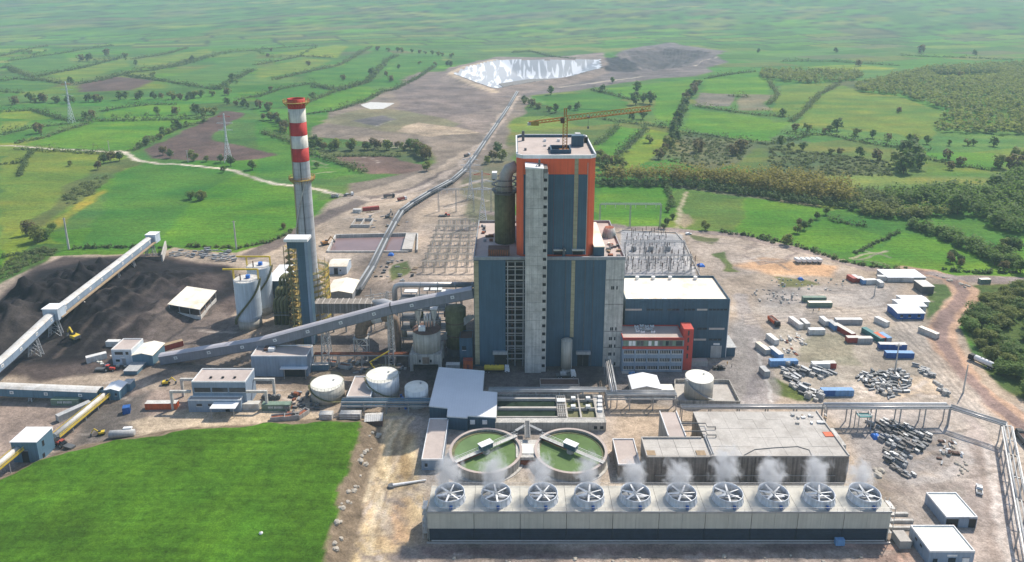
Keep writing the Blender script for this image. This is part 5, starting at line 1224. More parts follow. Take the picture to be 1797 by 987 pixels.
# clarifiers
def clarifier(px, sgn, label):
    zr = 3.5; c = G(px, 790, zr); r = 12.6; X, Y = c.x, c.y
    t = thing('clarifier', label, 'tank', (X, Y, 0), 'round clarifier tanks')
    part('tank_wall', MB().ring((X, Y), r - .6, r, -.4, zr, 64), 'wall_concrete', t)
    part('launder', MB().ring((X, Y), r - 1.7, r - .62, zr - 1.3, zr - .75, 64), 'olive', t)
    part('rim', MB().ring((X, Y), r - .75, r + .2, zr + .003, zr + .18, 64), 'roof_beige', t)
    part('water', MB().cyl((X, Y), r - .65, r - .65, zr - 1.2, zr - .9, 64), 'water_green', t)
    part('footing', MB().ring((X, Y), r + .02, r + 1.0, -.3, .35, 64), 'concrete', t)
    a = math.atan2(15.2, 21.3) * sgn; d = Vector((math.cos(a), math.sin(a), 0)); n = Vector((-d.y, d.x, 0)); O = Vector((X, Y, zr + .6))
    A, B = O - d * (r - .1), O + d * (r + .6)
    part('bridge_deck', MB().beam(A, B, 1.3, .15), 'dirty_white', t)
    for s in (-1, 1):
        mb = MB(); o = n * .7 * s
        mb.beam(A + o, B + o, .14, .2)
        for k in range(15):
            p = A.lerp(B, k / 14) + o; mb.beam(p, p + Vector((0, 0, 1.2)), .06)
        mb.beam(A + o + Vector((0, 0, 1.2)), B + o + Vector((0, 0, 1.2)), .09); mb.beam(A + o + Vector((0, 0, .6)), B + o + Vector((0, 0, .6)), .06)
        part('bridge_truss', mb, 'white', t)
    def hb(c_, l, w_, z0, z1):
        p = c_; return MB().add([p + d * sx_ * l / 2 + n * sy_ * w_ / 2 + Vector((0, 0, z)) for z in (z0, z1) for sx_, sy_ in ((-1, -1), (1, -1), (1, 1), (-1, 1))], [(3, 2, 1, 0), (4, 5, 6, 7), (0, 1, 5, 4), (1, 2, 6, 5), (2, 3, 7, 6), (3, 0, 4, 7)])
    part('drive_house', hb(O, 4.6, 2.3, .13, 2.1), 'blue_clad2', t); part('drive_house_roof', hb(O, 5.2, 2.7, 2.103, 2.3), 'roof_white', t)
    part('centre_column', MB().cyl((X, Y), 1.4, 1.4, -.3, zr + .4, 18), 'concrete', t)
    mb = MB()
    for k in range(9):
        p = A.lerp(O, k / 9); mb.beam(p - Vector((0, 0, .2)), (p.x, p.y, zr - 1.0), .1)
    part('scraper_bar', mb, 'rust', t); part('scraper', MB().beam(A - Vector((0, 0, .9)), O - Vector((0, 0, .9)), .3, .8), 'rust', t)
clarifier(852.5, 1, 'round green water clarifier beside the long narrow grey roofed building')
clarifier(1001.5, -1, 'round green water clarifier beside the concrete bunker with stained roof')

def water_works():
    Y = YB(758); H = HT(Y, 735)
    roof = [(770, 645), (850, 651.5), (847, 687), (872.5, 689), (870.5, 733), (820.5, 730), (820, 733.5), (784.5, 731), (786, 716.5), (753, 713)]
    P_ = [(p.x, p.y) for p in (G(a, b, H) for a, b in roof)]; P_ = P_ if True else P_
    cx = sum(p[0] for p in P_) / len(P_); cy = sum(p[1] for p in P_) / len(P_)
    t = thing('water_treatment_hall', 'dark blue hall with stepped pale metal roof beside the clarifiers', 'building', (cx, cy, 0))
    sh = [((x - cx) * .99 + cx, (y - cy) * .99 + cy) for x, y in P_]
    part('wall', MB().prism(sh, -.4, H - .25), 'blue_clad', t); part('roof', MB().prism(P_, H - .247, H), 'roof_white', t)
    mb = MB()
    for i in range(len(P_)): mb.beam((*P_[i], H - .1), (*P_[(i + 1) % len(P_)], H - .1), .2, .45)
    part('eaves_trim', mb, 'white', t)
    for px in (829, 850.5):
        w_ = G(px, 742, 4); yy = G(px, 733, H).y; X = XA(px, yy, 6); z = HT(yy, 741.5)
        part('window', MB().box(X - .9, X + .9, yy - .1, yy + .35, z - .8, z + .8), 'white', t)
    # gravity filter and settling channels
    zt = 3.6; Ya = YB(757); X0, X1 = XA(869, Ya, zt), XA(1064, Ya, zt); Yb = YB(692, zt)
    t = thing('settling_channels', 'concrete basin block with two long dark channels and open filter cells', 'basin', ((X0 + X1) / 2, (Ya + Yb) / 2, 0))
    part('base', MB().box(X0 + .3, X1 - .3, Ya + .3, Yb - .3, -.4, 1.4), 'concrete_dark', t)
    def wall(xa, xb, ya, yb_, z=zt, m='wall_concrete', nm='basin_wall'): part(nm, MB().box(xa, xb, ya, yb_, -.4, z), m, t)
    wall(X0, X1, Ya, Ya + .5); wall(X0, X1, Yb - .5, Yb); wall(X0, X0 + .5, Ya + .501, Yb - .501); wall(X1 - .5, X1, Ya + .501, Yb - .501)
    wy = [YB(740, zt), YB(733.5, zt), YB(731, zt), YB(717, zt), YB(714, zt), YB(700.5, zt), YB(697, zt)]; xm = XA(977, YB(720, zt), zt)
    part('front_walkway', MB().box(X0 + .51, X1 - .51, Ya + .51, wy[1], 1.41, zt - .1), 'concrete', t)
    part('dividing_wall', MB().box(X0 + .51, xm, wy[2] - .6, wy[2], 1.41, zt + .1), 'concrete_light', t); part('dividing_wall', MB().box(X0 + .51, xm, wy[3], wy[4], 1.41, zt + .1), 'concrete_light', t); part('dividing_wall', MB().box(X0 + .51, xm, wy[5], wy[6], 1.41, zt + .1), 'concrete_light', t)
    part('channel_water', MB().box(X0 + .51, xm - .01, wy[2] + .01, wy[3] - .01, 1.41, 2.7), 'water_dark', t); part('channel_water', MB().box(X0 + .51, xm - .01, wy[4] + .01, wy[5] - .01, 1.41, 2.7), 'water_dark', t)
    part('rear_platform', MB().box(X0 + .51, xm, wy[6] + .01, Yb - .51, 1.41, zt - .6), 'steel_dark', t)
    xq = XA(994, YB(720, zt), zt); part('valve_gallery', MB().box(xm + .01, xq, wy[1] + .01, Yb - .51, 1.41, zt - .3), 'concrete_dark', t)
    mb = MB()
    for k in range(5):
        x = xm + (xq - xm) * (k + .5) / 5; mb.beam((x, wy[1] + .3, zt + .5), (x, Yb - 1, zt + .5), .16)
    for k in range(5):
        y = wy[1] + (Yb - wy[1]) * (k + .5) / 5.3; mb.beam((xm + .2, y, zt + .7), (xq - .1, y, zt + .7), .16); mb.beam((xm + .2, y, zt - .31), (xm + .2, y, zt + .7), .14)
    part('gallery_pipes', mb, 'dirty_white', t); part('gallery_cover', MB().box(xm + .4, xq - .1, YB(709, zt), YB(703, zt), zt + .81, zt + 1.0), 'white', t)
    xs = [xq, XA(1018, YB(720, zt), zt), XA(1046, YB(720, zt), zt), X1 - .51]; ys = [wy[1] + .01, YB(716, zt), YB(701, zt), Yb - .51]
    for i in range(2):
        for j in range(2):
            part('filter_cell_water', MB().box(xs[i] + .3, xs[i + 1] - .3, ys[j] + .25, ys[j + 1] - .25, 1.41, 2.5), 'olive', t)
    for x in xs[:3]: part('cell_wall', MB().box(x - .3, x + .3, ys[0], ys[3], 1.41, zt + .05), 'concrete_light', t)
    for j in (0, 1, 2): part('cell_walkway', MB().box(xs[0] + .31, xs[3], ys[j] - .24, ys[j] + .24, 1.42, zt + .02), 'concrete_light', t)
    part('end_platform', MB().box(xs[2] + .31, xs[3], ys[0] + .25, ys[3], 1.41, zt - .05), 'concrete', t)
    for i, px in enumerate((1006, 1032)):
        for py in (698, 712.5): p = G(px, py, zt + 1); part('mixer_cover', MB().cbox((p.x, p.y, zt + .7), (1.7, 1.5, 1.0)), 'white', t); part('mixer_stand', MB().cyl((p.x, p.y), .3, .3, 2.4, zt + .19, 8), 'steel_dark', t)
    for k, py in enumerate((695, 702.5, 709.5, 717)): p = G(1053, py, zt + 1); part('pump_cover', MB().cbox((p.x, p.y, zt + .4), (1.7, 1.6, .9)), 'white', t)
    mb = MB()
    for k in range(28):
        x = xm + (X1 - xm) * k / 27; mb.beam((x, Ya + .25, zt), (x, Ya + .25, zt + 1.1), .06)
    mb.beam((xm, Ya + .25, zt + 1.1), (X1, Ya + .25, zt + 1.1), .07); part('handrail', mb, 'dirty_white', t)
    for px in (1045, 1056): part('wall_window', MB().box(XA(px, Ya, 1) - .6, XA(px, Ya, 1) + .6, Ya - .08, Ya + .05, .9, 2.1), 'dark', t)
    # stair bridge between the clarifiers
    p0, p1 = G(925, 757, 1.5), G(926, 800, 1.5)
    t = thing('clarifier_access_bridge', 'steel walkway and concrete pit between the two round clarifiers', 'walkway', (p0.x, (p0.y + p1.y) / 2, 0))
    part('pit_block', MB().box(p0.x - 4.2, p0.x + 4.2, p1.y - 3, p1.y + 7, -.4, 3.0), 'concrete', t); part('pit_cover', MB().box(p0.x - 2.6, p0.x + 2.6, p1.y - 1.2, p1.y + 4.2, 3.003, 3.3), 'tank_roof', t)
    part('rusty_front', MB().box(p0.x - 4.0, p0.x + 4.0, p1.y - 3.3, p1.y - 3.01, 0, 1.9), 'rust', t)
    for s in (-1, 1):
        mb = MB(); x = p0.x + s * .9
        for z in (4.6, 5.7): mb.beam((x, Ya - .2, z), (x, p1.y + 6, z), .1)
        for k in range(8): y = Ya - .2 + (p1.y + 6 - Ya) * k / 7; mb.beam((x, y, 0 if k in (2, 6) else 4.6), (x, y, 5.7), .1)
        part('walkway_rail', mb, 'dirty_white', t)
    part('walkway_deck', MB().box(p0.x - .9, p0.x + .9, p1.y + 6, Ya - .2, 4.45, 4.6), 'steel_dark', t)
    for s, px in ((-1, 905), (1, 950)):
        e = G(px, 757, 5); part('walkway_arm', MB().beam((p0.x + s * .9, Ya - 3, 4.55), (e.x, e.y, 5.2), 1.1, .15), 'steel', t)
water_works()
bld('narrow_store', 'narrow grey building with pale flat roof beside the dark blue stepped hall', 739.5, 776.5, 825, 806, 734, 'light_blue', 'roof_beige', pm='white', wins=[(.15, .28, .3, .6)])
bld('pump_house', 'small pale flat roofed block between clarifier and concrete bunker', 1085, 1124.5, 838, 815, 769.5, 'wall_stain', 'roof_beige', pm='white')

def bunker():
    Y0 = YB(846); H = HT(Y0, 801); xl = XA(1135, Y0, H); xm = XA(1250, Y0, H); xr = XA(1490.5, Y0, H); Yk = YB(722.5, H); Yl = YB(768, H)
    t = thing('concrete_bunker', 'big flat concrete bunker with cracked pale roof slabs behind the cooling tower', 'building', ((xl + xr) / 2, (Y0 + Yk) / 2, 0))
    part('wall', MB().box(xm + .01, xr, Y0 + .25, Yk, -.4, H - .35), 'wall_stain', t); part('wall', MB().box(xl, xm, Y0 + .25, Yl, -.4, H - .6), 'wall_stain', t, label='lower wing wall of stained concrete')
    n = 13
    for k in range(n):
        a, b = xl + (xr - xl) * k / n, xl + (xr - xl) * (k + 1) / n
        part('wall_panel', MB().box(a + .05, b - .05, Y0, Y0 + .24, -.3, H - .36 - (.25 if b < xm + 1 else 0)), 'wall_stain', t)
    rr = random.Random(8)
    nx, ny = 9, 5
    for i in range(nx):
        for j in range(ny):
            a, b = xm + (xr - xm) * i / nx, xm + (xr - xm) * (i + 1) / nx; c, d = Y0 + (Yk - Y0) * j / ny, Y0 + (Yk - Y0) * (j + 1) / ny
            o = .35 * (j % 2) * (1 if 0 < i else 0)
            part('roof_slab', MB().box(a + .025, b - .025, c + .025, d - .025, H - .35, H + rr.uniform(-.05, .04)), 'concrete_light', t)
    for i in range(4):
        for j in range(2):
            a, b = xl + (xm - xl) * i / 4, xl + (xm - xl) * (i + 1) / 4; c, d = Y0 + (Yl - Y0) * j / 2, Y0 + (Yl - Y0) * (j + 1) / 2
            part('roof_slab', MB().box(a + .05, b - .05, c + .05, d - .05, H - .6, H - .3 + rr.uniform(-.03, .03)), 'concrete_light', t)
    mb = MB(); mb.box(xr - .3, xr + .1, Y0, Yk, H + .05, H + .5); mb.box(xl - .1, xl + .25, Y0, Yl, H - .25, H + .3); mb.box(xl + .26, xm - 1, Yl - .3, Yl + .1, H - .25, H + .3); mb.box(xl, xr, Y0 - .1, Y0 + .12, H + .045, H + .2)
    part('roof_kerb', mb, 'concrete_light', t)
    for px in (1142, 1230): p = G(px, 795, H); part('roof_hatch', MB().cbox((p.x, p.y, H - .15), (3.0, 2.6, .35)), 'wood', t)
    p = G(1455, 763, H); part('roof_hatch', MB().cbox((p.x, p.y, H + .1), (3.6, 2.6, .3)), 'c_orange', t)
    part('wall_pipe', MB().tube([(xl + 3, Y0 - .3, 2.6), (xr - 4, Y0 - .3, 2.6)], .13, 6), 'concrete_light', t)
    for k in range(12):
        p = G(rr.uniform(1390, 1450), rr.uniform(727, 745), H); part('roof_clutter', MB().cbox((p.x, p.y, H + .35), (rr.uniform(.5, 2), rr.uniform(.5, 1.5), rr.uniform(.3, .7))), rr.choice(['white', 'concrete_light', 'c_grey', 'wood']), t)
    # raised pump room on the bunker
    X0, X1 = XA(1173, Yl, H + .4), XA(1204, Yl, H + .4); Yr = YB(722.5, H + .4)
    part('pump_room', MB().box(X0, X1, Yl + .15, Yr, -.4, H + .1), 'wall_concrete', t); part('pump_room_roof', MB().box(X0 + .2, X1 - .2, Yl + .35, Yr - .2, H + .103, H + .2), 'roof_beige', t)
    mb = MB(); mb.box(X0 - .1, X0 + .18, Yl + .15, Yr, H + .1, H + .75); mb.box(X1 - .18, X1 + .1, Yl + .15, Yr, H + .1, H + .75); part('pump_room_parapet', mb, 'white', t)
    for k in range(2):
        p = G(1208, 747 + 14 * k, H); mb = MB(); mb.tube([(X1, p.y, H + .9), (p.x + 6, p.y, H + .9), (p.x + 6, p.y - 2.2, H + .9), (p.x + 9, p.y - 2.2, H + .9), (p.x + 9, p.y - 2.2, H)], .2, 7); part('roof_pipe', mb, 'steel_dark', t)
    q = [(*[G(1236, 766, H).x, G(1236, 766, H).y], H + .4), (*[G(1249, 799, H).x, G(1249, 799, H).y], H + .4)]
    for dx in (0, .7): part('roof_pipe', MB().tube([(a + dx, b, c) for a, b, c in q], .18, 6), 'steel', t)
    mb = MB(); pts = [G(a, b, H + .1) for a, b in [(1306, 799), (1325, 789), (1360, 786), (1400, 784), (1420, 790), (1424, 799)]]; mb.tube(pts, .14, 5); part('hose', mb, 'steel_dark', t)
    part('side_platform', MB().box(xr + .12, xr + 3.4, Y0 + 9, Y0 + 19, -.4, H - 2.2), 'concrete', t); part('side_tank', MB().cbox((xr + 1.9, Y0 + 7, 2.2), (2.2, 3.4, 5.0)), 'light_blue', t)
bunker()

# ------------------------------------------------------------------ conveyors
def gallery(name, label, pts, w_=3.4, h=3.6, wm='c_grey', rm='roof_white', wins=True, supports=(), wstep=12.5, arch=.7, wside=-1):
    """pts: floor-level points of the covered conveyor"""
    pts = [Vector(p) for p in pts]; t = thing(name, label, 'conveyor', (pts[0].x, pts[0].y, 0))
    for a, b in zip(pts[:-1], pts[1:]):
        d = (b - a).normalized(); dh = Vector((d.x, d.y, 0)).normalized(); n = Vector((-dh.y, dh.x, 0)); up = n.cross(d); up = up if up.z > 0 else -up
        L = (b - a).length; nseg = max(1, int(L / 18))
        part('floor', MB().beam(a + up * .1, b + up * .1, w_, .3), 'steel_dark', t)
        for k in range(nseg):
            p, q = a.lerp(b, k / nseg + .0006), a.lerp(b, (k + 1) / nseg - .0006)
            for s in (-1, 1):
                part('side_panel', MB().beam(p + n * s * (w_ / 2) + up * (h / 2 + .25), q + n * s * (w_ / 2) + up * (h / 2 + .25), .16, h), wm, t)
            o = [(-w_ / 2 - .25, h + .26), (-w_ * .3, h + .26 + arch * .75), (0, h + .26 + arch), (w_ * .3, h + .26 + arch * .75), (w_ / 2 + .25, h + .26)]
            vs = [p + n * x + up * z for x, z in o] + [q + n * x + up * z for x, z in o] + [p + n * x + up * (z - .1) for x, z in o] + [q + n * x + up * (z - .1) for x, z in o]
            fs = [(i, i + 1, 6 + i, 5 + i) for i in range(4)] + [(10 + i, 15 + i, 16 + i, 11 + i) for i in range(4)] + [(0, 5, 15, 10), (4, 14, 19, 9)] + [(i, 10 + i, 11 + i, i + 1) for i in range(4)] + [(5 + i, 6 + i, 16 + i, 15 + i) for i in range(4)]
            part('roof_sheet', MB().add(vs, fs), rm, t)
        if wins:
            m = max(1, int(L / wstep))
            for k in range(m):
                c = a.lerp(b, (k + .5) / m) + n * wside * (w_ / 2 + .1) + up * (h * .62)
                f = part('window', MB().beam(c - d * .75, c + d * .75, .12, 1.3), 'white', t)
                part('pane', MB().beam(c - d * .4 + n * wside * .08, c + d * .4 + n * wside * .08, .06, .7), 'grey', f)
    part('end_plate', MB().beam(pts[-1] + Vector((0, 0, .3)), pts[-1] + Vector((0, 0, h)), w_, .1), wm, t)
    for (u, wd, lean) in supports:
        tot = sum((b - a).length for a, b in zip(pts[:-1], pts[1:])); s = u * tot
        for a, b in zip(pts[:-1], pts[1:]):
            if s <= (b - a).length: break
            s -= (b - a).length
        c = a.lerp(b, s / (b - a).length); d = (b - a).normalized(); dh = Vector((d.x, d.y, 0)).normalized(); n = Vector((-dh.y, dh.x, 0))
        g0 = gz(c.x, c.y) - .3; zt = c.z - .05
        leg = []
        for sx in (-1, 1):
            for sy in (-1, 1):
                top = Vector((c.x, c.y, zt)) + n * sy * (w_ / 2 - .3) + dh * sx * wd * .5; bot = Vector((c.x, c.y, g0)) + n * sy * (w_ / 2 + lean) + dh * sx * wd * .75
                part('support_leg', MB().beam(bot, top, .34), 'steel', t); leg.append((bot, top))
        mb = MB(); nb = max(1, int((zt - g0) / 3.2))
        for i, j in ((0, 1), (2, 3), (0, 2), (1, 3)):
            for k in range(nb):
                mb.beam(leg[i][0].lerp(leg[i][1], k / nb), leg[j][0].lerp(leg[j][1], (k + 1) / nb), .15); mb.beam(leg[j][0].lerp(leg[j][1], k / nb), leg[i][0].lerp(leg[i][1], (k + 1) / nb), .15)
                mb.beam(leg[i][0].lerp(leg[i][1], (k + 1) / nb), leg[j][0].lerp(leg[j][1], (k + 1) / nb), .15)
        part('bracing', mb, 'steel', t)
    return t
def W3(px, Y, z): return (XA(px, Y, z), Y, z)
Yc_ = 281.0
t = gallery('coal_gallery', 'long grey covered conveyor rising to the dark blue boiler block', [W3(286, 283, -.2), W3(460, 281.5, HT(281.5, 610)), W3(690, 281, HT(281, 549)), (BH[1] - .2, 282.5, HT(282.5, 521))], 3.6, 3.9, 'gallery_side', 'gallery_roof', supports=[(.35, 1.2, .2), (.53, 2.4, 1.2), (.74, 1.6, .8)])
A0 = W3(265, 414, HT(414, 425)); A1 = W3(97, 308, HT(308, 557)); A2 = W3(16, 272, HT(272, 634)); A3 = W3(-60, 246, HT(246, 700))
t = gallery('stockpile_conveyor', 'white roofed conveyor climbing over the coal heaps on lattice legs', [A3, A2, A1, A0], 3.6, 3.2, 'light_blue', 'dirty_white', supports=[(.26, 1.5, 1.0), (.36, 1.5, 1.2), (.50, 2.6, 1.6), (.72, 1.2, .5), (.83, 1.2, .5), (.985, 2.6, 1.0)], wstep=11, wside=-1)
part('walkway', MB().beam(Vector(A1) + Vector((3.4, -1, .5)), Vector(A0) + Vector((3.4, -1, .5)), 1.4, .5), 'wood', t)
part('transfer_box', MB().cbox((A1[0], A1[1], A1[2] + 2.6), (7, 6, 5.6)), 'silo_bluewhite', t); part('transfer_box_roof', MB().cbox((A1[0], A1[1], A1[2] + 5.5), (7.6, 6.6, .3)), 'roof_white', t)
part('head_box', MB().cbox((A0[0] + 1.0, A0[1] + 1, A0[2] + 2.4), (6, 6, 5.4)), 'silo_bluewhite', t); part('head_box_roof', MB().cbox((A0[0] + 1, A0[1] + 1, A0[2] + 5.25), (6.5, 6.5, .25)), 'roof_white', t)
B0 = W3(178, YB(703), 1.2); B1 = W3(-60, YB(697), 2.2)
gallery('transfer_gallery', 'white topped ground level conveyor gallery ending at a small blue transfer house', [B1, B0], 4.2, 3.4, 'teal_blue', 'dirty_white', supports=[(.5, 1, .2), (.75, 1, .2)], wstep=14)
t, X0, X1, Y0, Y1, H = bld('transfer_house', 'small blue transfer house with curved white roof at the gallery end', 182, 208, 702, 686, 672, 'teal_blue', 'roof_white', gab=('y', 1.0), para=0, wins=[(.72, .85, .45, .7)], doors=[(.1, .32, .6, 'dark')])
part('annex', MB().box(X1 - 2, X1 + 1.2, Y1, Y1 + 4, -.3, H - .8), 'teal_blue', t); part('annex_roof', MB().box(X1 - 2.2, X1 + 1.4, Y1, Y1 + 4.2, H - .797, H - .6), 'c_grey', t)
def open_belt(name, label, a, b, wd=3.2):
    a, b = Vector(a), Vector(b); t = thing(name, label, 'conveyor', (a.x, a.y, 0)); d = (b - a).normalized(); n = Vector((-d.y, d.x, 0)).normalized()
    part('frame', MB().beam(a, b, wd, .5), 'steel_dark', t); part('belt_cover', MB().tube([a - n * .6 + Vector((0, 0, .55)), b - n * .6 + Vector((0, 0, .55))], .95, 10), 'dirty_white', t, smooth=True)
    for s in (-1, 1):
        mb = MB(); o = n * s * wd / 2; L = int((b - a).length / 2)
        for k in range(L + 1): p = a.lerp(b, k / L) + o; mb.beam(p, p + Vector((0, 0, 1.3)), .1)
        mb.beam(a + o + Vector((0, 0, 1.3)), b + o + Vector((0, 0, 1.3)), .14); mb.beam(a + o + Vector((0, 0, .7)), b + o + Vector((0, 0, .7)), .12); mb.beam(a + o + Vector((0, 0, .25)), b + o + Vector((0, 0, .25)), .12, .45)
        part('side_rail', mb, 'yellow', t)
    n_ = int((b - a).length / 9) + 1
    for k in range(n_ + 1):
        p = a.lerp(b, k / n_); g = gz(p.x, p.y)
        for s in (-1, 1): part('support_leg', MB().beam((p.x + n.x * s * 1.2, p.y + n.y * s * 1.2, g - .3), (p.x + n.x * s * 1.2, p.y + n.y * s * 1.2, p.z - .2), .25), 'steel', t)
    return t
open_belt('open_conveyor', 'open belt conveyor with yellow handrails between two blue transfer houses', W3(187, YB(703), 2.2), W3(98, YB(768, 2.5), 2.5))
bld('transfer_house', 'blue box transfer house with white mono pitch roof beside the green hillock', 18, 63.5, 812, 775.5, 750, 'teal_blue', 'roof_white', para=0, wins=[], side_wins=[(.3, .42, .55, .8, 1), (.2, .34, .05, .25, 1)], doors=[(.35, .6, .55, 'dark')])
open_belt('open_conveyor', 'open belt conveyor with yellow handrails leaving the white roofed transfer house towards the coal gate', W3(42, YB(806), 5.2), W3(-60, YB(868, 3), 3.0))

# overland belt to the mine
def overland():
    path = [(628, 517), (652, 478), (676, 428), (692, 398), (704, 378), (722, 364), (752, 345), (790, 324), (815, 302), (833, 278), (850, 252), (872, 220), (892, 190), (908, 163)]
    W = [GG(*p) for p in path]; t = thing('overland_conveyor', 'long twin pipe overland conveyor winding from the mine down to the works', 'conveyor', tuple(W[0]))
    up = Vector((0, 0, 1))
    for i, (a, b) in enumerate(zip(W[:-1], W[1:])):
        d = (b - a).normalized(); n = Vector((-d.y, d.x, 0)).normalized(); h = Vector((0, 0, 3.6 if i < 7 else 2.6))
        for s in (-1.5, 1.5): part('belt_pipe', MB().tube([a + n * s + h, b + n * s + h], .6, 8), 'grey', t, smooth=True)
        part('walkway', MB().beam(a + h - up * .9, b + h - up * .9, 5.2, .3), 'steel_dark', t)
        k_ = max(1, int((b - a).length / 14))
        for k in range(k_):
            p = a.lerp(b, (k + .5) / k_); g = gz(p.x, p.y)
            part('trestle', MB().beam((p.x - n.x * 1.8, p.y - n.y * 1.8, g - .3), (p.x - n.x * 1.2, p.y - n.y * 1.2, p.z + h.z - 1), .3).beam((p.x + n.x * 1.8, p.y + n.y * 1.8, g - .3), (p.x + n.x * 1.2, p.y + n.y * 1.2, p.z + h.z - 1), .3), 'steel', t)
overland()

# ------------------------------------------------------------------ chimney and flue gas cleaning
def chimney():
    g = G(549, 560); X, Y = g.x, g.y; H = HT(Y, 173)
    t = thing('chimney', 'tall grey concrete chimney with red and white striped top', 'chimney', (X, Y, 0))
    def rad(z): return 3.95 + .25 * (1 - z / H) + 3.6 * max(0, 1 - z / 32) ** 1.6
    zs = [HT(Y, p) for p in (282, 259, 237, 214, 190)] + [H]
    names = ['chimney_red', 'chimney_white', 'chimney_red', 'chimney_white', 'chimney_red']
    nz = 12; z1 = zs[0]
    for k in range(nz):
        a, b = (z1 * k / nz if k else -.4), z1 * (k + 1) / nz - .06
        part('concrete_lift', MB().lathe((X, Y), [(rad(a), a), (rad((a + b) / 2), (a + b) / 2), (rad(b), b)], 36), 'chimney_grey', t, smooth=True)
    part('liner', MB().cyl((X, Y), 3.6, 3.6, 0, H - 1.5, 28), 'concrete_dark', t)
    for a, b, m in zip(zs[:-1], zs[1:], names): part('painted_band', MB().lathe((X, Y), [(rad(a), a + .03), (rad(b), b), (3.5, b), (3.5, b - 1)], 36), m, t, smooth=True, label='red painted band' if 'red' in m else 'white painted band')
    for py, ro in ((180, 5.9), (314, 6.0)):
        z = HT(Y, py); p = part('platform', MB().ring((X, Y), 4.2, ro, z, z + .25, 36), 'yellow_dirty', t); mb = MB()
        for k in range(24):
            a, b = 6.2832 * k / 24, 6.2832 * (k + 1) / 24; q = (X + ro * math.cos(a), Y + ro * math.sin(a)); r_ = (X + ro * math.cos(b), Y + ro * math.sin(b))
            mb.beam((*q, z), (*q, z + 1.4), .12); mb.beam((*q, z + 1.4), (*r_, z + 1.4), .12); mb.beam((*q, z + .7), (*r_, z + .7), .1); mb.beam((X + 4.2 * math.cos(a), Y + 4.2 * math.sin(a), z - 1.8), (*q, z), .12)
        part('platform_rail', mb, 'crane_yellow', p)
    mb = MB(); a = -2.3
    for s in (-.35, .35):
        mb.tube([(X + (rad(z) + .45) * math.cos(a + s / 5), Y + (rad(z) + .45) * math.sin(a + s / 5), z) for z in np.linspace(30, H - 6, 10)], .1, 5)
    for k in range(90):
        z = 30 + (H - 36) * k / 89; q = [(X + (rad(z) + .45) * math.cos(a + s / 5), Y + (rad(z) + .45) * math.sin(a + s / 5), z) for s in (-.35, .35)]; mb.beam(q[0], q[1], .08)
    part('ladder', mb, 'yellow_dirty', t)
    mb = MB(); mb.tube([(X + (rad(z) + .3) * math.cos(-1.35), Y + (rad(z) + .3) * math.sin(-1.35), z) for z in np.linspace(20, zs[0], 14)], .22, 6); part('cable_conduit', mb, 'steel_dark', t)
    mb = MB(); mb.tube([(X + (rad(z) + .5) * math.cos(-3.0 + (z - 40) / 16), Y + (rad(z) + .5) * math.sin(-3.0 + (z - 40) / 16), z) for z in np.linspace(36, HT(Y, 318), 40)], .3, 6); part('spiral_pipe', mb, 'concrete', t)
    return X, Y, rad
CHX, CHY, CHR = chimney()
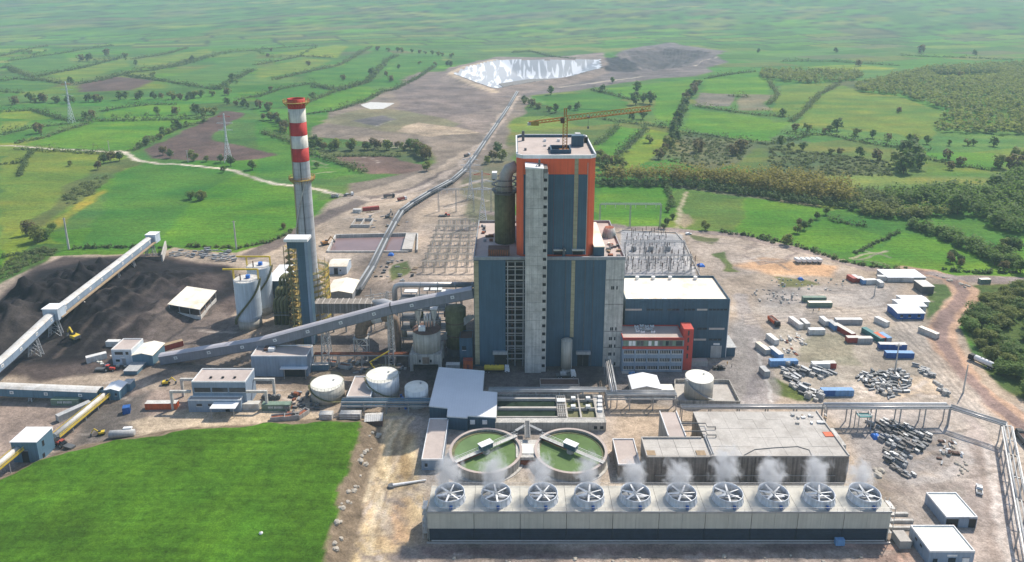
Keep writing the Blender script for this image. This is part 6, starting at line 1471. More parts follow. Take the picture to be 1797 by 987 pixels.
def scaffold():
    t = thing('absorber_scaffold', 'yellow steel scaffold platforms wrapped round the chimney foot', 'scaffold', (CHX, CHY, 0))
    rr = random.Random(3)
    for k in range(9):
        z = 2 + k * 3.1; r_ = CHR(z) + .3; ro = max(9.5, r_ + 1.6)
        part('scaffold_deck', MB().ring((CHX, CHY), max(r_, ro - 1.6), ro, z, z + .18, 22), 'yellow_dirty' if k % 2 else 'olive', t)
        mb = MB()
        for j in range(22):
            a, b = 6.2832 * j / 22, 6.2832 * (j + 1) / 22; q = (CHX + ro * math.cos(a), CHY + ro * math.sin(a)); w2 = (CHX + ro * math.cos(b), CHY + ro * math.sin(b))
            mb.beam((*q, z + 1.2), (*w2, z + 1.2), .12); mb.beam((*q, z + .6), (*w2, z + .6), .1)
        part('guard_rail', mb, 'yellow', t)
    for j in range(14):
        a = 6.2832 * j / 14; q = (CHX + 9.5 * math.cos(a), CHY + 9.5 * math.sin(a)); part('standard', MB().beam((*q, -.3), (*q, 30), .22), 'yellow_dirty', t)
    # stair tower left of the shaft
    Y = YB(598); xa, xb = XA(505, Y, 20), XA(524, Y, 20)
    s = thing('stair_tower', 'olive steel stair tower full of yellow landings beside the blue lift shaft', 'stair tower', ((xa + xb) / 2, Y + 3, 0))
    for x in (xa, (xa + xb) / 2, xb):
        for y in (Y, Y + 6): part('column', MB().beam((x, y, -.3), (x, y, HT(Y, 432)), .26), 'olive', s)
    z = 2.0; k = 0
    while z < HT(Y, 432) - 1:
        part('landing', MB().box(xa, xb, Y + .2, Y + 5.8, z, z + .14), 'yellow_dirty' if k % 2 else 'olive', s)
        a, b = (xa + .4, xb - .4) if k % 2 else (xb - .4, xa + .4)
        part('flight', MB().beam((a, Y + .9, z), (b, Y + .9, z + 3.0), .9, .16), 'yellow_dirty', s)
        mb = MB()
        for y in (Y, Y + 6): mb.beam((xa, y, z + 1.1), (xb, y, z + 1.1), .1); mb.beam((xa, y, z), (xb, y, z + 3), .1)
        part('rail', mb, 'crane_yellow', s); z += 3.0; k += 1
    # blue lift shaft
    Y = YB(602) - 2; z1 = HT(Y, 424); xa, xb = XA(519, Y, z1), XA(538.5, Y, z1)
    s = thing('lift_shaft', 'slim dark blue lift shaft with white cap roof in front of the chimney', 'lift shaft', ((xa + xb) / 2, Y + 2.5, 0))
    n = 7
    for k in range(n): part('cladding_panel', MB().box(xa, xb, Y, Y + 5, -.4 if k == 0 else z1 * k / n, z1 * (k + 1) / n - .05), 'blue_clad2', s)
    part('lighter_side_strip', MB().box(xb - 1.3, xb - .05, Y - .12, Y - .01, .5, z1 - .5), 'light_blue', s)  # the shaft's brighter right side, painted as a pale strip on its front
    xl = XA(499, Y, z1); part('cap_roof', MB().box(xl, xb + .5, Y - 1, Y + 5.6, z1 + .02, z1 + 1.3), 'white', s); part('landing_bridge', MB().box(xl + .8, xa - .01, Y + .5, Y + 4.8, z1 - 3.6, z1 - .01), 'blue_clad', s)
    for x in (xl + 1, xa - .6): part('bridge_post', MB().beam((x, Y + 1, -.3), (x, Y + 1, z1 - 3.6), .28), 'olive', s)
    for y in (Y + .8, Y + 4.4): part('bridge_rail', MB().beam((xl + .4, y, z1 - 4.4), (xa, y, z1 - 4.4), .25), 'crane_yellow', s)
scaffold()
def u_ducts():
    for i, (pxl, pyt, yb) in enumerate([(491, 487, 556), (484.5, 507, 562), (481, 526, 570)]):
        Y = YB(yb) ; z = HT(Y, pyt); x = XA(pxl, Y, z)
        t = thing('pipe_bank', ['olive curved pipe bank highest of three beside the chimney', 'olive curved pipe bank in the middle of three beside the chimney', 'olive curved pipe bank lowest of three beside the chimney'][i], 'pipes', (x, Y, 0), 'olive pipe banks')
        for k in range(4):
            xx = x + k * 1.75; part('pipe', MB().tube([(xx, Y, -.3), (xx, Y, z - 1.8), (xx + .2, Y + .2, z - .7), (xx + .7, Y + 1.4, z), (xx + 1.4, Y + 4.5, z)], .78, 10), 'olive', t, smooth=True)
            part('flange', MB().cyl((xx, Y), .95, .95, z * .5, z * .5 + .3, 12), 'steel_dark', t)
        part('support_beam', MB().box(x - 1, x + 7.2, Y - .95, Y - .8, z * .4, z * .4 + .3), 'steel', t)
u_ducts()
def coal_silo(cx, yb, ytop, wpx, label, zbase):
    r = 5.0
    for _ in range(6):
        Yc = YB(yb) + r; H = HT(Yc, ytop); r = wpx / 2 * (Yc * CT + (CAMH - H) * ST) / FPX
    X = XA(cx, Yc, H); t = thing('ash_silo', label, 'silo', (X, Yc, 0), 'pale blue ash silos')
    part('skirt', MB().cyl((X, Yc), r * .93, r * .93, -.4, zbase, 36), 'tank_beige', t, smooth=True); part('shell', MB().lathe((X, Yc), [(r * .93, zbase + .003), (r * 1.0, zbase + 1.4), (r, zbase + 9), (r, H), (.02, H + .01)], 36), 'silo_bluewhite', t, smooth=False)
    for k in range(4): z = zbase + 2 + (H - zbase - 2) * k / 4; part('shell_seam', MB().ring((X, Yc), r - .02, r + .06, z, z + .12, 36), 'silo_bluewhite', t)
    part('roof_deck', MB().cyl((X, Yc), r * .96, r * .96, H + .02, H + .2, 36), 'dirty_white', t)
    mb = MB()
    for k in range(26):
        a = 6.2832 * k / 26; b = 6.2832 * (k + 1) / 26; p = (X + r * math.cos(a), Yc + r * math.sin(a)); q = (X + r * math.cos(b), Yc + r * math.sin(b)); mb.beam((*p, H), (*p, H + 1.1), .08); mb.beam((*p, H + 1.1), (*q, H + 1.1), .08)
    part('handrail', mb, 'c_grey', t)
    part('filter_unit', MB().cbox((X + .6, Yc + .8, H + 1.0), (1.8, 1.4, 1.6)), 'tarp_blue', t); part('filter_pipe', MB().tube([(X - 2, Yc - 2, H), (X - 2, Yc - 2, H + 3.4)], .3, 8), 'brown', t)
    zz = H + 5.0; mb = MB()
    for x in (X - r, X + r): mb.beam((x, Yc - .6, H), (x, Yc - .6, zz), .3); mb.beam((x, Yc + .6, H), (x, Yc + .6, zz), .3)
    mb.beam((X - r - 5, Yc, zz), (X + r, Yc, zz), .5, .7); part('hoist_gantry', mb, 'yellow', t)
    mb = MB()
    for k in range(44):
        a = -2.9 + 3.0 * k / 43; z = zbase * .4 + (H - zbase * .4) * k / 43; mb.cbox((X + (r + .55) * math.cos(a), Yc + (r + .55) * math.sin(a), z), (1.0, 1.0, .25)); mb.beam((X + (r + 1) * math.cos(a), Yc + (r + 1) * math.sin(a), z), (X + (r + 1) * math.cos(a), Yc + (r + 1) * math.sin(a), z + 1.1), .1)
    part('spiral_stair', mb, 'olive', t)
coal_silo(432, 582, 490, 43, 'pale blue ash silo standing free at the edge of the coal yard', 4.5)
coal_silo(454, 556, 467, 41, 'pale blue ash silo touching the blue walled plant building', 4.0)
bld('gypsum_hall', 'dark blue hall with pale roof between the ash silos and the lift shaft', 467, 508, 545, 493, 465, 'blue_clad', 'roof_white', para=0)
bld('valve_house', 'small gabled pale building beside the rectangular brown pond', 577, 608, 482, 468, 455, 'silo_bluewhite', 'roof_cream', gab=('x', 1.6), para=0, doors=[(.28, .5, .8, 'dark')], wins=[(.6, .68, .4, .6)])
t, X0, X1, Y0, Y1, H = bld('pump_hall', 'broad shed with bright cream curved roof beside the chimney', 572, 618, 528, 515, 492, 'grey', 'roof_cream', gab=('y', 1.4), para=0)

# flue ducts, filters and steelwork between chimney and boiler
def flue():
    t = thing('flue_duct', 'wide riveted flue gas duct running from the chimney towards the boiler block', 'duct', (CHX + 25, CHY - 18, 0))
    Y = CHY - 14; z = 11
    part('duct_body', MB().box(CHX + 6, CHX + 34, Y - 3, Y + 3, z, z + 5), 'wall_stain', t)
    for k in range(10): x = CHX + 7 + k * 2.9; part('stiffener', MB().box(x, x + .35, Y - 3.25, Y + 3.25, z - .2, z + 5.25), 'concrete_light', t)
    for k in range(5): x = CHX + 8 + k * 6; part('support_leg', MB().beam((x, Y, -.3), (x, Y, z), .7), 'steel', t)
    part('duct_bend', MB().tube([(CHX + 34, Y, z + 2.5), (CHX + 39, Y - 1, z + 3.4), (CHX + 43, Y - 5, z + 4), (CHX + 44, Y - 10, z + 4)], 3.1, 18), 'pipe_grey', t, smooth=True)
    part('duct_bend', MB().tube([(CHX + 44, Y - 10, z + 4), (CHX + 45, Y - 15, z + 3), (CHX + 45, Y - 18, z)], 3.0, 18), 'pipe_grey', t, smooth=True)
    rr = random.Random(6)
    for k in range(9):
        x = CHX + 30 + rr.uniform(0, 12); y = Y + rr.uniform(3, 9); part('frame_post', MB().beam((x, y, -.3), (x, y, z + rr.uniform(4, 9)), .3), 'steel', t)
    for k in range(6):
        zz = z + k * 1.4 - 1; part('frame_beam', MB().beam((CHX + 29, Y + 3.6, zz), (CHX + 42, Y + 8, zz + .2), .25), 'c_grey', t)
    # silver pipe on stilts behind the gallery
    Yp = 300; zp = HT(Yp, 500); xa, xb = XA(692, Yp, zp), BH[1] - .1
    t = thing('steam_main', 'fat silver pipe with an elbow running into the boiler block above the gallery', 'pipe', (xa, Yp, 0))
    part('pipe', MB().tube([(xa, Yp, zp - 9), (xa, Yp, zp - 2.4), (xa + .7, Yp, zp - .7), (xa + 2.4, Yp, zp), (xa + 10, Yp, zp), (xb, Yp, zp)], 1.25, 18), 'pipe_grey', t, smooth=True)
    for k in range(5): x = xa + 3 + (xb - xa - 4) * k / 4; part('pipe_stand', MB().beam((x, Yp, -.3), (x, Yp, zp - 1), .4), 'steel', t)
    part('lower_pipe', MB().tube([(xa, Yp, -.2), (xa, Yp, zp - 9)], 1.2, 14), 'steel_dark', t, smooth=True)
    for k in range(5): x = xa + 4 + (xb - xa - 6) * k / 4; part('clamp', MB().tube([(x, Yp, zp), (x + .4, Yp, zp)], 1.36, 18), 'steel', t)
    # rusty elbow duct on trestle in front
    Yr = 287; z = HT(Yr, 590); x = XA(634, Yr, z)
    t = thing('elbow_duct', 'brown segmented elbow duct with silver section on a steel trestle under the gallery', 'duct', (x, Yr, 0))
    pts = [(x, Yr, z), (x + .1, Yr, z + 3), (x + .9, Yr, z + 5.6), (x + 2.8, Yr, z + 7.6), (x + 5.2, Yr, z + 8.4)]
    part('elbow', MB().tube(pts, 2.7, 18), 'duct_rust', t, smooth=True)
    for p, q in zip(pts[:-1], pts[1:]):
        c = Vector(p).lerp(Vector(q), .5); d = (Vector(q) - Vector(p)).normalized(); part('rib', MB().tube([c - d * .15, c + d * .15], 2.95, 18), 'duct_rust', t)
    part('silver_sleeve', MB().tube([(x + 5.2, Yr, z + 8.4), (x + 9.6, Yr, z + 9.4)], 2.5, 18), 'galv', t, smooth=True); part('tail_duct', MB().tube([(x + 9.6, Yr, z + 9.4), (x + 12.5, Yr, z + 9.3), (x + 14.5, Yr + .5, z + 7.6), (x + 15, Yr + 1, z + 4.5), (x + 15, Yr + 1, 2)], 2.3, 18), 'duct_rust', t, smooth=True)
    for sx in (-2.8, 2.8):
        for sy in (-2.4, 2.4): part('trestle_leg', MB().beam((x + sx, Yr + sy, -.3), (x + sx, Yr + sy, z), .4), 'c_grey', t)
    part('trestle_deck', MB().box(x - 3.2, x + 3.2, Yr - 2.8, Yr + 2.8, z - .5, z - .02), 'c_grey', t)
    mb = MB()
    for sy in (-2.5, 2.5): mb.beam((x - 2.8, Yr + sy, z * .45), (x + 2.8, Yr + sy, z - .3), .2); mb.beam((x + 2.8, Yr + sy, z * .45), (x - 2.8, Yr + sy, z - .3), .2); mb.beam((x - 2.8, Yr + sy, z * .45), (x + 2.8, Yr + sy, z * .45), .2)
    part('trestle_bracing', mb, 'c_grey', t)
    # limestone silo on its concrete frame
    Ys = YB(652); xs = XA(747, Ys, 5); w_ = 13.6; zb = HT(Ys, 623); zk = HT(Ys, 640)
    t = thing('limestone_silo', 'round beige silo on a concrete table frame beside the boiler block', 'silo', (xs, Ys + 6.5, 0))
    for sx in (-1, 1):
        for y in (Ys + .6, Ys + 12): part('frame_leg', MB().box(xs + sx * (w_ / 2 - .7) - .7, xs + sx * (w_ / 2 - .7) + .7, y - .6, y + .6, -.4, zk), 'wall_concrete', t)
    part('frame_table', MB().box(xs - w_ / 2, xs + w_ / 2, Ys, Ys + 12.6, zk + .003, zb), 'wall_concrete', t)
    for dx in (-2.5, 2.2): part('table_opening', MB().box(xs + dx - .4, xs + dx + .4, Ys - .05, Ys + .05, zk + 1, zk + 2.3), 'dark', t)
    part('rust_panel', MB().box(xs - 1.4, xs + 1.6, Ys - .06, Ys + .04, zk + .3, zb - 1.2), 'duct_rust', t)
    zt = HT(Ys + 6.3, 577); part('shell', MB().cyl((xs, Ys + 6.3), 6.0, 6.0, zb + .003, zt, 40), 'tank_beige', t, smooth=True)
    for k in range(18): a = 6.2832 * k / 18; part('shell_rib', MB().beam((xs + 6.02 * math.cos(a), Ys + 6.3 + 6.02 * math.sin(a), zb + .2), (xs + 6.02 * math.cos(a), Ys + 6.3 + 6.02 * math.sin(a), zt - .1), .12), 'concrete', t)
    part('roof', MB().cyl((xs, Ys + 6.3), 6.2, 5.6, zt + .003, zt + .4, 40), 'brown', t); part('filter_box', MB().cbox((xs - 1.6, Ys + 3.6, zt + 1.5), (2.8, 1.8, 2.0)), 'white', t)
    for k in range(3): part('feed_pipe', MB().tube([(xs - .8 + k * 1.2, Ys + 7, zt), (xs - .8 + k * 1.2, Ys + 7, zt + 7)], .45, 8), 'pipe_grey', t, smooth=True)
    for dx in (-3.6, 3.2): part('cyclone', MB().lathe((xs + dx, Ys + 8), [(.3, zt), (.5, zt + 3), (1.3, zt + 6), (1.3, zt + 8.2), (.02, zt + 8.6)], 14), 'concrete', t)
    part('cyclone_roof', MB().box(xs - 5.2, xs - 1.8, Ys + 6.6, Ys + 9.6, zt + 8.7, zt + 9), 'white', t); part('cyclone_roof', MB().box(xs + 1.6, xs + 4.8, Ys + 6.6, Ys + 9.6, zt + 8.7, zt + 9), 'white', t)
    # brown hopper cylinder and steel frame in the shade of the block
    Yh = 292; xh = XA(800, Yh, 14)
    t = thing('bed_ash_silo', 'olive brown cylinder standing in the shadow of the boiler block', 'silo', (xh, Yh, 0))
    part('shell', MB().cyl((xh, Yh), 4.6, 4.6, 4, 22, 30), 'olive', t, smooth=True); part('skirt', MB().cyl((xh, Yh), 4.2, 4.2, -.4, 3.98, 24), 'steel_dark', t); part('roof', MB().lathe((xh, Yh), [(4.7, 22.003), (2, 23.2), (.02, 23.4)], 30), 'olive', t)
    for zz in (10, 16): part('ring', MB().ring((xh, Yh), 4.5, 4.8, zz, zz + .3, 30), 'brown', t)
    xf0, xf1 = XA(700, 292, 10), BH[1] - 7; yf = (290, 297, 304)
    t = thing('ash_handling_frame', 'multi level steel frame with pipes and cabins behind the coal gallery', 'steel frame', ((xf0 + xf1) / 2, 297, 0))
    for k in range(5):
        x = xf0 + (xf1 - xf0) * k / 4
        for y in (yf[1], yf[2]): part('column', MB().beam((x, y, -.3), (x, y, 24), .45), 'steel', t)
    for j in range(5):
        z = 4 + j * 4.8
        for y in (yf[1], yf[2]): part('beam', MB().beam((xf0, y, z), (xf1, y, z), .45), 'steel', t)
        part('floor', MB().box(xf0, xf1 if j % 2 else (xf0 + xf1) / 2 + 3, yf[1] + .3, yf[2] - .3, z + .24, z + .34), 'steel_dark', t)
        mb = MB()
        for k in range(20): x = xf0 + (xf1 - xf0) * k / 19; mb.beam((x, yf[1] - .25, z), (x, yf[1] - .25, z + 1.2), .08)
        mb.beam((xf0, yf[1] - .25, z + 1.2), (xf1, yf[1] - .25, z + 1.2), .1); part('rail', mb, 'c_grey', t)
    for k in range(7): x = xf0 + 1 + k * (xf1 - xf0) / 7; part('process_vessel', MB().cyl((x, 300.5), 1.3, 1.3, 4.4 + (k % 3) * 4.8, 8.4 + (k % 3) * 4.8, 14), random.Random(k).choice(['olive', 'pipe_grey', 'duct_rust', 'tank_beige']), t, smooth=True)
    for k in range(5): a = Vector((xf1 - 10 + k * .9, 289.5, 8)); part('inclined_pipe', MB().tube([a, a + Vector((14, 0, 12))], .28, 6), 'c_grey', t)
    for k, (px, py) in enumerate([(730, 487), (757, 487), (788, 487), (770, 491)]): p = G(px, py, 25); part('canopy', MB().cbox((p.x, 303, 25.5 + (k % 2)), (6 if k != 1 else 3, 3.2, .4)), 'white', t); part('canopy_post', MB().beam((p.x, 303, 23.8), (p.x, 303, 25.3 + (k % 2)), .3), 'steel', t)
    bld('switch_cabin', 'dark blue cabin pressed against the foot of the boiler block', 806, 829, 640, 594, 580, 'blue_clad2', 'brown', para=.4, pm='blue_clad', wins=[(.2, .5, .55, .7)])
    b = G(822, 648); t = thing('red_cabin', 'bright red equipment cabin at the foot of the boiler block', 'cabin', (b.x, b.y + 1, 0)); part('body', MB().box(b.x - 2.2, b.x + 1.8, b.y, b.y + 2.6, -.1, 3.9), 'c_orange', t); part('door', MB().box(b.x - .6, b.x + .5, b.y - .06, b.y - .01, .1, 2.1), 'c_red', t); part('roof', MB().box(b.x - 2.3, b.x + 1.9, b.y - .1, b.y + 2.7, 3.903, 4.05), 'c_red', t)
    sx, sy = XA(995, YB(655), 8), YB(655); H = HT(sy + 2.4, 597); t = thing('lime_silo', 'slim pinkish grey silo standing before the blue facade', 'silo', (sx, sy + 2.6, 0))
    part('shell', MB().cyl((sx, sy + 2.4), 2.35, 2.35, 1.5, H, 26), 'tank_beige', t, smooth=True); part('skirt', MB().cyl((sx, sy + 2.4), 2.0, 2.0, -.3, 1.5, 20), 'concrete', t); part('roof', MB().lathe((sx, sy + 2.4), [(2.4, H + .003), (1, H + .7), (.02, H + .8)], 26), 'tank_beige', t)
    part('ladder', MB().box(sx + 1.9, sx + 2.2, sy + .6, sy + .9, 1.5, H), 'c_grey', t)
flue()

# ------------------------------------------------------------------ buildings and tanks left of the block
t, X0, X1, Y0, Y1, H = bld('electrical_building', 'pale blue windowless block with brown flat roof beneath the coal gallery', 440, 538, 661, 624.5, 605.5, 'light_blue', 'roof_beige', pm='white', panels=6, doors=[(.56, .97, .42, 'dark')])
part('door_canopy', MB().box(X0 + (X1 - X0) * .53, X1 + .3, Y0 - 2.2, Y0 - .1, H * .46, H * .46 + .25), 'roof_white', t)
for k in range(2): part('canopy_post', MB().beam((X1 - .4 - k * 9, Y0 - 2, -.2), (X1 - .4 - k * 9, Y0 - 2, H * .46), .25), 'steel', t)
p = G(477, 614, H); part('roof_unit', MB().cbox((p.x, p.y, H + .3), (2.6, 2.0, 1.4)), 'white', t); part('roof_duct', MB().cbox((p.x - 2.4, p.y + 1, H + .1), (2, 3, .9)), 'brown', t)
t, X0, X1, Y0, Y1, H = bld('crusher_control', 'two tier grey building with three long windows and brown roof', 335.5, 430, 716, 669.7, 646.5, 'light_blue', 'roof_beige', pm='white', wins=[(.04, .34, .60, .76), (.37, .66, .60, .76), (.69, .99, .60, .76)])
for px in (370, 391, 412): p = G(px, 662, H); part('roof_vent', MB().cbox((p.x, p.y, H - .1), (.9, .7, .5)), 'dark', t)
_, x0, x1, y0, y1, h = bld('', '', 329, 421.6, 723, 701.5, 691, 'light_blue', 'roof_beige', pm='white', parent=t, depthmax=Y0 - .02, wins=[(.16, .26, .45, .65), (.38, .5, .45, .65)], doors=[(.7, .78, .7, 'glass')])
part('porch_roof', MB().box(x0 + (x1 - x0) * .5, x1 - .4, y0 - 4.6, y0 - .1, h * .78, h * .78 + .2), 'roof_white', t)
for k in range(2): part('porch_post', MB().beam((x0 + (x1 - x0) * .52 + k * (x1 - x0) * .42, y0 - 4.3, -.2), (x0 + (x1 - x0) * .52 + k * (x1 - x0) * .42, y0 - 4.3, h * .78), .2), 'steel', t)
for sx, nm in ((1, 'right'), (-1, 'left')):
    for k in range(2):
        xx = (X1 if sx > 0 else X0); g = thing('portal_frame', ['grey concrete portal frame beside the two tier building on its gate side', 'rear grey concrete portal frame beside the two tier building on its gate side', 'grey concrete portal frame beside the two tier building on its tank side', 'rear grey concrete portal frame beside the two tier building on its tank side'][(0 if sx < 0 else 2) + k], 'frame', (xx + sx * 4, y0 + 2 + k * 9, 0), 'concrete portal frames')
        yy = y0 + 2 + k * 9; zt = 7.2
        part('post', MB().box(xx + sx * 8 - .45, xx + sx * 8 + .45, yy - .45, yy + .45, -.3, zt), 'concrete', g); part('beam', MB().box(min(xx + .3 * sx, xx + sx * 8.5), max(xx + .3 * sx, xx + sx * 8.5), yy - .45, yy + .45, zt + .003, zt + .9), 'concrete', g)
t, X0, X1, Y0, Y1, H = bld('conveyor_control', 'square pale blue two storey house beside the coal yard', 194.6, 230, 641, 613.5, 594, 'silo_bluewhite', 'roof_beige', pm='white', wins=[(.16, .56, .66, .84), (.70, .84, .66, .84), (.16, .36, .22, .36)], doors=[(.48, .66, .38, 'grey')])
part('name_plate', MB().box(X0 + (X1 - X0) * .42, X0 + (X1 - X0) * .62, Y0 - .1, Y0 - .01, H * .46, H * .52), 'white', t)
bld('conveyor_tail_house', 'blue house with curved cream roof at the foot of the coal gallery', 231.5, 267, 642, 624, 603, 'teal_blue', 'roof_cream', gab=('y', 1.1), para=0)
bld('low_annex', 'long low blue annex with corrugated grey roof beside a red tractor', 217, 240, 658, 651, 632, 'teal_blue', 'c_grey', para=0)
tank('water_tank', 'squat grey tank with white roof and green handrail beside the scrap skips', 574, 713, 672, 58, 'tank_beige', 'tank_roof', 'olive')
tank('water_tank', 'tall white tank with white roof beside a small brown roofed building', 671, 706, 658, 57, 'tank_white', 'tank_roof', 'olive')
tank('water_tank', 'low white tank with conical ribbed roof beside the pale stepped hall', 730.5, 719, 678.5, 41, 'tank_white', 'tank_roof', None, dome=1.0, stair=False)
tank('water_tank', 'tall beige tank inside a concrete bund in front of the office', 1227.5, 709, 661, 49, 'tank_beige', 'tank_roof', None)
bld('pump_room', 'small building with brown flat roof between two large tanks', 608, 650, 716, 696, 660, 'light_blue', 'roof_beige', pm='white')
def bund():
    z = 1.7; t = thing('tank_bund', 'low concrete bund wall around the beige tank', 'wall', (XA(1240, 236, 0), 236, 0))
    pts = [G(1184, 709), G(1298, 711), G(1279, 673), G(1184, 672)]
    for a, b in zip(pts, pts[1:] + pts[:1]): part('wall_side', MB().beam(a + Vector((0, 0, .6)), b + Vector((0, 0, .6)), .35, 2.2 * 1.0), 'wall_concrete', t)
    part('floor', MB().prism([(p.x, p.y) for p in pts], -.2, .12), 'concrete_light', t)
bund()
def coal_shed():
    c = [(293.7, 534), (328, 502.5), (380, 510), (350.7, 543.5)]; H = HT(YB(560), 541); P_ = [G(a, b, H) for a, b in c]
    P_[0].z -= .0; t = thing('open_coal_shed', 'open sided shed with broad cream roof standing in the coal yard', 'shed', (sum(p.x for p in P_) / 4, sum(p.y for p in P_) / 4, 0))
    part('roof', MB().prism([(p.x, p.y) for p in P_], H - .3, H), 'roof_cream', t)
    cc = sum((Vector((p.x, p.y, 0)) for p in P_), Vector()) / 4
    q = [Vector((p.x, p.y, 0)).lerp(cc, .06) for p in P_]
    for a, b in zip(q, q[1:] + q[:1]):
        for k in range(3): p = a.lerp(b, k / 3); part('post', MB().beam((p.x, p.y, -.5), (p.x, p.y, H - .3), .35), 'steel', t)
    for i in (0, 2, 3): a, b = q[i], q[(i + 1) % 4]; part('low_wall', MB().beam(a + Vector((0, 0, .7)), b + Vector((0, 0, .7)), .3, 2.4), 'dirty_white', t)
coal_shed()
# settling pond walls
def pond():
    t = thing('settling_pond', 'rectangular concrete settling pond full of brownish water', 'basin', (G(645, 428).x, G(645, 428).y, 0)); o = [G(574, 443), G(589, 414), G(718, 411), G(716, 443)]
    for k, (a, b) in enumerate(zip(o, o[1:] + o[:1])): part('basin_wall', MB().beam(a + Vector((0, 0, -.9)), b + Vector((0, 0, -.9)), .9, 3.6), 'concrete', t)
    a, b = G(706, 442), G(714, 413); part('inlet_chamber', MB().beam(a + Vector((3, 0, -.4)), b + Vector((3, 0, -.4)), 6.5, 4.4), 'concrete_light', t); part('chamber_wall', MB().beam(G(732, 443) + Vector((0, 0, .3)), G(733, 414) + Vector((0, 0, .3)), .8, 3.0), 'concrete', t); part('chamber_wall', MB().beam(G(716, 414) + Vector((0, 0, .3)), G(733, 414) + Vector((0, 0, .3)), .8, 3.0), 'concrete', t)
    t = thing('small_basin', 'small unfinished concrete basin with two cells behind the brown pond', 'basin', (G(630, 394).x, G(630, 394).y, 0))
    c = G(616, 399); d = G(648, 388)
    for y in (c.y, d.y): part('basin_wall', MB().box(c.x, c.x + 13, y - .4, y + .4, -.3, 2.0), 'concrete', t)
    for x in (c.x, c.x + 6.3, c.x + 12.6): part('basin_wall', MB().box(x, x + .6, c.y + .41, d.y - .41, -.3, 1.9), 'concrete_light', t)
pond()

# ------------------------------------------------------------------ containers and cabins
CT_MESH = {}
def cmesh(key, mb, m):
    k = (key, m)
    if k not in CT_MESH: me = mb.mesh(key[0]); me.materials.append(M[m]); CT_MESH[k] = me
    return CT_MESH[k]
def container(px, py, rz, L, wm, rm, label, group='shipping containers and site cabins', name='container', w_=2.5, h=2.7, cabin=False):
    g = GG(px, py); t = thing(name, label, 'cabin' if cabin else 'container', (g.x, g.y, gz(g.x, g.y) - .05), group, math.radians(rz))
    def add(nm, mb, m):
        o = bpy.data.objects.new(nm, cmesh((nm, round(L, 1), w_, h), mb, m)); COL.objects.link(o); o.parent = t; return o
    mb = MB(); n = int(L / .6)                       # ribbed long sides
    mb.box(-L / 2 + .1, L / 2 - .1, -w_ / 2 + .06, w_ / 2 - .06, .15, h - .1)
    add('body', mb, wm)
    mb = MB()
    for k in range(n):
        x = -L / 2 + .25 + (L - .5) * k / max(1, n - 1)
        for s in (-1, 1): mb.cbox((x, s * (w_ / 2 - .04), h / 2), (.22, .07, h - .5))
    add('side_ribs', mb, wm)['kind'] = 'stuff'
    add('roof', MB().box(-L / 2, L / 2, -w_ / 2, w_ / 2, h - .09, h), rm)
    mb = MB()
    for sx in (-1, 1):
        for sy in (-1, 1): mb.cbox((sx * (L / 2 - .07), sy * (w_ / 2 - .07), (h - .1) / 2), (.16, .16, h - .1))
    for s in (-1, 1): mb.cbox((0, s * (w_ / 2 - .05), .1), (L - .3, .14, .2))
    add('frame', mb, wm)
    if cabin:
        for x in (-L * .3, L * .12, L * .36): add('window', MB().cbox((x, -w_ / 2 - .02, h * .6), (1.0, .08, .8)), 'glass') if x == -L * .3 else None
        add('door', MB().cbox((L * .1, -w_ / 2 - .02, 1.15), (.9, .08, 2.0)), 'grey')
    else:
        for s in (-1, 1): add('door', MB().cbox((L / 2 - .06, s * w_ * .24, h / 2), (.06, w_ * .44, h - .4)).cbox((L / 2 + .0, s * w_ * .12, h / 2), (.06, .06, h - .5)), wm)
    return t
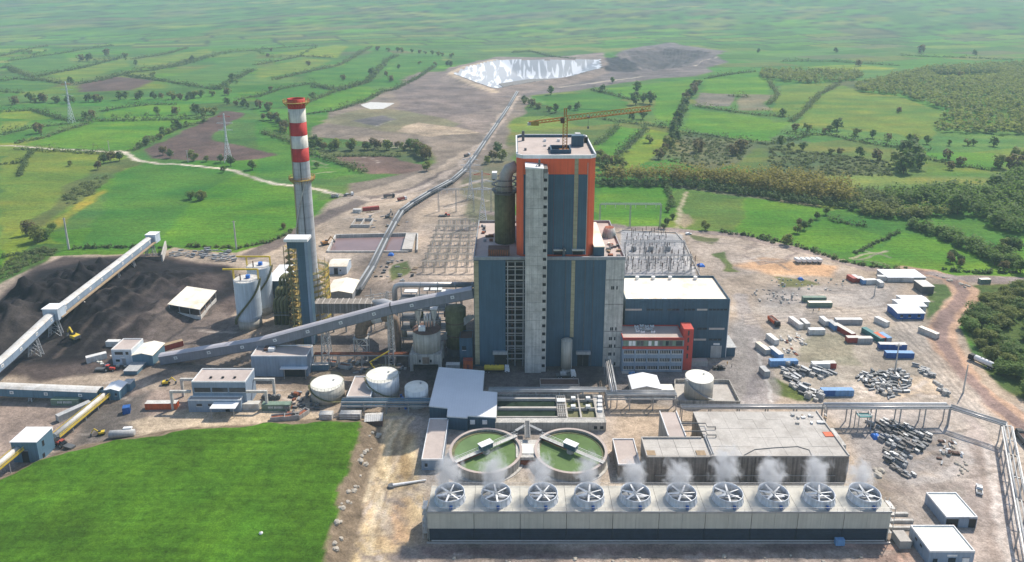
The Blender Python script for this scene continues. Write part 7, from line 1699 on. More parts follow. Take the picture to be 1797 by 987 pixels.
CON = [
 (1494, 493, 100, 6, 'c_red', 'c_red', 'red container with faded roof beside a white and blue one at the yard edge'), (1502, 493, 100, 6, 'c_red', 'dirty_white', 'red container with pale roof squeezed between its red and white neighbours'), (1512, 496, 98, 6, 'c_lblue', 'c_white', 'white and blue container at the end of the red pair'),
 (1527, 498, 4, 6, 'c_white', 'c_white', 'short white container near the long white barrack'), (1543, 501, 92, 5, 'c_white', 'c_white', 'short white cabin turned end on beside the lamp mast'), (1570, 493, -8, 19, 'c_white', 'c_white', 'very long white cabin row under the bright workshop roof'),
 (1428, 529, 0, 12.2, 'c_green', 'c_green', 'grey green container behind a matching green one'), (1438, 538, 0, 12.2, 'c_green', 'roof_cream', 'grey green container with pale roof in front of its twin'),
 (1396, 571, 102, 9, 'c_white', 'c_white', 'white container lying end on between orange lorry body and grey cabin'), (1412, 572, 95, 6, 'c_grey', 'c_white', 'light grey cabin end on beside a longer white container'), (1446, 568, 95, 6, 'c_white', 'c_white', 'white cabin with a round vent near the cluttered container block'),
 (1461, 575, 97, 7, 'c_lblue', 'c_grey', 'pale blue container at the corner of the cluttered block'), (1488, 568, 0, 13, 'c_grey', 'c_white', 'long white roofed container behind the cluttered block'), (1432, 586, 0, 7.5, 'c_white', 'roof_white', 'white container standing alone on the grassy plot'), (1547, 569, 112, 7, 'c_white', 'c_white', 'white container turned askew beside the diagonal track'),
 (1481, 585, 108, 12, 'c_red', 'pile_white', 'red container piled with white scrap on its roof'), (1496, 600, 0, 6, 'c_red', 'pile_white', 'short red container end at the front of the cluttered block'), (1516, 601, 0, 7, 'c_grey', 'pile_white', 'grey white container with junk on its roof beside the red one'), (1531, 593, 106, 12, 'c_teal', 'c_teal', 'dark green container standing end on at the block corner'), (1543, 597, 104, 6, 'c_red', 'c_orange', 'small orange red container beside the dark green one'), (1552, 597, 104, 6, 'c_grey', 'c_lblue', 'small pale blue cabin beside the orange red container'),
 (1565, 612, -2, 12.2, 'c_blue', 'dirty_white', 'bright blue container with pale rusty roof'), (1577, 627, -2, 12.2, 'c_blue', 'c_lblue', 'bright blue container with light blue roof'),
 (1355, 600, 104, 7, 'c_white', 'c_white', 'white container end on behind another by the scrap patch'), (1338, 616, 106, 8, 'dirty_white', 'roof_cream', 'old cream container beside the yard road'), (1361, 624, 104, 8, 'c_lblue', 'c_white', 'white roofed pale blue container beside rusty panels'), (1374, 641, 1, 12.2, 'c_lblue', 'c_lblue', 'light blue container at the end of the steel rows'), (1341, 657, 100, 5, 'c_grey', 'c_grey', 'small grey cabin on the corner of the yard road'), (1439, 646, 0, 7.5, 'c_white', 'roof_white', 'white container with bright roof among stacked steel sections'), (1455, 645, 0, 5, 'c_red', 'dirty_white', 'brown red container tucked behind the bright white one'),
 (1468, 693, 0, 12.8, 'c_lblue', 'c_lblue', 'blue and white container lying beside the steel sections'), (1629, 588, 118, 9, 'dirty_white', 'roof_cream', 'cream cabin with red door end on the bank beside the haul road'), (1727, 497, 4, 6, 'c_green', 'roof_cream', 'cream roofed gate cabin beside the outer road'),
 (118, 709, 0, 11, 'c_green', 'c_green', 'grey green container with white lettering beneath the transfer gallery'), (131, 727, 56, 12.2, 'c_grey', 'c_grey', 'grey container lying slantwise beside the yellow railed belt'), (285, 716, 1, 12.2, 'c_orange', 'dirty_white', 'rusty orange container beside the two tier building'), (441, 717, 0, 7, 'dirty_white', 'dirty_white', 'off white container beside the porch of the two tier building'), (486, 718, 0, 11, 'c_green', 'c_green', 'green container with white stripe beside scrap skips'),
 (170, 632, 35, 8, 'c_white', 'c_white', 'white cabin beside the square pale blue house'), (305, 610, 38, 8, 'c_red', 'wood', 'red site cabin under a wooden lean to near the coal gallery'), (200, 607, 0, 6, 'c_white', 'c_white', 'small white cabin behind the square pale blue house'), (651, 369, 20, 12.2, 'c_red', 'c_red', 'dark red container on the mine road shoulder'), (627, 373, 0, 6, 'c_white', 'c_white', 'white cabin beside the dark red container on the mine road'), (457, 644, 0, 7, 'c_white', 'c_white', 'white cabin half hidden behind the electrical building'), (223, 724, 20, 2.6, 'c_blue', 'c_blue', 'small dark blue steel box alone on the dirt'), (1224, 641, 0, 8, 'c_grey', 'roof_beige', 'grey transformer kiosk pair in front of the turbine hall door'), (795, 648, 0, 6, 'c_grey', 'c_white', 'pale container beside the yellow tanker lorry'), (563, 648, 5, 7, 'teal_blue', 'dirty_white', 'small blue hut with pale curved roof near the scrap skips')]
for a in CON: container(*a)
p = G(1468, 693); mb = MB(); mb.box(p.x - 6.2, p.x - 1.2, p.y - 1.31, p.y - 1.27, .3, 2.5); solo('painted_sheet', mb, 'c_blue', 'deep blue painted sheet leaning on the blue and white container', 'panel', (p.x - 3.7, p.y - 1.29, .3))
# workshop and barracks of the contractor yard
bld('workshop', 'open workshop with long bright white roof at the back of the yard', 1558, 1625, 495, 487, 473, 'c_grey', 'roof_white', para=0, cat='shed')
bld('workshop', 'dark low workshop with patched pale roof beside the haul road bend', 1620, 1640, 516, 503, 492, 'steel_dark', 'dirty_white', para=0, cat='shed')
for i, (xl, xr, yb, yt, yk, wm, lb) in enumerate([(1587, 1631, 538, 530, 519, 'c_white', 'white barrack hut with plain white roof'), (1581, 1626, 547, 538, 526, 'c_white', 'white barrack hut squeezed between two other barrack huts'), (1576, 1623, 561, 550, 535, 'c_blue', 'barrack hut with white roof and blue wall')]):
    bld('barrack_hut', lb, xl, xr, yb, yt, yk, wm, 'roof_white', gab=('x', .5), para=0, group='barrack huts in the contractor yard', cat='hut', wins=[(.1, .2, .4, .75), (.4, .5, .4, .75), (.75, .85, .4, .75)])
# small houses at the lower right
t, X0, X1, Y0, Y1, H = bld('flat_roofed_shed', 'flat roofed grey shed with dark open front beside the white pickup', 1661, 1716, 926, 907, 864, 'light_blue', 'tank_roof', pm='white', doors=[(.02, .4, .8, 'dark'), (.42, .72, .85, 'light_blue'), (.75, .97, .8, 'dark')])
part('gas_bottles', MB().cyl((X0 + 1.2, Y0 - .6), .35, .35, 0, 1.5, 10).cyl((X0 + 2.2, Y0 - .6), .35, .35, 0, 1.5, 10), 'c_red', t)
t, X0, X1, Y0, Y1, H = bld('flat_roofed_shed', 'flat roofed blue grey shed with white window and white door', 1632, 1711.5, 992, 967, 921.5, 'light_blue', 'tank_roof', pm='white', wins=[(.10, .2, .1, .45), (.44, .6, .1, .5)], doors=[(.75, .9, .5, 'white')], side_wins=[(.35, .45, .55, .7, -1), (.6, .7, .55, .7, -1)])
part('name_plate', MB().box(X0 + (X1 - X0) * .4, X0 + (X1 - X0) * .62, Y0 - .1, Y0 - .01, H * .62, H * .74), 'white', t)
b = G(1538, 950); t = thing('inlet_chamber', 'concrete inlet chamber with sloping channel beside the cooling tower end', 'basin', (b.x + 3, b.y, 0)); x = CTB[1] + 2
part('chamber', MB().box(x, x + 3.4, CTB[2] - 3, CTB[2] + 1.5, -.3, 2.6), 'concrete_light', t); part('channel_wall', MB().beam((x + 3.4, CTB[2] - 2, .6), (x + 11, CTB[2] + 2.5, .6), .6, 1.6), 'concrete_light', t)
for k in range(3): part('channel_step', MB().box(x + 1, x + 10, CTB[2] + 4.5 + k * 3, CTB[2] + 5.3 + k * 3, -.3, .9), 'concrete', t)

# ------------------------------------------------------------------ pipe racks
def rack(name, label, pts, zt, npipe=4, wd=3.0, step=9.0, levels=1, m='pipe_grey'):
    W = [G(a, b, zt) for a, b in pts]; t = thing(name, label, 'pipe rack', (W[0].x, W[0].y, 0))
    for a, b in zip(W[:-1], W[1:]):
        d = (b - a).normalized(); n = Vector((-d.y, d.x, 0)).normalized(); L = (b - a).length
        for lv in range(levels):
            for s in (-1, 1): part('rack_beam', MB().beam(a + n * s * wd / 2 - Vector((0, 0, lv * 1.8)), b + n * s * wd / 2 - Vector((0, 0, lv * 1.8)), .32, .5), 'steel', t)
            for k in range(npipe):
                o = n * (wd * (k + .5) / npipe - wd / 2) + Vector((0, 0, .42 - lv * 1.8)); part('pipe', MB().tube([a + o, b + o], .2 + .12 * ((k + lv) % 3 == 0), 7), ['pipe_grey', 'c_grey', 'steel', 'white'][k % 4] if m == 'pipe_grey' else m, t, smooth=True)
        k_ = max(1, round(L / step))
        for k in range(k_ + 1):
            p = a.lerp(b, k / k_); g = gz(p.x, p.y)
            for s in (-1, 1): part('rack_post', MB().beam((p.x + n.x * s * wd / 2, p.y + n.y * s * wd / 2, g - .3), (p.x + n.x * s * wd / 2, p.y + n.y * s * wd / 2, p.z - .25), .34), 'steel', t)
            part('cross_beam', MB().beam(p - n * wd / 2, p + n * wd / 2, .3), 'steel', t)
    return t
rack('pipe_rack', 'tall grey pipe rack crossing the yard behind the stacked steel blocks', [(1448, 713), (1664, 713)], 7.5, 4, 3.4, 9.5, 1)
rack('pipe_rack', 'slanting pipe rack joining the tall rack to the service road corner', [(1668, 714), (1766, 745)], 7.5, 3, 3.0, 13, 1)
rack('pipe_rack', 'long pale pipe rack running beside the service road past the flat roofed sheds', [(1767, 747), (1777, 800), (1792, 880), (1812, 985)], 7.0, 3, 3.4, 12, 1, 'c_grey')
rack('pipe_rack', 'low pipe rack along the back of the concrete bunker', [(1196, 714), (1446, 714)], 5.2, 3, 2.4, 10, 1)
rack('pipe_rack', 'double deck pipe rack between the basin block and the beige tank', [(1064, 690), (1186, 690)], 6.5, 3, 3.2, 8, 2, 'steel')
rack('pipe_rack', 'pipe rack running behind the settling channels', [(858, 684), (1064, 684)], 5.5, 3, 2.8, 9, 1, 'steel')
rack('pipe_rack', 'short steep pipe rack descending from the concrete wing to the basins', [(1067, 632), (1078, 690)], 6.5, 3, 2.4, 8, 1)
rack('pipe_rack', 'teal tinted pipe rack in front of the white tanks', [(600, 703), (756, 703)], 5.0, 2, 2.6, 9, 2, 'teal_blue')
rack('pipe_rack', 'pipe rack with rusty red beam under the coal gallery', [(552, 622), (718, 622)], 5.5, 3, 2.4, 10, 1, 'rust')
g = G(1512, 735); t = thing('rack_platform', 'small green decked platform hanging from the tall pipe rack', 'platform', (g.x, g.y, 0)); q = [G(1502, 725, 6), G(1524, 725, 6), G(1530, 733, 6), G(1508, 733, 6)]
part('deck', MB().prism([(p.x, p.y) for p in q], 5.9, 6.1), 'c_teal', t)
for a, b in zip(q, q[1:] + q[:1]): part('rail', MB().beam(a + Vector((0, 0, .9)), b + Vector((0, 0, .9)), .14), 'white', t); part('leg', MB().beam((a.x, a.y, -.3), (a.x, a.y, 6.9), .25), 'steel', t)
# white gabled shed and neighbours in front of the office
bld('lime_shed', 'white gabled shed in front of the office building', 1110, 1160, 700, 683, 660, 'dirty_white', 'roof_white', gab=('y', 1.4), para=0, cat='shed')
bld('dosing_hut', 'small hut with pale flat roof beside the white gabled shed', 1160, 1182, 696, 684, 675, 'c_grey', 'tank_roof', para=0, cat='hut')
bld('sludge_pit', 'low walled pit with reddish rim in front of the blue facade', 948, 1017, 680, 675, 664, 'concrete', 'brown', para=.5, pm='roof_beige', cat='basin')

# ------------------------------------------------------------------ switchyards
def gantry(name, label, a, b, h, bays, group, m='steel', posts=None):
    a, b = Vector(a), Vector(b); t = thing(name, label, 'gantry', (a.x, a.y, 0), group)
    for k in range(bays + 1):
        p = a.lerp(b, k / bays); mb = MB()
        for dx, dy in ((-.5, -.5), (.5, -.5), (.5, .5), (-.5, .5)): mb.beam((p.x + dx, p.y + dy, -.3), (p.x + dx * .5, p.y + dy * .5, h), .2)
        for j in range(8):
            z = h * j / 8; mb.beam((p.x - .5, p.y - .5, z), (p.x + .45, p.y - .45, z + h / 8), .09); mb.beam((p.x + .5, p.y - .5, z), (p.x - .45, p.y - .45, z + h / 8), .09)
        part('post', mb, m, t)
    mb = MB(); d = (b - a).normalized(); L = (b - a).length; n = int(L / 1.4)
    for z in (h - .1, h + .8): mb.beam(a + Vector((0, -.3, z)), b + Vector((0, -.3, z)), .2); mb.beam(a + Vector((0, .3, z)), b + Vector((0, .3, z)), .2)
    for k in range(n): mb.beam(a.lerp(b, k / n) + Vector((0, -.3, h - .1)), a.lerp(b, (k + 1) / n) + Vector((0, -.3, h + .8)), .09)
    part('lattice_beam', mb, m, t)
    for k in range(bays * 3):
        p = a.lerp(b, (k + .5) / (bays * 3)); part('insulator', MB().cyl((p.x, p.y), .16, .16, h - 2.6, h - .2, 8), 'galv', t)
for i in range(7):
    yy = [402, 414, 428, 441, 453, 465, 478][i]; a, b = G(770 - i * 4.5, yy), G(838, yy)
    gantry('busbar_gantry', 'white busbar gantry in the gravel switchyard beside the boiler block', a, b, 6.5, 5, 'busbar gantries beside the boiler block', 'tank_beige')
gantry('line_gantry', 'tall lattice line gantry behind the boiler block facing the spoil slope', G(770, 372), G(862, 372), 17, 3, 'line gantries', 'steel')
gantry('line_gantry', 'tall lattice line gantry in front of the bright field behind the turbine hall', G(1052, 400), G(1158, 400), 17, 2, 'line gantries', 'steel')
gantry('line_gantry', 'lattice gantry over the grey switchyard behind the turbine hall', G(1096, 449), G(1200, 449), 9, 3, 'line gantries', 'steel')
gantry('line_gantry', 'front lattice gantry over the grey switchyard close to the turbine hall roof', G(1100, 474), G(1212, 474), 9, 3, 'line gantries', 'steel')
def sw_post():
    t = thing('switch_post', 'slender insulator post in the grey switchyard behind the turbine hall', 'insulator', (0, 0, 0), 'insulator posts in the grey switchyard')
    part('plinth', MB().box(-.4, .4, -.4, .4, -.3, .4), 'concrete', t, local=True); part('support', MB().beam((0, 0, .4), (0, 0, 3.2), .22), 'steel', t, local=True); part('insulator', MB().lathe((0, 0), [(.14, 3.2), (.28, 3.5), (.14, 3.9), (.28, 4.2), (.14, 4.6), (.26, 4.9), (.12, 5.4), (.01, 5.5)], 8), 'brown', t, local=True)
    return t
sp = sw_post(); first = True; R5 = random.Random(15)
for r_, py in enumerate((414, 420, 428, 436, 444, 456, 461, 466, 471, 476, 481)):
    for k in range(11 if r_ > 4 else 8):
        px = 1098 + k * (9.2 + r_ * .35) + R5.uniform(-2, 2) + (r_ % 2) * 3
        if R5.random() < .12: continue
        g = G(px, py); s = R5.choice([1, 1, 1.25, .8, 1.5])
        if first: sp.location = (g.x, g.y, 0); first = False
        else: dup(sp, (g.x, g.y, 0), 0, sc=(1, 1, s))
for i in range(3):
    g = G(1112 + i * 30, 440); t = thing('transformer', 'grey finned transformer in the switchyard behind the turbine hall', 'transformer', (g.x, g.y, 0), 'switchyard transformers'); part('tank', MB().cbox((g.x, g.y, 1.6), (3, 2, 3)), 'c_grey', t)
    for k in range(3): part('bushing', MB().cyl((g.x - .9 + k * .9, g.y), .16, .12, 3.1, 4.8, 8), 'brown', t)
    part('radiator', MB().cbox((g.x, g.y - 1.3, 1.6), (2.6, .5, 2.2)), 'grey', t)
# perimeter kerb of the grey yard
mb = MB(); q = [G(1092, 405), G(1186, 409), G(1200, 425), G(1228, 484)]
t = thing('yard_fence', 'concrete kerb and wire fence round the grey switchyard', 'fence', tuple(q[0]))
for a, b in zip(q[:-1], q[1:]):
    part('kerb', MB().beam(a + Vector((0, 0, .1)), b + Vector((0, 0, .1)), .5, .8), 'concrete_light', t); n = max(2, int((b - a).length / 4))
    for k in range(n): p = a.lerp(b, k / n); part('fence_post', MB().beam((p.x, p.y, 0), (p.x, p.y, 2.4), .12), 'steel', t)
    part('fence_wire', MB().beam(a + Vector((0, 0, 2.2)), b + Vector((0, 0, 2.2)), .05).beam(a + Vector((0, 0, 1.4)), b + Vector((0, 0, 1.4)), .05), 'steel', t)

# ------------------------------------------------------------------ pylons, masts
def pylon(px, py, ytop, label, wb=6.0, red=True):
    g = GG(px, py); H = HT(g.y, ytop) - g.z; t = thing('power_pylon', label, 'pylon', tuple(g), 'lattice power pylons'); w_ = wb / 2
    def lv(z): k = z / H; return w_ * (1 - k * 1.6) if k < .5 else w_ * .2 * (1.5 - k * .9)
    cs = [(-1, -1), (1, -1), (1, 1), (-1, 1)]
    for cx_, cy_ in cs:
        mb = MB(); n = 10
        for k in range(n):
            z0, z1 = H * k / n - (.5 if k == 0 else 0), H * (k + 1) / n; mb.beam((g.x + cx_ * lv(max(z0, 0)), g.y + cy_ * lv(max(z0, 0)), g.z + z0), (g.x + cx_ * lv(z1), g.y + cy_ * lv(z1), g.z + z1), .30)
        part('leg', mb, 'galv', t)
    mb = MB()
    for k in range(12):
        z0, z1 = H * k / 12, H * (k + 1) / 12
        for i in range(4):
            a, b = cs[i], cs[(i + 1) % 4]; mb.beam((g.x + a[0] * lv(z0), g.y + a[1] * lv(z0), g.z + z0), (g.x + b[0] * lv(z1), g.y + b[1] * lv(z1), g.z + z1), .16); mb.beam((g.x + b[0] * lv(z0), g.y + b[1] * lv(z0), g.z + z0), (g.x + a[0] * lv(z1), g.y + a[1] * lv(z1), g.z + z1), .16)
    part('bracing', mb, 'galv', t)
    for k, (u, l) in enumerate(((.66, 7), (.8, 8), (.93, 6))):
        mb = MB(); z = g.z + H * u
        for s in (-1, 1): mb.beam((g.x, g.y, z + 1.2), (g.x + s * l, g.y, z), .26); mb.beam((g.x, g.y, z - .5), (g.x + s * l, g.y, z), .22)
        part('cross_arm', mb, 'chimney_red' if red and k == 2 else 'galv', t)
pylon(401, 285, 199, 'lattice power pylon with red tip beside the purple ploughed field'); pylon(126, 216, 143, 'lattice power pylon with red tip far out beyond the pale track'); pylon(847, 392, 300, 'lattice power pylon close behind the boiler block'); pylon(826, 350, 275, 'thin lattice pylon behind the gravel switchyard', 5, False)
def mast(px, py, ytop, label, m='concrete', r=.35, cat='pole', arm=True, group='concrete poles round the works'):
    g = GG(px, py); H = HT(g.y, ytop); t = thing('utility_pole', label, cat, tuple(g), group); part('shaft', MB().cyl((g.x, g.y), r, r * .6, g.z - .3, H, 10), m, t)
    if arm: part('cross_arm', MB().beam((g.x - 1.3, g.y, H - .6), (g.x + 1.3, g.y, H - .6), .2), m, t); part('insulator', MB().cyl((g.x, g.y), .15, .1, H, H + .6, 8), 'brown', t)
mast(121, 438, 383, 'tall concrete pole at the corner of the coal yard', r=.7); mast(415, 438, 388, 'tall concrete pole beside the scrap pile near the ash silos', r=.6); mast(192, 266, 247, 'white field pole beside the pale track'); mast(330, 285, 264, 'thin field pole in the purple ploughed field'); mast(1570, 655, 605, 'thin dark pole beside the blue containers'); mast(1534, 520, 501, 'short lamp mast in the contractor yard'); mast(1690, 690, 640, 'thin pole beside the red haul road', arm=False)

# ------------------------------------------------------------------ vehicles
def wheels(t, pts, r, w_=.32):
    for x, y in pts:
        o = part('wheel', MB().tube([(x, y - w_ / 2, r), (x, y + w_ / 2, r)], r, 14), 'rubber', t, local=True); part('rim', MB().tube([(x, y - w_ / 2 - .02, r), (x, y + w_ / 2 + .02, r)], r * .55, 10), 'c_grey', o, local=True)
def veh(name, label, cat, px, py, rz, group=None):
    g = GG(px, py); return thing(name, label, cat, (g.x, g.y, gz(g.x, g.y)), group, math.radians(rz))
def body(L, w_, prof):
    """side profile (x,z) extruded across the width with tumblehome"""
    n = len(prof); vs = []; fs = []
    for s in (-1, 1):
        for x, z in prof: vs.append((x, s * w_ / 2 * (.86 if z > 1.15 else 1), z))
    fs = [tuple(range(n)), tuple(range(2 * n - 1, n - 1, -1))] + [(i, n + i, n + (i + 1) % n, (i + 1) % n) for i in range(n)]
    return MB().add(vs, fs)
def car(px, py, rz, m, label, pick=False, cat='car'):
    t = veh('pickup' if pick else 'car', label, cat, px, py, rz)
    if pick: pr = [(-2.5, .45), (2.5, .45), (2.55, .95), (1.5, 1.1), (.75, 1.75), (-.55, 1.78), (-.7, 1.1), (-2.55, 1.1)]
    else: pr = [(-2.1, .4), (2.1, .4), (2.15, .8), (1.1, .95), (.5, 1.45), (-1.3, 1.48), (-2.1, .95)]
    part('body', body(5, 1.8, pr), m, t, local=True)
    part('windscreen', MB().cbox((1.05 if pick else .85, 0, 1.38 if pick else 1.2), (.5, 1.46, .4)), 'glass', t, local=True)
    for s in (-1, 1): part('side_window', MB().cbox((.05 if pick else -.3, s * .80, 1.42 if pick else 1.2), (1.1, .08, .38)), 'glass', t, local=True); part('headlight', MB().cbox((2.5 if pick else 2.1, s * .65, .8 if pick else .7), (.12, .35, .18)), 'white', t, local=True)
    if pick: part('load_bed', MB().cbox((-1.65, 0, 1.1), (1.6, 1.45, .06)), 'dark', t, local=True)
    wheels(t, [(sx * 1.5, sy * .82) for sx in (-1, 1) for sy in (-1, 1)], .36, .24)
car(1718, 862, 60, 'white', 'white pickup on the service road beside the flat roofed shed', True, 'pickup'); car(1112, 659, 5, 'c_lblue', 'pale blue car parked in front of the office building'); car(1262, 648, 0, 'dark', 'dark pickup parked before the turbine hall door', True, 'pickup'); car(1208, 412, 10, 'white', 'white car on the road behind the grey switchyard')
def lorry(px, py, rz, kind, cabm, bodm, label, L=8.5, name='lorry'):
    t = veh(name, label, 'lorry', px, py, rz)
    part('chassis', MB().cbox((0, 0, .85), (L, .9, .35)), 'dark', t, local=True)
    part('cab', body(2.2, 2.4, [(L / 2 - 2.1, .6), (L / 2, .6), (L / 2, 1.7), (L / 2 - .35, 2.9), (L / 2 - 2.1, 2.95)]), cabm, t, local=True); part('windscreen', MB().cbox((L / 2 - .15, 0, 2.2), (.2, 2.0, .8)), 'glass', t, local=True)
    x0 = -L / 2; x1 = L / 2 - 2.3; xm = (x0 + x1) / 2
    if kind == 'tank':
        part('tank', MB().tube([(x0, 0, 2.1), (x0 + .3, 0, 2.1), (x1 - .3, 0, 2.1), (x1, 0, 2.1)], [.7, 1.2, 1.2, .7], 16), bodm, t, smooth=True, local=True)
        for k in range(3): part('manhole', MB().cyl((xm - 1.6 + k * 1.6, 0), .3, .3, 3.2, 3.45, 10), 'steel_dark', t, local=True)
    elif kind == 'tip':
        mb = MB(); mb.box(x0, x1, -1.25, 1.25, 1.1, 1.25); mb.box(x0, x1, -1.25, -1.13, 1.25, 2.6); mb.box(x0, x1, 1.13, 1.25, 1.25, 2.6); mb.box(x0, x0 + .1, -1.13, 1.13, 1.25, 2.6); mb.box(x1 - .1, x1, -1.13, 1.13, 1.25, 2.8); part('tipper_body', mb, bodm, t, local=True); part('load', MB().box(x0 + .11, x1 - .11, -1.12, 1.12, 1.26, 2.3), 'brown', t, local=True)
    else: part('flat_bed', MB().box(x0, x1, -1.25, 1.25, 1.1, 1.4), bodm, t, local=True); part('load', MB().cbox((xm, 0, 1.8), (2.4, 2, .8)), 'c_grey', t, local=True)
    wheels(t, [(x, s * 1.05) for x in (L / 2 - 1.2, x0 + .9, x0 + 2.1) for s in (-1, 1)], .5, .35)
lorry(872, 653, 0, 'tank', 'white', 'yellow', 'yellow tanker lorry with white cab parked under the boiler block', 11); lorry(993, 662, 5, 'flat', 'white', 'steel_dark', 'flatbed lorry with white cab in front of the blue facade'); lorry(1722, 640, 116, 'tank', 'dark', 'white', 'white tank trailer lorry driving down the red haul road', 11); lorry(1358, 569, -80, 'tip', 'dark', 'c_orange', 'orange and blue tipper lorry in the contractor yard'); lorry(683, 347, 10, 'tip', 'dark', 'steel_dark', 'dark tipper lorry on the mine road', 9); lorry(706, 352, 40, 'tip', 'white', 'c_red', 'white cabbed tipper lorry beside the overland conveyor', 8); lorry(612, 344, 20, 'flat', 'white', 'dark', 'white and dark lorry at the mine road fork', 8); lorry(1795, 775, 80, 'tip', 'dark', 'steel_dark', 'dark tipper lorry behind the service road rack'); lorry(588, 347, 0, 'tip', 'c_grey', 'c_grey', 'small grey lorry where the pale track meets the mine road', 6); lorry(820, 275, 55, 'tip', 'white', 'steel_dark', 'tipper lorry beside the overland conveyor on the spoil slope', 8)
def digger(px, py, rz, m, label, s=1.0):
    t = veh('excavator', label, 'excavator', px, py, rz); t.scale = (s, s, s)
    for y in (-1, 1): part('track', body(1, .6, [(-1.9, .1), (1.9, .1), (2.1, .5), (1.8, .9), (-1.8, .9), (-2.1, .5)]), 'rubber', t, local=True).location = (0, y * 1.1, 0)
    part('house', MB().cbox((-.4, 0, 1.7), (3.2, 2.5, 1.2)), m, t, local=True); part('counterweight', MB().cbox((-2.2, 0, 1.7), (.6, 2.4, 1.1)), 'steel_dark', t, local=True); part('cab', body(1.5, 1.2, [(0, 1.2), (1.5, 1.2), (1.4, 2.9), (0, 3.0)]), 'glass', t, local=True)
    part('boom', MB().beam((1, -.3, 1.8), (3.6, -.3, 4.6), .5, .6), m, t, local=True); part('arm', MB().beam((3.5, -.3, 4.6), (5.4, -.3, 2.0), .4, .45), m, t, local=True); part('bucket', body(1, 1.1, [(4.9, .5), (5.9, .4), (6.0, 1.5), (5.2, 1.9)]), 'steel_dark', t, local=True)
digger(132, 597, 150, 'yellow', 'yellow excavator working beside the coal conveyor tower', 1.15); digger(571, 430, 35, 'crane_yellow', 'orange excavator at the corner of the brown pond', 1.1); digger(178, 763, 200, 'yellow', 'small yellow digger beside a grey tank trailer', .6); digger(681, 382, 60, 'steel_dark', 'dark loader on the dirt behind the brown pond', .9); digger(292, 675, 10, 'yellow', 'small yellow loader beside the concrete portal frame', .7)
def tractor(px, py, rz, m, label):
    t = veh('tractor', label, 'tractor', px, py, rz); part('bonnet', body(1, 1, [(-.2, .7), (2.0, .7), (2.0, 1.5), (-.2, 1.7)]), m, t, local=True); part('cab', body(1, 1.5, [(-1.7, .9), (-.2, .9), (-.3, 2.6), (-1.5, 2.6)]), 'glass', t, local=True); part('cab_roof', MB().cbox((-.9, 0, 2.68), (1.5, 1.4, .14)), m, t, local=True)
    wheels(t, [(-1.2, -.95), (-1.2, .95)], .85, .5); wheels(t, [(1.5, -.8), (1.5, .8)], .5, .35); part('trailer', MB().cbox((-4.3, 0, .9), (4, 2, .7)), 'steel_dark', t, local=True)
tractor(194, 651, 0, 'red_paint', 'red tractor with dark trailer beside the low blue annex'); tractor(107, 783, 160, 'c_red', 'dark red tractor parked against the blue transfer house'); tractor(785, 380, 10, 'red_paint', 'red machine near the line gantry behind the boiler block')
g = GG(215, 768); t = thing('tank_trailer', 'grey cylindrical tank trailer on the bank above the green hillock', 'trailer', tuple(g), rz=.12); part('tank', MB().tube([(-4.5, 0, 1.6), (-4.2, 0, 1.6), (4.2, 0, 1.6), (4.5, 0, 1.6)], [.8, 1.4, 1.4, .8], 16), 'c_grey', t, smooth=True, local=True); part('cradle', MB().cbox((0, 0, .3), (7, 1.8, .7)), 'steel_dark', t, local=True); part('top_box', MB().cbox((1.8, 1, 3.1), (3, 1.2, .6)), 'white', t, local=True)
for i in range(5):
    g = GG(1399 + i * 9.3, 461); t = thing('silo_trailer', 'white hopper trailer parked in the row on the orange dirt', 'trailer', tuple(g), 'white hopper trailers in a row', math.radians(96)); part('hopper', body(1, 2.3, [(-2.6, 1.2), (2.4, .8), (2.6, 2.6), (-2.6, 3.0)]), 'white', t, local=True); part('frame', MB().cbox((0, 0, .75), (5, 1.4, .25)), 'steel_dark', t, local=True); wheels(t, [(-1.5, -.9), (-1.5, .9)], .45)
def person(px, py, m, label, rz=0):
    g = GG(px, py); me = bpy.data.meshes.new('person'); v = [(0, 0, .95), (0, .02, 1.25), (0, .02, 1.48), (0, 0, 1.58), (0, -.02, 1.72), (.12, 0, .85), (.13, -.06, .48), (.14, .04, .06), (.14, -.12, .03), (-.12, 0, .85), (-.13, .08, .48), (-.14, .14, .06), (-.14, -.02, .03), (.2, .02, 1.42), (.27, .02, 1.15), (.25, -.12, .9), (-.2, .02, 1.42), (-.27, .04, 1.15), (-.26, -.06, .88)]
    e = [(0, 1), (1, 2), (2, 3), (3, 4), (0, 5), (5, 6), (6, 7), (7, 8), (0, 9), (9, 10), (10, 11), (11, 12), (2, 13), (13, 14), (14, 15), (2, 16), (16, 17), (17, 18)]
    me.from_pydata(v, e, []); o = bpy.data.objects.new('person', me); COL.objects.link(o); o.location = g; o.rotation_euler = (0, 0, rz); me.materials.append(M[m])
    md = o.modifiers.new('skin', 'SKIN'); sk = me.skin_vertices[0].data
    R_ = [.15, .16, .12, .06, .11, .1, .075, .05, .04, .1, .075, .05, .04, .07, .055, .04, .07, .055, .04]
    for i, r in enumerate(R_): sk[i].radius = (r, r * .8)
    sk[0].use_root = True; o.modifiers.new('smooth', 'SUBSURF').levels = 1; o['label'] = label; o['category'] = 'person'
person(1276, 641, 'vest', 'person in orange vest walking past the turbine hall end'); person(1284, 645, 'cloth_dark', 'person in dark clothes standing near the turbine hall corner', 1.2); person(1427, 548, 'cloth_dark', 'person in dark clothes standing near the green containers'); person(1437, 546, 'vest', 'person in orange vest near the green containers', 2)

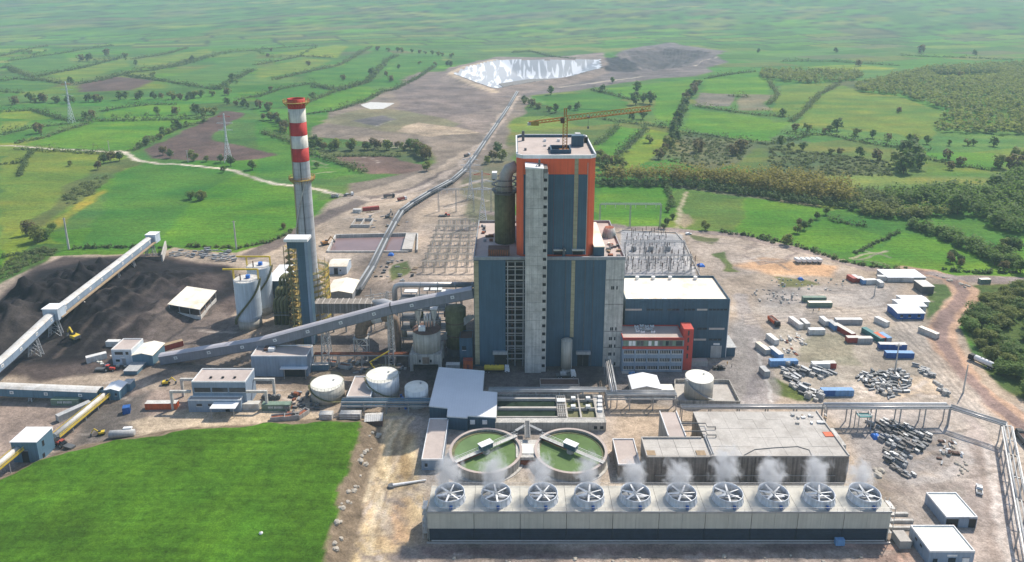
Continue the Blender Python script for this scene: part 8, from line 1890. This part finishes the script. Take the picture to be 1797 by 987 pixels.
# ------------------------------------------------------------------ stacks of steel, scrap, rubble
def box_mesh(nm, dims, m, hollow=False):
    mb = MB(); L, w_, h = dims
    if hollow: mb.box(-L / 2, L / 2, -w_ / 2, w_ / 2, 0, .12); mb.box(-L / 2, L / 2, -w_ / 2, w_ / 2, h - .12, h); mb.box(-L / 2, L / 2, -.1, .1, .12, h - .12); mb.box(-L / 2, -L / 2 + .12, -w_ / 2, w_ / 2, .12, h - .12)
    else: mb.box(-L / 2, L / 2, -w_ / 2, w_ / 2, 0, h); mb.cbox((L * .3, 0, h + .1), (.3, w_ * .9, .2)); mb.cbox((-L * .3, 0, h + .1), (.3, w_ * .9, .2))
    me = mb.mesh(nm); me.materials.append(M[m]); return me
SM = [box_mesh('steel_section', d, m, hl) for d, m, hl in [((3.4, 1.1, 1.0), 'steel', True), ((2.6, 1.3, 1.2), 'c_grey', False), ((3.6, .8, .8), 'grey', True), ((2.0, 1.4, 1.2), 'concrete', False), ((3.0, 1.2, 1.1), 'steel_dark', True)]]
def strew(n, pts, label, group, ang, jit, seed, cat='steel', sc=1.0, name='steel_section', meshes=None, stack=.25):
    R = random.Random(seed); W = PXL(pts); xs = [p[0] for p in W]; ys = [p[1] for p in W]; c = 0; used = []; tr = 0
    while c < n and tr < 4000:
        tr += 1; x, y = R.uniform(min(xs), max(xs)), R.uniform(min(ys), max(ys))
        if not pip(np.array([x]), np.array([y]), W)[0] or any(abs(x - a) < 1.7 * sc and abs(y - b) < 2.0 * sc for a, b in used): continue
        used.append((x, y)); c += 1
        for lv in range(2 if R.random() < stack else 1):
            o = bpy.data.objects.new(name, R.choice(meshes or SM)); COL.objects.link(o); o.location = (x + lv * .2, y, gz(x, y) - .03 + lv * 1.25 * sc); o.rotation_euler = (0, 0, math.radians(ang + R.uniform(-jit, jit))); k = R.uniform(.75, 1.2) * sc; o.scale = (k, k, k if lv == 0 else k)
            o['label'] = label; o['category'] = cat; o['group'] = group
strew(95, [(1520, 742), (1560, 738), (1632, 760), (1625, 785), (1600, 800), (1585, 825), (1610, 836), (1590, 842), (1555, 815), (1548, 780)], 'dark grey steel block in the loose rows beside the service road', 'steel blocks in the service yard', 118, 14, 1, sc=.8, meshes=[box_mesh('steel_block', d, m, h) for d, m, h in (((2.6, 1.2, 1.2), 'concrete_dark', False), ((3.0, 1.4, 1.1), 'steel_dark', True), ((2.2, 1.3, 1.3), 'grey', False), ((3.6, 1.0, 1.0), 'concrete_dark', True), ((2.4, 1.2, 1.4), 'steel', False))], name='steel_block')
strew(80, [(1365, 642), (1380, 640), (1445, 650), (1470, 655), (1440, 665), (1410, 655), (1400, 670), (1435, 690), (1448, 705), (1428, 708), (1390, 680)], 'pale steel section in the curved rows beside the blue and white container', 'steel sections in curved rows', 130, 14, 2)
strew(80, [(1497, 662), (1530, 655), (1580, 650), (1600, 668), (1590, 690), (1560, 700), (1530, 685)], 'grey scrap girder in the tangled heap in the dusty yard', 'scrap girders in the tangled heap', 20, 80, 3, sc=.8)
strew(16, [(1605, 643), (1625, 645), (1640, 665), (1622, 660)], 'white pipe fitting in the line along the diagonal track', 'white fittings by the diagonal track', 140, 20, 4, sc=.7, meshes=SM[1:4])
strew(12, [(1640, 672), (1652, 680), (1664, 695), (1652, 692)], 'white pipe spool at the end of the diagonal track', 'white spools by the diagonal track', 120, 20, 41, sc=.7, meshes=SM[1:4])
strew(24, [(1365, 590), (1400, 585), (1415, 605), (1400, 625), (1375, 620)], 'rusty brown panel lying among the white containers', 'rusty panels in the yard', 100, 25, 5, sc=.7, meshes=[box_mesh('rusty_panel', (2.6, 1.5, .3), 'rust'), box_mesh('rusty_panel', (3.4, 1.2, .4), 'pile_white'), box_mesh('rusty_panel', (2, 1.6, .8), 'c_grey')], name='rusty_panel', cat='panel')
strew(14, [(1640, 775), (1675, 770), (1688, 800), (1650, 815)], 'scrap pallet or pipe on the gravel island by the service road', 'scrap on the gravel island', 30, 60, 6, sc=.7, meshes=[SM[2], SM[3], box_mesh('scrap_piece', (3.0, 1.5, 1.0), 'brown'), box_mesh('scrap_piece', (2.2, 1.0, .4), 'white')], name='scrap_piece', cat='scrap')
strew(40, [(300, 438), (410, 440), (412, 462), (380, 460), (300, 450)], 'grey steel bar in the scrap heap behind the coal yard', 'scrap bars behind the coal yard', 10, 40, 7, sc=.9, meshes=[SM[2], SM[0], box_mesh('scrap_bar', (7, .5, .5), 'c_grey', True), box_mesh('scrap_bar', (5, .4, .4), 'steel', True)], name='scrap_bar', cat='scrap', stack=.6)
strew(34, [(1310, 512), (1345, 508), (1400, 515), (1410, 535), (1330, 532)], 'pale rock or block in the spread heap before the green containers', 'pale blocks near the green containers', 0, 80, 8, sc=.5, meshes=[SM[3], box_mesh('rubble_block', (2, 1.6, 1), 'pile_white'), box_mesh('rubble_block', (2.6, .8, .6), 'steel_dark')], name='rubble_block', cat='rubble')
strew(30, [(1350, 490), (1480, 488), (1490, 505), (1440, 512), (1370, 505)], 'loose debris piece on the weedy strip behind the yard', 'debris on the weedy strip', 0, 80, 9, sc=.5, meshes=[SM[3], box_mesh('debris_piece', (2, 1.2, .6), 'c_teal'), box_mesh('debris_piece', (2.4, 1, .6), 'concrete')], name='debris_piece', cat='rubble')
strew(26, [(515, 690), (548, 688), (560, 720), (520, 735), (480, 730), (490, 722)], 'scrap frame or bin beside the squat grey tank', 'scrap beside the squat grey tank', 40, 60, 10, sc=.7, meshes=[SM[0], SM[4], box_mesh('scrap_piece', (2.6, 1.6, 1.2), 'rust'), box_mesh('scrap_piece', (3.2, 1.4, 1.6), 'concrete_dark')], name='scrap_piece', cat='scrap')
strew(22, [(650, 690), (720, 690), (735, 716), (690, 722), (655, 718)], 'drum or crate stored under the tank side pipe rack', 'stores under the pipe rack', 0, 60, 11, sc=.45, meshes=[box_mesh('storage_crate', (1.6, 1.6, 1.6), m) for m in ('tarp_blue', 'steel_dark', 'c_grey', 'c_blue')], name='storage_crate', cat='crate')
strew(30, [(560, 640), (700, 625), (715, 655), (600, 662)], 'pipe or steel part on the dark ground under the ducts', 'steel parts under the ducts', 20, 60, 12, sc=.6)
strew(18, [(620, 375), (690, 368), (740, 392), (660, 405)], 'building material piece near the unfinished small basin', 'materials by the small basin', 10, 60, 13, sc=.7, meshes=[SM[2], SM[3], box_mesh('timber_pile', (4, 1, .8), 'wood')], name='timber_pile', cat='material')
strew(24, [(640, 470), (735, 450), (735, 490), (660, 500)], 'timber or pipe lying near the overland conveyor foot', 'timber by the overland conveyor', 10, 50, 14, sc=.7, meshes=[SM[2], box_mesh('timber_pile', (5, .8, .6), 'wood'), SM[4]], name='timber_pile', cat='material')
strew(14, [(150, 628), (205, 622), (230, 650), (180, 645)], 'pale sandbag pile beside the square pale blue house', 'sandbags by the control house', 10, 60, 16, sc=.5, meshes=[box_mesh('sandbag_pile', (3, 1.4, .8), 'tank_roof')], name='sandbag_pile', cat='sandbags')
def rock_mesh(seed, m='stone'):
    R = random.Random(seed); bm = bmesh.new(); bmesh.ops.create_icosphere(bm, subdivisions=2, radius=.6)
    for v in bm.verts: v.co *= R.uniform(.75, 1.15); v.co.z *= .7
    me = bpy.data.meshes.new('rock'); bm.to_mesh(me); bm.free(); me.materials.append(M[m]); return me
RK = [rock_mesh(i) for i in range(4)]
def rocks(n, pts, label, group, seed, sc=1.0):
    R = random.Random(seed); W = PXL(pts); xs = [p[0] for p in W]; ys = [p[1] for p in W]; c = 0
    while c < n:
        x, y = R.uniform(min(xs), max(xs)), R.uniform(min(ys), max(ys))
        if not pip(np.array([x]), np.array([y]), W)[0]: continue
        c += 1; o = bpy.data.objects.new('rock', R.choice(RK)); COL.objects.link(o); o.location = (x, y, gz(x, y) + .1); k = R.uniform(.5, 1.6) * sc; o.scale = (k * 1.2, k, k); o.rotation_euler = (0, 0, R.uniform(0, 6)); o['label'] = label; o['category'] = 'rock'; o['group'] = group
rocks(26, [(640, 790), (650, 760), (665, 765), (640, 830), (615, 900), (590, 985), (575, 985), (605, 880)], 'pale rock fallen at the foot of the hillock bank', 'rocks below the hillock bank', 1, 1.2)
rocks(16, [(1640, 482), (1700, 500), (1720, 505), (1690, 505)], 'boulder lining the haul road bend', 'boulders at the road bend', 2, 1.2); rocks(40, [(700, 978), (1560, 975), (1560, 1010), (640, 1010)], 'stone in the rubble strip before the cooling tower', 'stones before the cooling tower', 3, .7); rocks(14, [(1660, 765), (1690, 780), (1700, 830), (1680, 840)], 'pale boulder on the gravel island edge', 'boulders on the gravel island', 4, .9); rocks(6, [(1535, 822), (1555, 822), (1550, 840), (1535, 838)], 'big white boulder near the cooling tower end', 'white boulders near the cooling tower', 5, 1.5)
# bales, skips, tarps, drums
for i, (px, py, L, lb) in enumerate([(573, 735, 5, 'white ribbed pipe bundle standing by the hillock edge'), (616, 734, 8, 'long bundle of pale pipes beside the white ribbed bundle')]):
    g = GG(px, py); t = thing('pipe_bundle', lb, 'pipes', tuple(g), 'pipe bundles')
    for k in range(9): part('pipe', MB().tube([(-L / 2, (k % 3 - 1) * .95, .5 + (k // 3) * .9), (L / 2, (k % 3 - 1) * .95, .5 + (k // 3) * .9)], .46, 8), 'dirty_white', t, smooth=True, local=True)
g = GG(657, 743); t = thing('timber_shack', 'weathered timber shack with sagging plank roof above the sandy track', 'shack', tuple(g), rz=.1)
part('wall', MB().gwall(-3.2, 3.2, -2.4, 2.4, -.3, 2.6, 3.6, 'x'), 'brown', t, local=True)
for k in range(9): x = -3.4 + k * .76; part('roof_plank', MB().gable(x, x + .7, -2.8, 2.8, 2.65 + .05 * (k % 2), 3.75 + .05 * (k % 3), 'x', .1), 'dirty_white', t, local=True)
for i, (px, py, s, lb) in enumerate([(1537, 768, 1.6, 'crumpled blue tarpaulin over steel blocks in the service yard'), (1230, 467, 2.2, 'crumpled blue tarpaulin beside the grey switchyard'), (686, 448, 1.8, 'blue tarpaulin covered box beside the brown pond'), (1405, 491, 1.4, 'small blue tarpaulin on the weedy strip')]):
    R = random.Random(i + 60); bm = bmesh.new(); bmesh.ops.create_grid(bm, x_segments=9, y_segments=9, size=s)
    for v in bm.verts: r = max(abs(v.co.x), abs(v.co.y)) / s; v.co.z = 1.4 * (1 - r ** 3) + R.uniform(-.15, .15); v.co.x *= 1 + R.uniform(-.08, .08)
    me = bpy.data.meshes.new('tarpaulin'); bm.to_mesh(me); bm.free(); me.materials.append(M['tarp_blue']); o = bpy.data.objects.new('tarpaulin', me); COL.objects.link(o); g = GG(px, py); o.location = g; o['label'] = lb; o['category'] = 'tarpaulin'
for i, (px, py, rz, lb) in enumerate([(488, 737, 10, 'rusty open skip beside the off white container'), (512, 735, 15, 'rusty open skip next to the stacked panels'), (531, 730, 60, 'concrete coloured skip below the squat grey tank'), (582, 640, -12, 'rust lined skip under the ducts'), (606, 646, -14, 'second rust lined skip under the ducts')]):
    g = GG(px, py); t = thing('skip', lb, 'skip', tuple(g), 'open skips', math.radians(rz)); mb = MB(); mb.box(-2.6, 2.6, -1.2, 1.2, 0, .15)
    for y in (-1.2, 1.08): mb.box(-2.6, 2.6, y, y + .12, .15, 1.9)
    for x in (-2.6, 2.48): mb.box(x, x + .12, -1.08, 1.08, .15, 1.9)
    part('shell', mb, ['c_grey', 'c_grey', 'concrete', 'c_grey', 'c_grey'][i], t, local=True); part('scrap_load', MB().box(-2.47, 2.47, -1.07, 1.07, .16, 1.3), 'rust', t, local=True)
g = GG(85, 772); t = thing('water_barrel_tower', 'pale cone shaped drum beside the white roofed transfer house', 'drum', tuple(g)); part('drum', MB().lathe((0, 0), [(1.0, 0), (1.5, 3.4), (1.9, 3.5), (1.9, 3.8), (1.2, 3.8), (.01, 3.6)], 18), 'tank_roof', t, local=True); part('spout', MB().beam((0, 0, -.2), (0, 0, .3), .8), 'steel', t, local=True)
for i, (px, py, lb) in enumerate([(716, 850, 'long white pipe section lying on the sandy track')]):
    g = GG(px, py); t = thing('fan_shaft', lb, 'pipe', tuple(g), rz=.25); part('shaft', MB().tube([(-5, 0, .5), (6, 0, .5)], [.55, .25], 10), 'white', t, local=True); part('flange_plate', MB().cyl((-5.5, 0), 1.3, 1.1, 0, .7, 14), 'steel_dark', t, local=True)
g = GG(458, 937); t = thing('white_sack', 'small white sack lying alone on the green hillock', 'sack', tuple(g)); part('sack', MB().lathe((0, 0), [(.01, -.05), (.5, 0), (.6, .3), (.35, .6), (.01, .65)], 10), 'white', t, local=True); part('tie', MB().cyl((0, 0), .12, .12, .6, .8, 8), 'wood', t, local=True)
g = GG(463, 702); t = thing('cable_drum_group', 'dark cable drums lying behind the portal frame', 'drums', tuple(g))
for k in range(4): part('cable_drum', MB().tube([(k * 1.9, 0, 1.0), (k * 1.9, 1.2, 1.0)], 1.0, 16), 'steel_dark', t, local=True)
# boom lift among the tanks
g = GG(660, 656); t = thing('boom_lift', 'yellow folding boom lift behind the tall white tank', 'boom lift', tuple(g)); part('base', MB().cbox((0, 0, .9), (2.6, 2, 1.1)), 'yellow', t, local=True); part('lower_boom', MB().beam((0, 0, 1.4), (-2.4, 0, 5.5), .45), 'yellow', t, local=True); part('upper_boom', MB().beam((-2.4, 0, 5.5), (6.5, 0, 11), .4), 'yellow', t, local=True); part('basket', MB().cbox((6.9, 0, 10.8), (1.2, 1.4, 1.2)), 'steel_dark', t, local=True); wheels(t, [(-1, -1), (-1, 1), (1, -1), (1, 1)], .45)
# retaining wall by the coal head tower
a, b = G(240, 463), G(284, 462); t = thing('coal_bay_wall', 'stained concrete bay walls beneath the coal conveyor head', 'wall', tuple(a)); part('wall_side', MB().beam(a + Vector((0, 0, 2)), b + Vector((0, 0, 2)), .8, 5), 'duct_rust', t); part('wall_side', MB().beam(b + Vector((.5, 0, 2.4)), G(292, 437) + Vector((0, 0, 2.4)), .8, 6), 'concrete_light', t)
# worn white lettering on the green containers
for px, py, L in ((118, 709, 11), (486, 718, 11)):
    tgt = [k for k in bpy.data.objects if k.get('category') == 'container' and (Vector(k.location) - GG(px, py)).xy.length < .5][0]
    for a, b in ((-2.9, -1.0), (-.6, 2.6)):
        mb = MB(); x = a
        while x < b: mb.box(x, x + .16, -1.33, -1.29, 1.0, 1.9); mb.box(x + .17, x + .36, -1.33, -1.29, 1.7, 1.9); mb.box(x + .17, x + .3, -1.33, -1.29, 1.35, 1.5); x += .5
        part('worn_lettering', mb, 'white', tgt, local=True)

# ------------------------------------------------------------------ steam over the fans
def steam():
    m = bpy.data.materials.new('steam'); m.use_nodes = True; n = m.node_tree.nodes; l = m.node_tree.links; n.remove(n['Principled BSDF'])
    pv = n.new('ShaderNodeVolumePrincipled'); pv.inputs['Color'].default_value = (.96, .97, 1, 1); pv.inputs['Anisotropy'].default_value = .2
    tc = n.new('ShaderNodeTexCoord'); geo = n.new('ShaderNodeNewGeometry')
    no = n.new('ShaderNodeTexNoise'); no.inputs['Scale'].default_value = .33; no.inputs['Detail'].default_value = 4; no.inputs['Distortion'].default_value = .9; l.new(geo.outputs['Position'], no.inputs['Vector'])
    ln = n.new('ShaderNodeVectorMath'); ln.operation = 'LENGTH'; mp = n.new('ShaderNodeMapping'); mp.name = 'm'
    mp.vector_type = 'TEXTURE'; mp.inputs['Location'].default_value = (-.6, 1.6, 6.2); mp.inputs['Scale'].default_value = (6.4, 6.4, 9.2); l.new(tc.outputs['Object'], mp.inputs['Vector']); l.new(mp.outputs[0], ln.inputs[0])
    fo = n.new('ShaderNodeMapRange'); fo.inputs['From Min'].default_value = 1.0; fo.inputs['From Max'].default_value = .2; fo.inputs['To Min'].default_value = -.28; fo.inputs['To Max'].default_value = .20; l.new(ln.outputs['Value'], fo.inputs['Value'])
    ad = n.new('ShaderNodeMath'); l.new(no.outputs['Fac'], ad.inputs[0]); l.new(fo.outputs[0], ad.inputs[1])
    mr = n.new('ShaderNodeMapRange'); mr.inputs['From Min'].default_value = .42; mr.inputs['From Max'].default_value = .72; mr.inputs['To Max'].default_value = .40; l.new(ad.outputs[0], mr.inputs['Value']); l.new(mr.outputs[0], pv.inputs['Density']); l.new(pv.outputs[0], n['Material Output'].inputs['Volume']); M['steam'] = m
    bm = bmesh.new(); bmesh.ops.create_icosphere(bm, subdivisions=3, radius=1.0)
    for v in bm.verts: v.co = Vector((v.co.x * 6.5 - .6, v.co.y * 6.5 + 1.6, v.co.z * 9.3 + 6.3))
    me = bpy.data.meshes.new('steam_plume'); bm.to_mesh(me); bm.free(); me.materials.append(m)
    for i, (x, y, z) in enumerate(FANS):
        o = bpy.data.objects.new('steam_plume', me); COL.objects.link(o); o.location = (x, y + .8, z - 1.0); k = random.Random(i + 5).uniform(.8, 1.15); o.scale = (k, k, random.Random(i + 9).uniform(.75, 1.2)); o['label'] = 'pale wisp of steam rising from a cooling tower fan'; o['category'] = 'steam'; o['group'] = 'steam plumes over the fans'
steam()

# ------------------------------------------------------------------ air
def haze():
    mb = MB(); mb.box(-9500, 9500, -400, 9400, -60, 420)
    m = bpy.data.materials.new('haze_air'); m.use_nodes = True
    n = m.node_tree.nodes; l = m.node_tree.links
    n.remove(n['Principled BSDF']); pv = n.new('ShaderNodeVolumePrincipled')
    pv.inputs['Color'].default_value = (.64, .86, 1.0, 1); pv.inputs['Density'].default_value = 1.2e-4; pv.inputs['Anisotropy'].default_value = 0.0
    l.new(pv.outputs[0], n['Material Output'].inputs['Volume'])
    M['haze_air'] = m
    solo('haze', mb, 'haze_air', 'thin bluish summer haze over the fields', 'haze', kind='stuff')
haze()
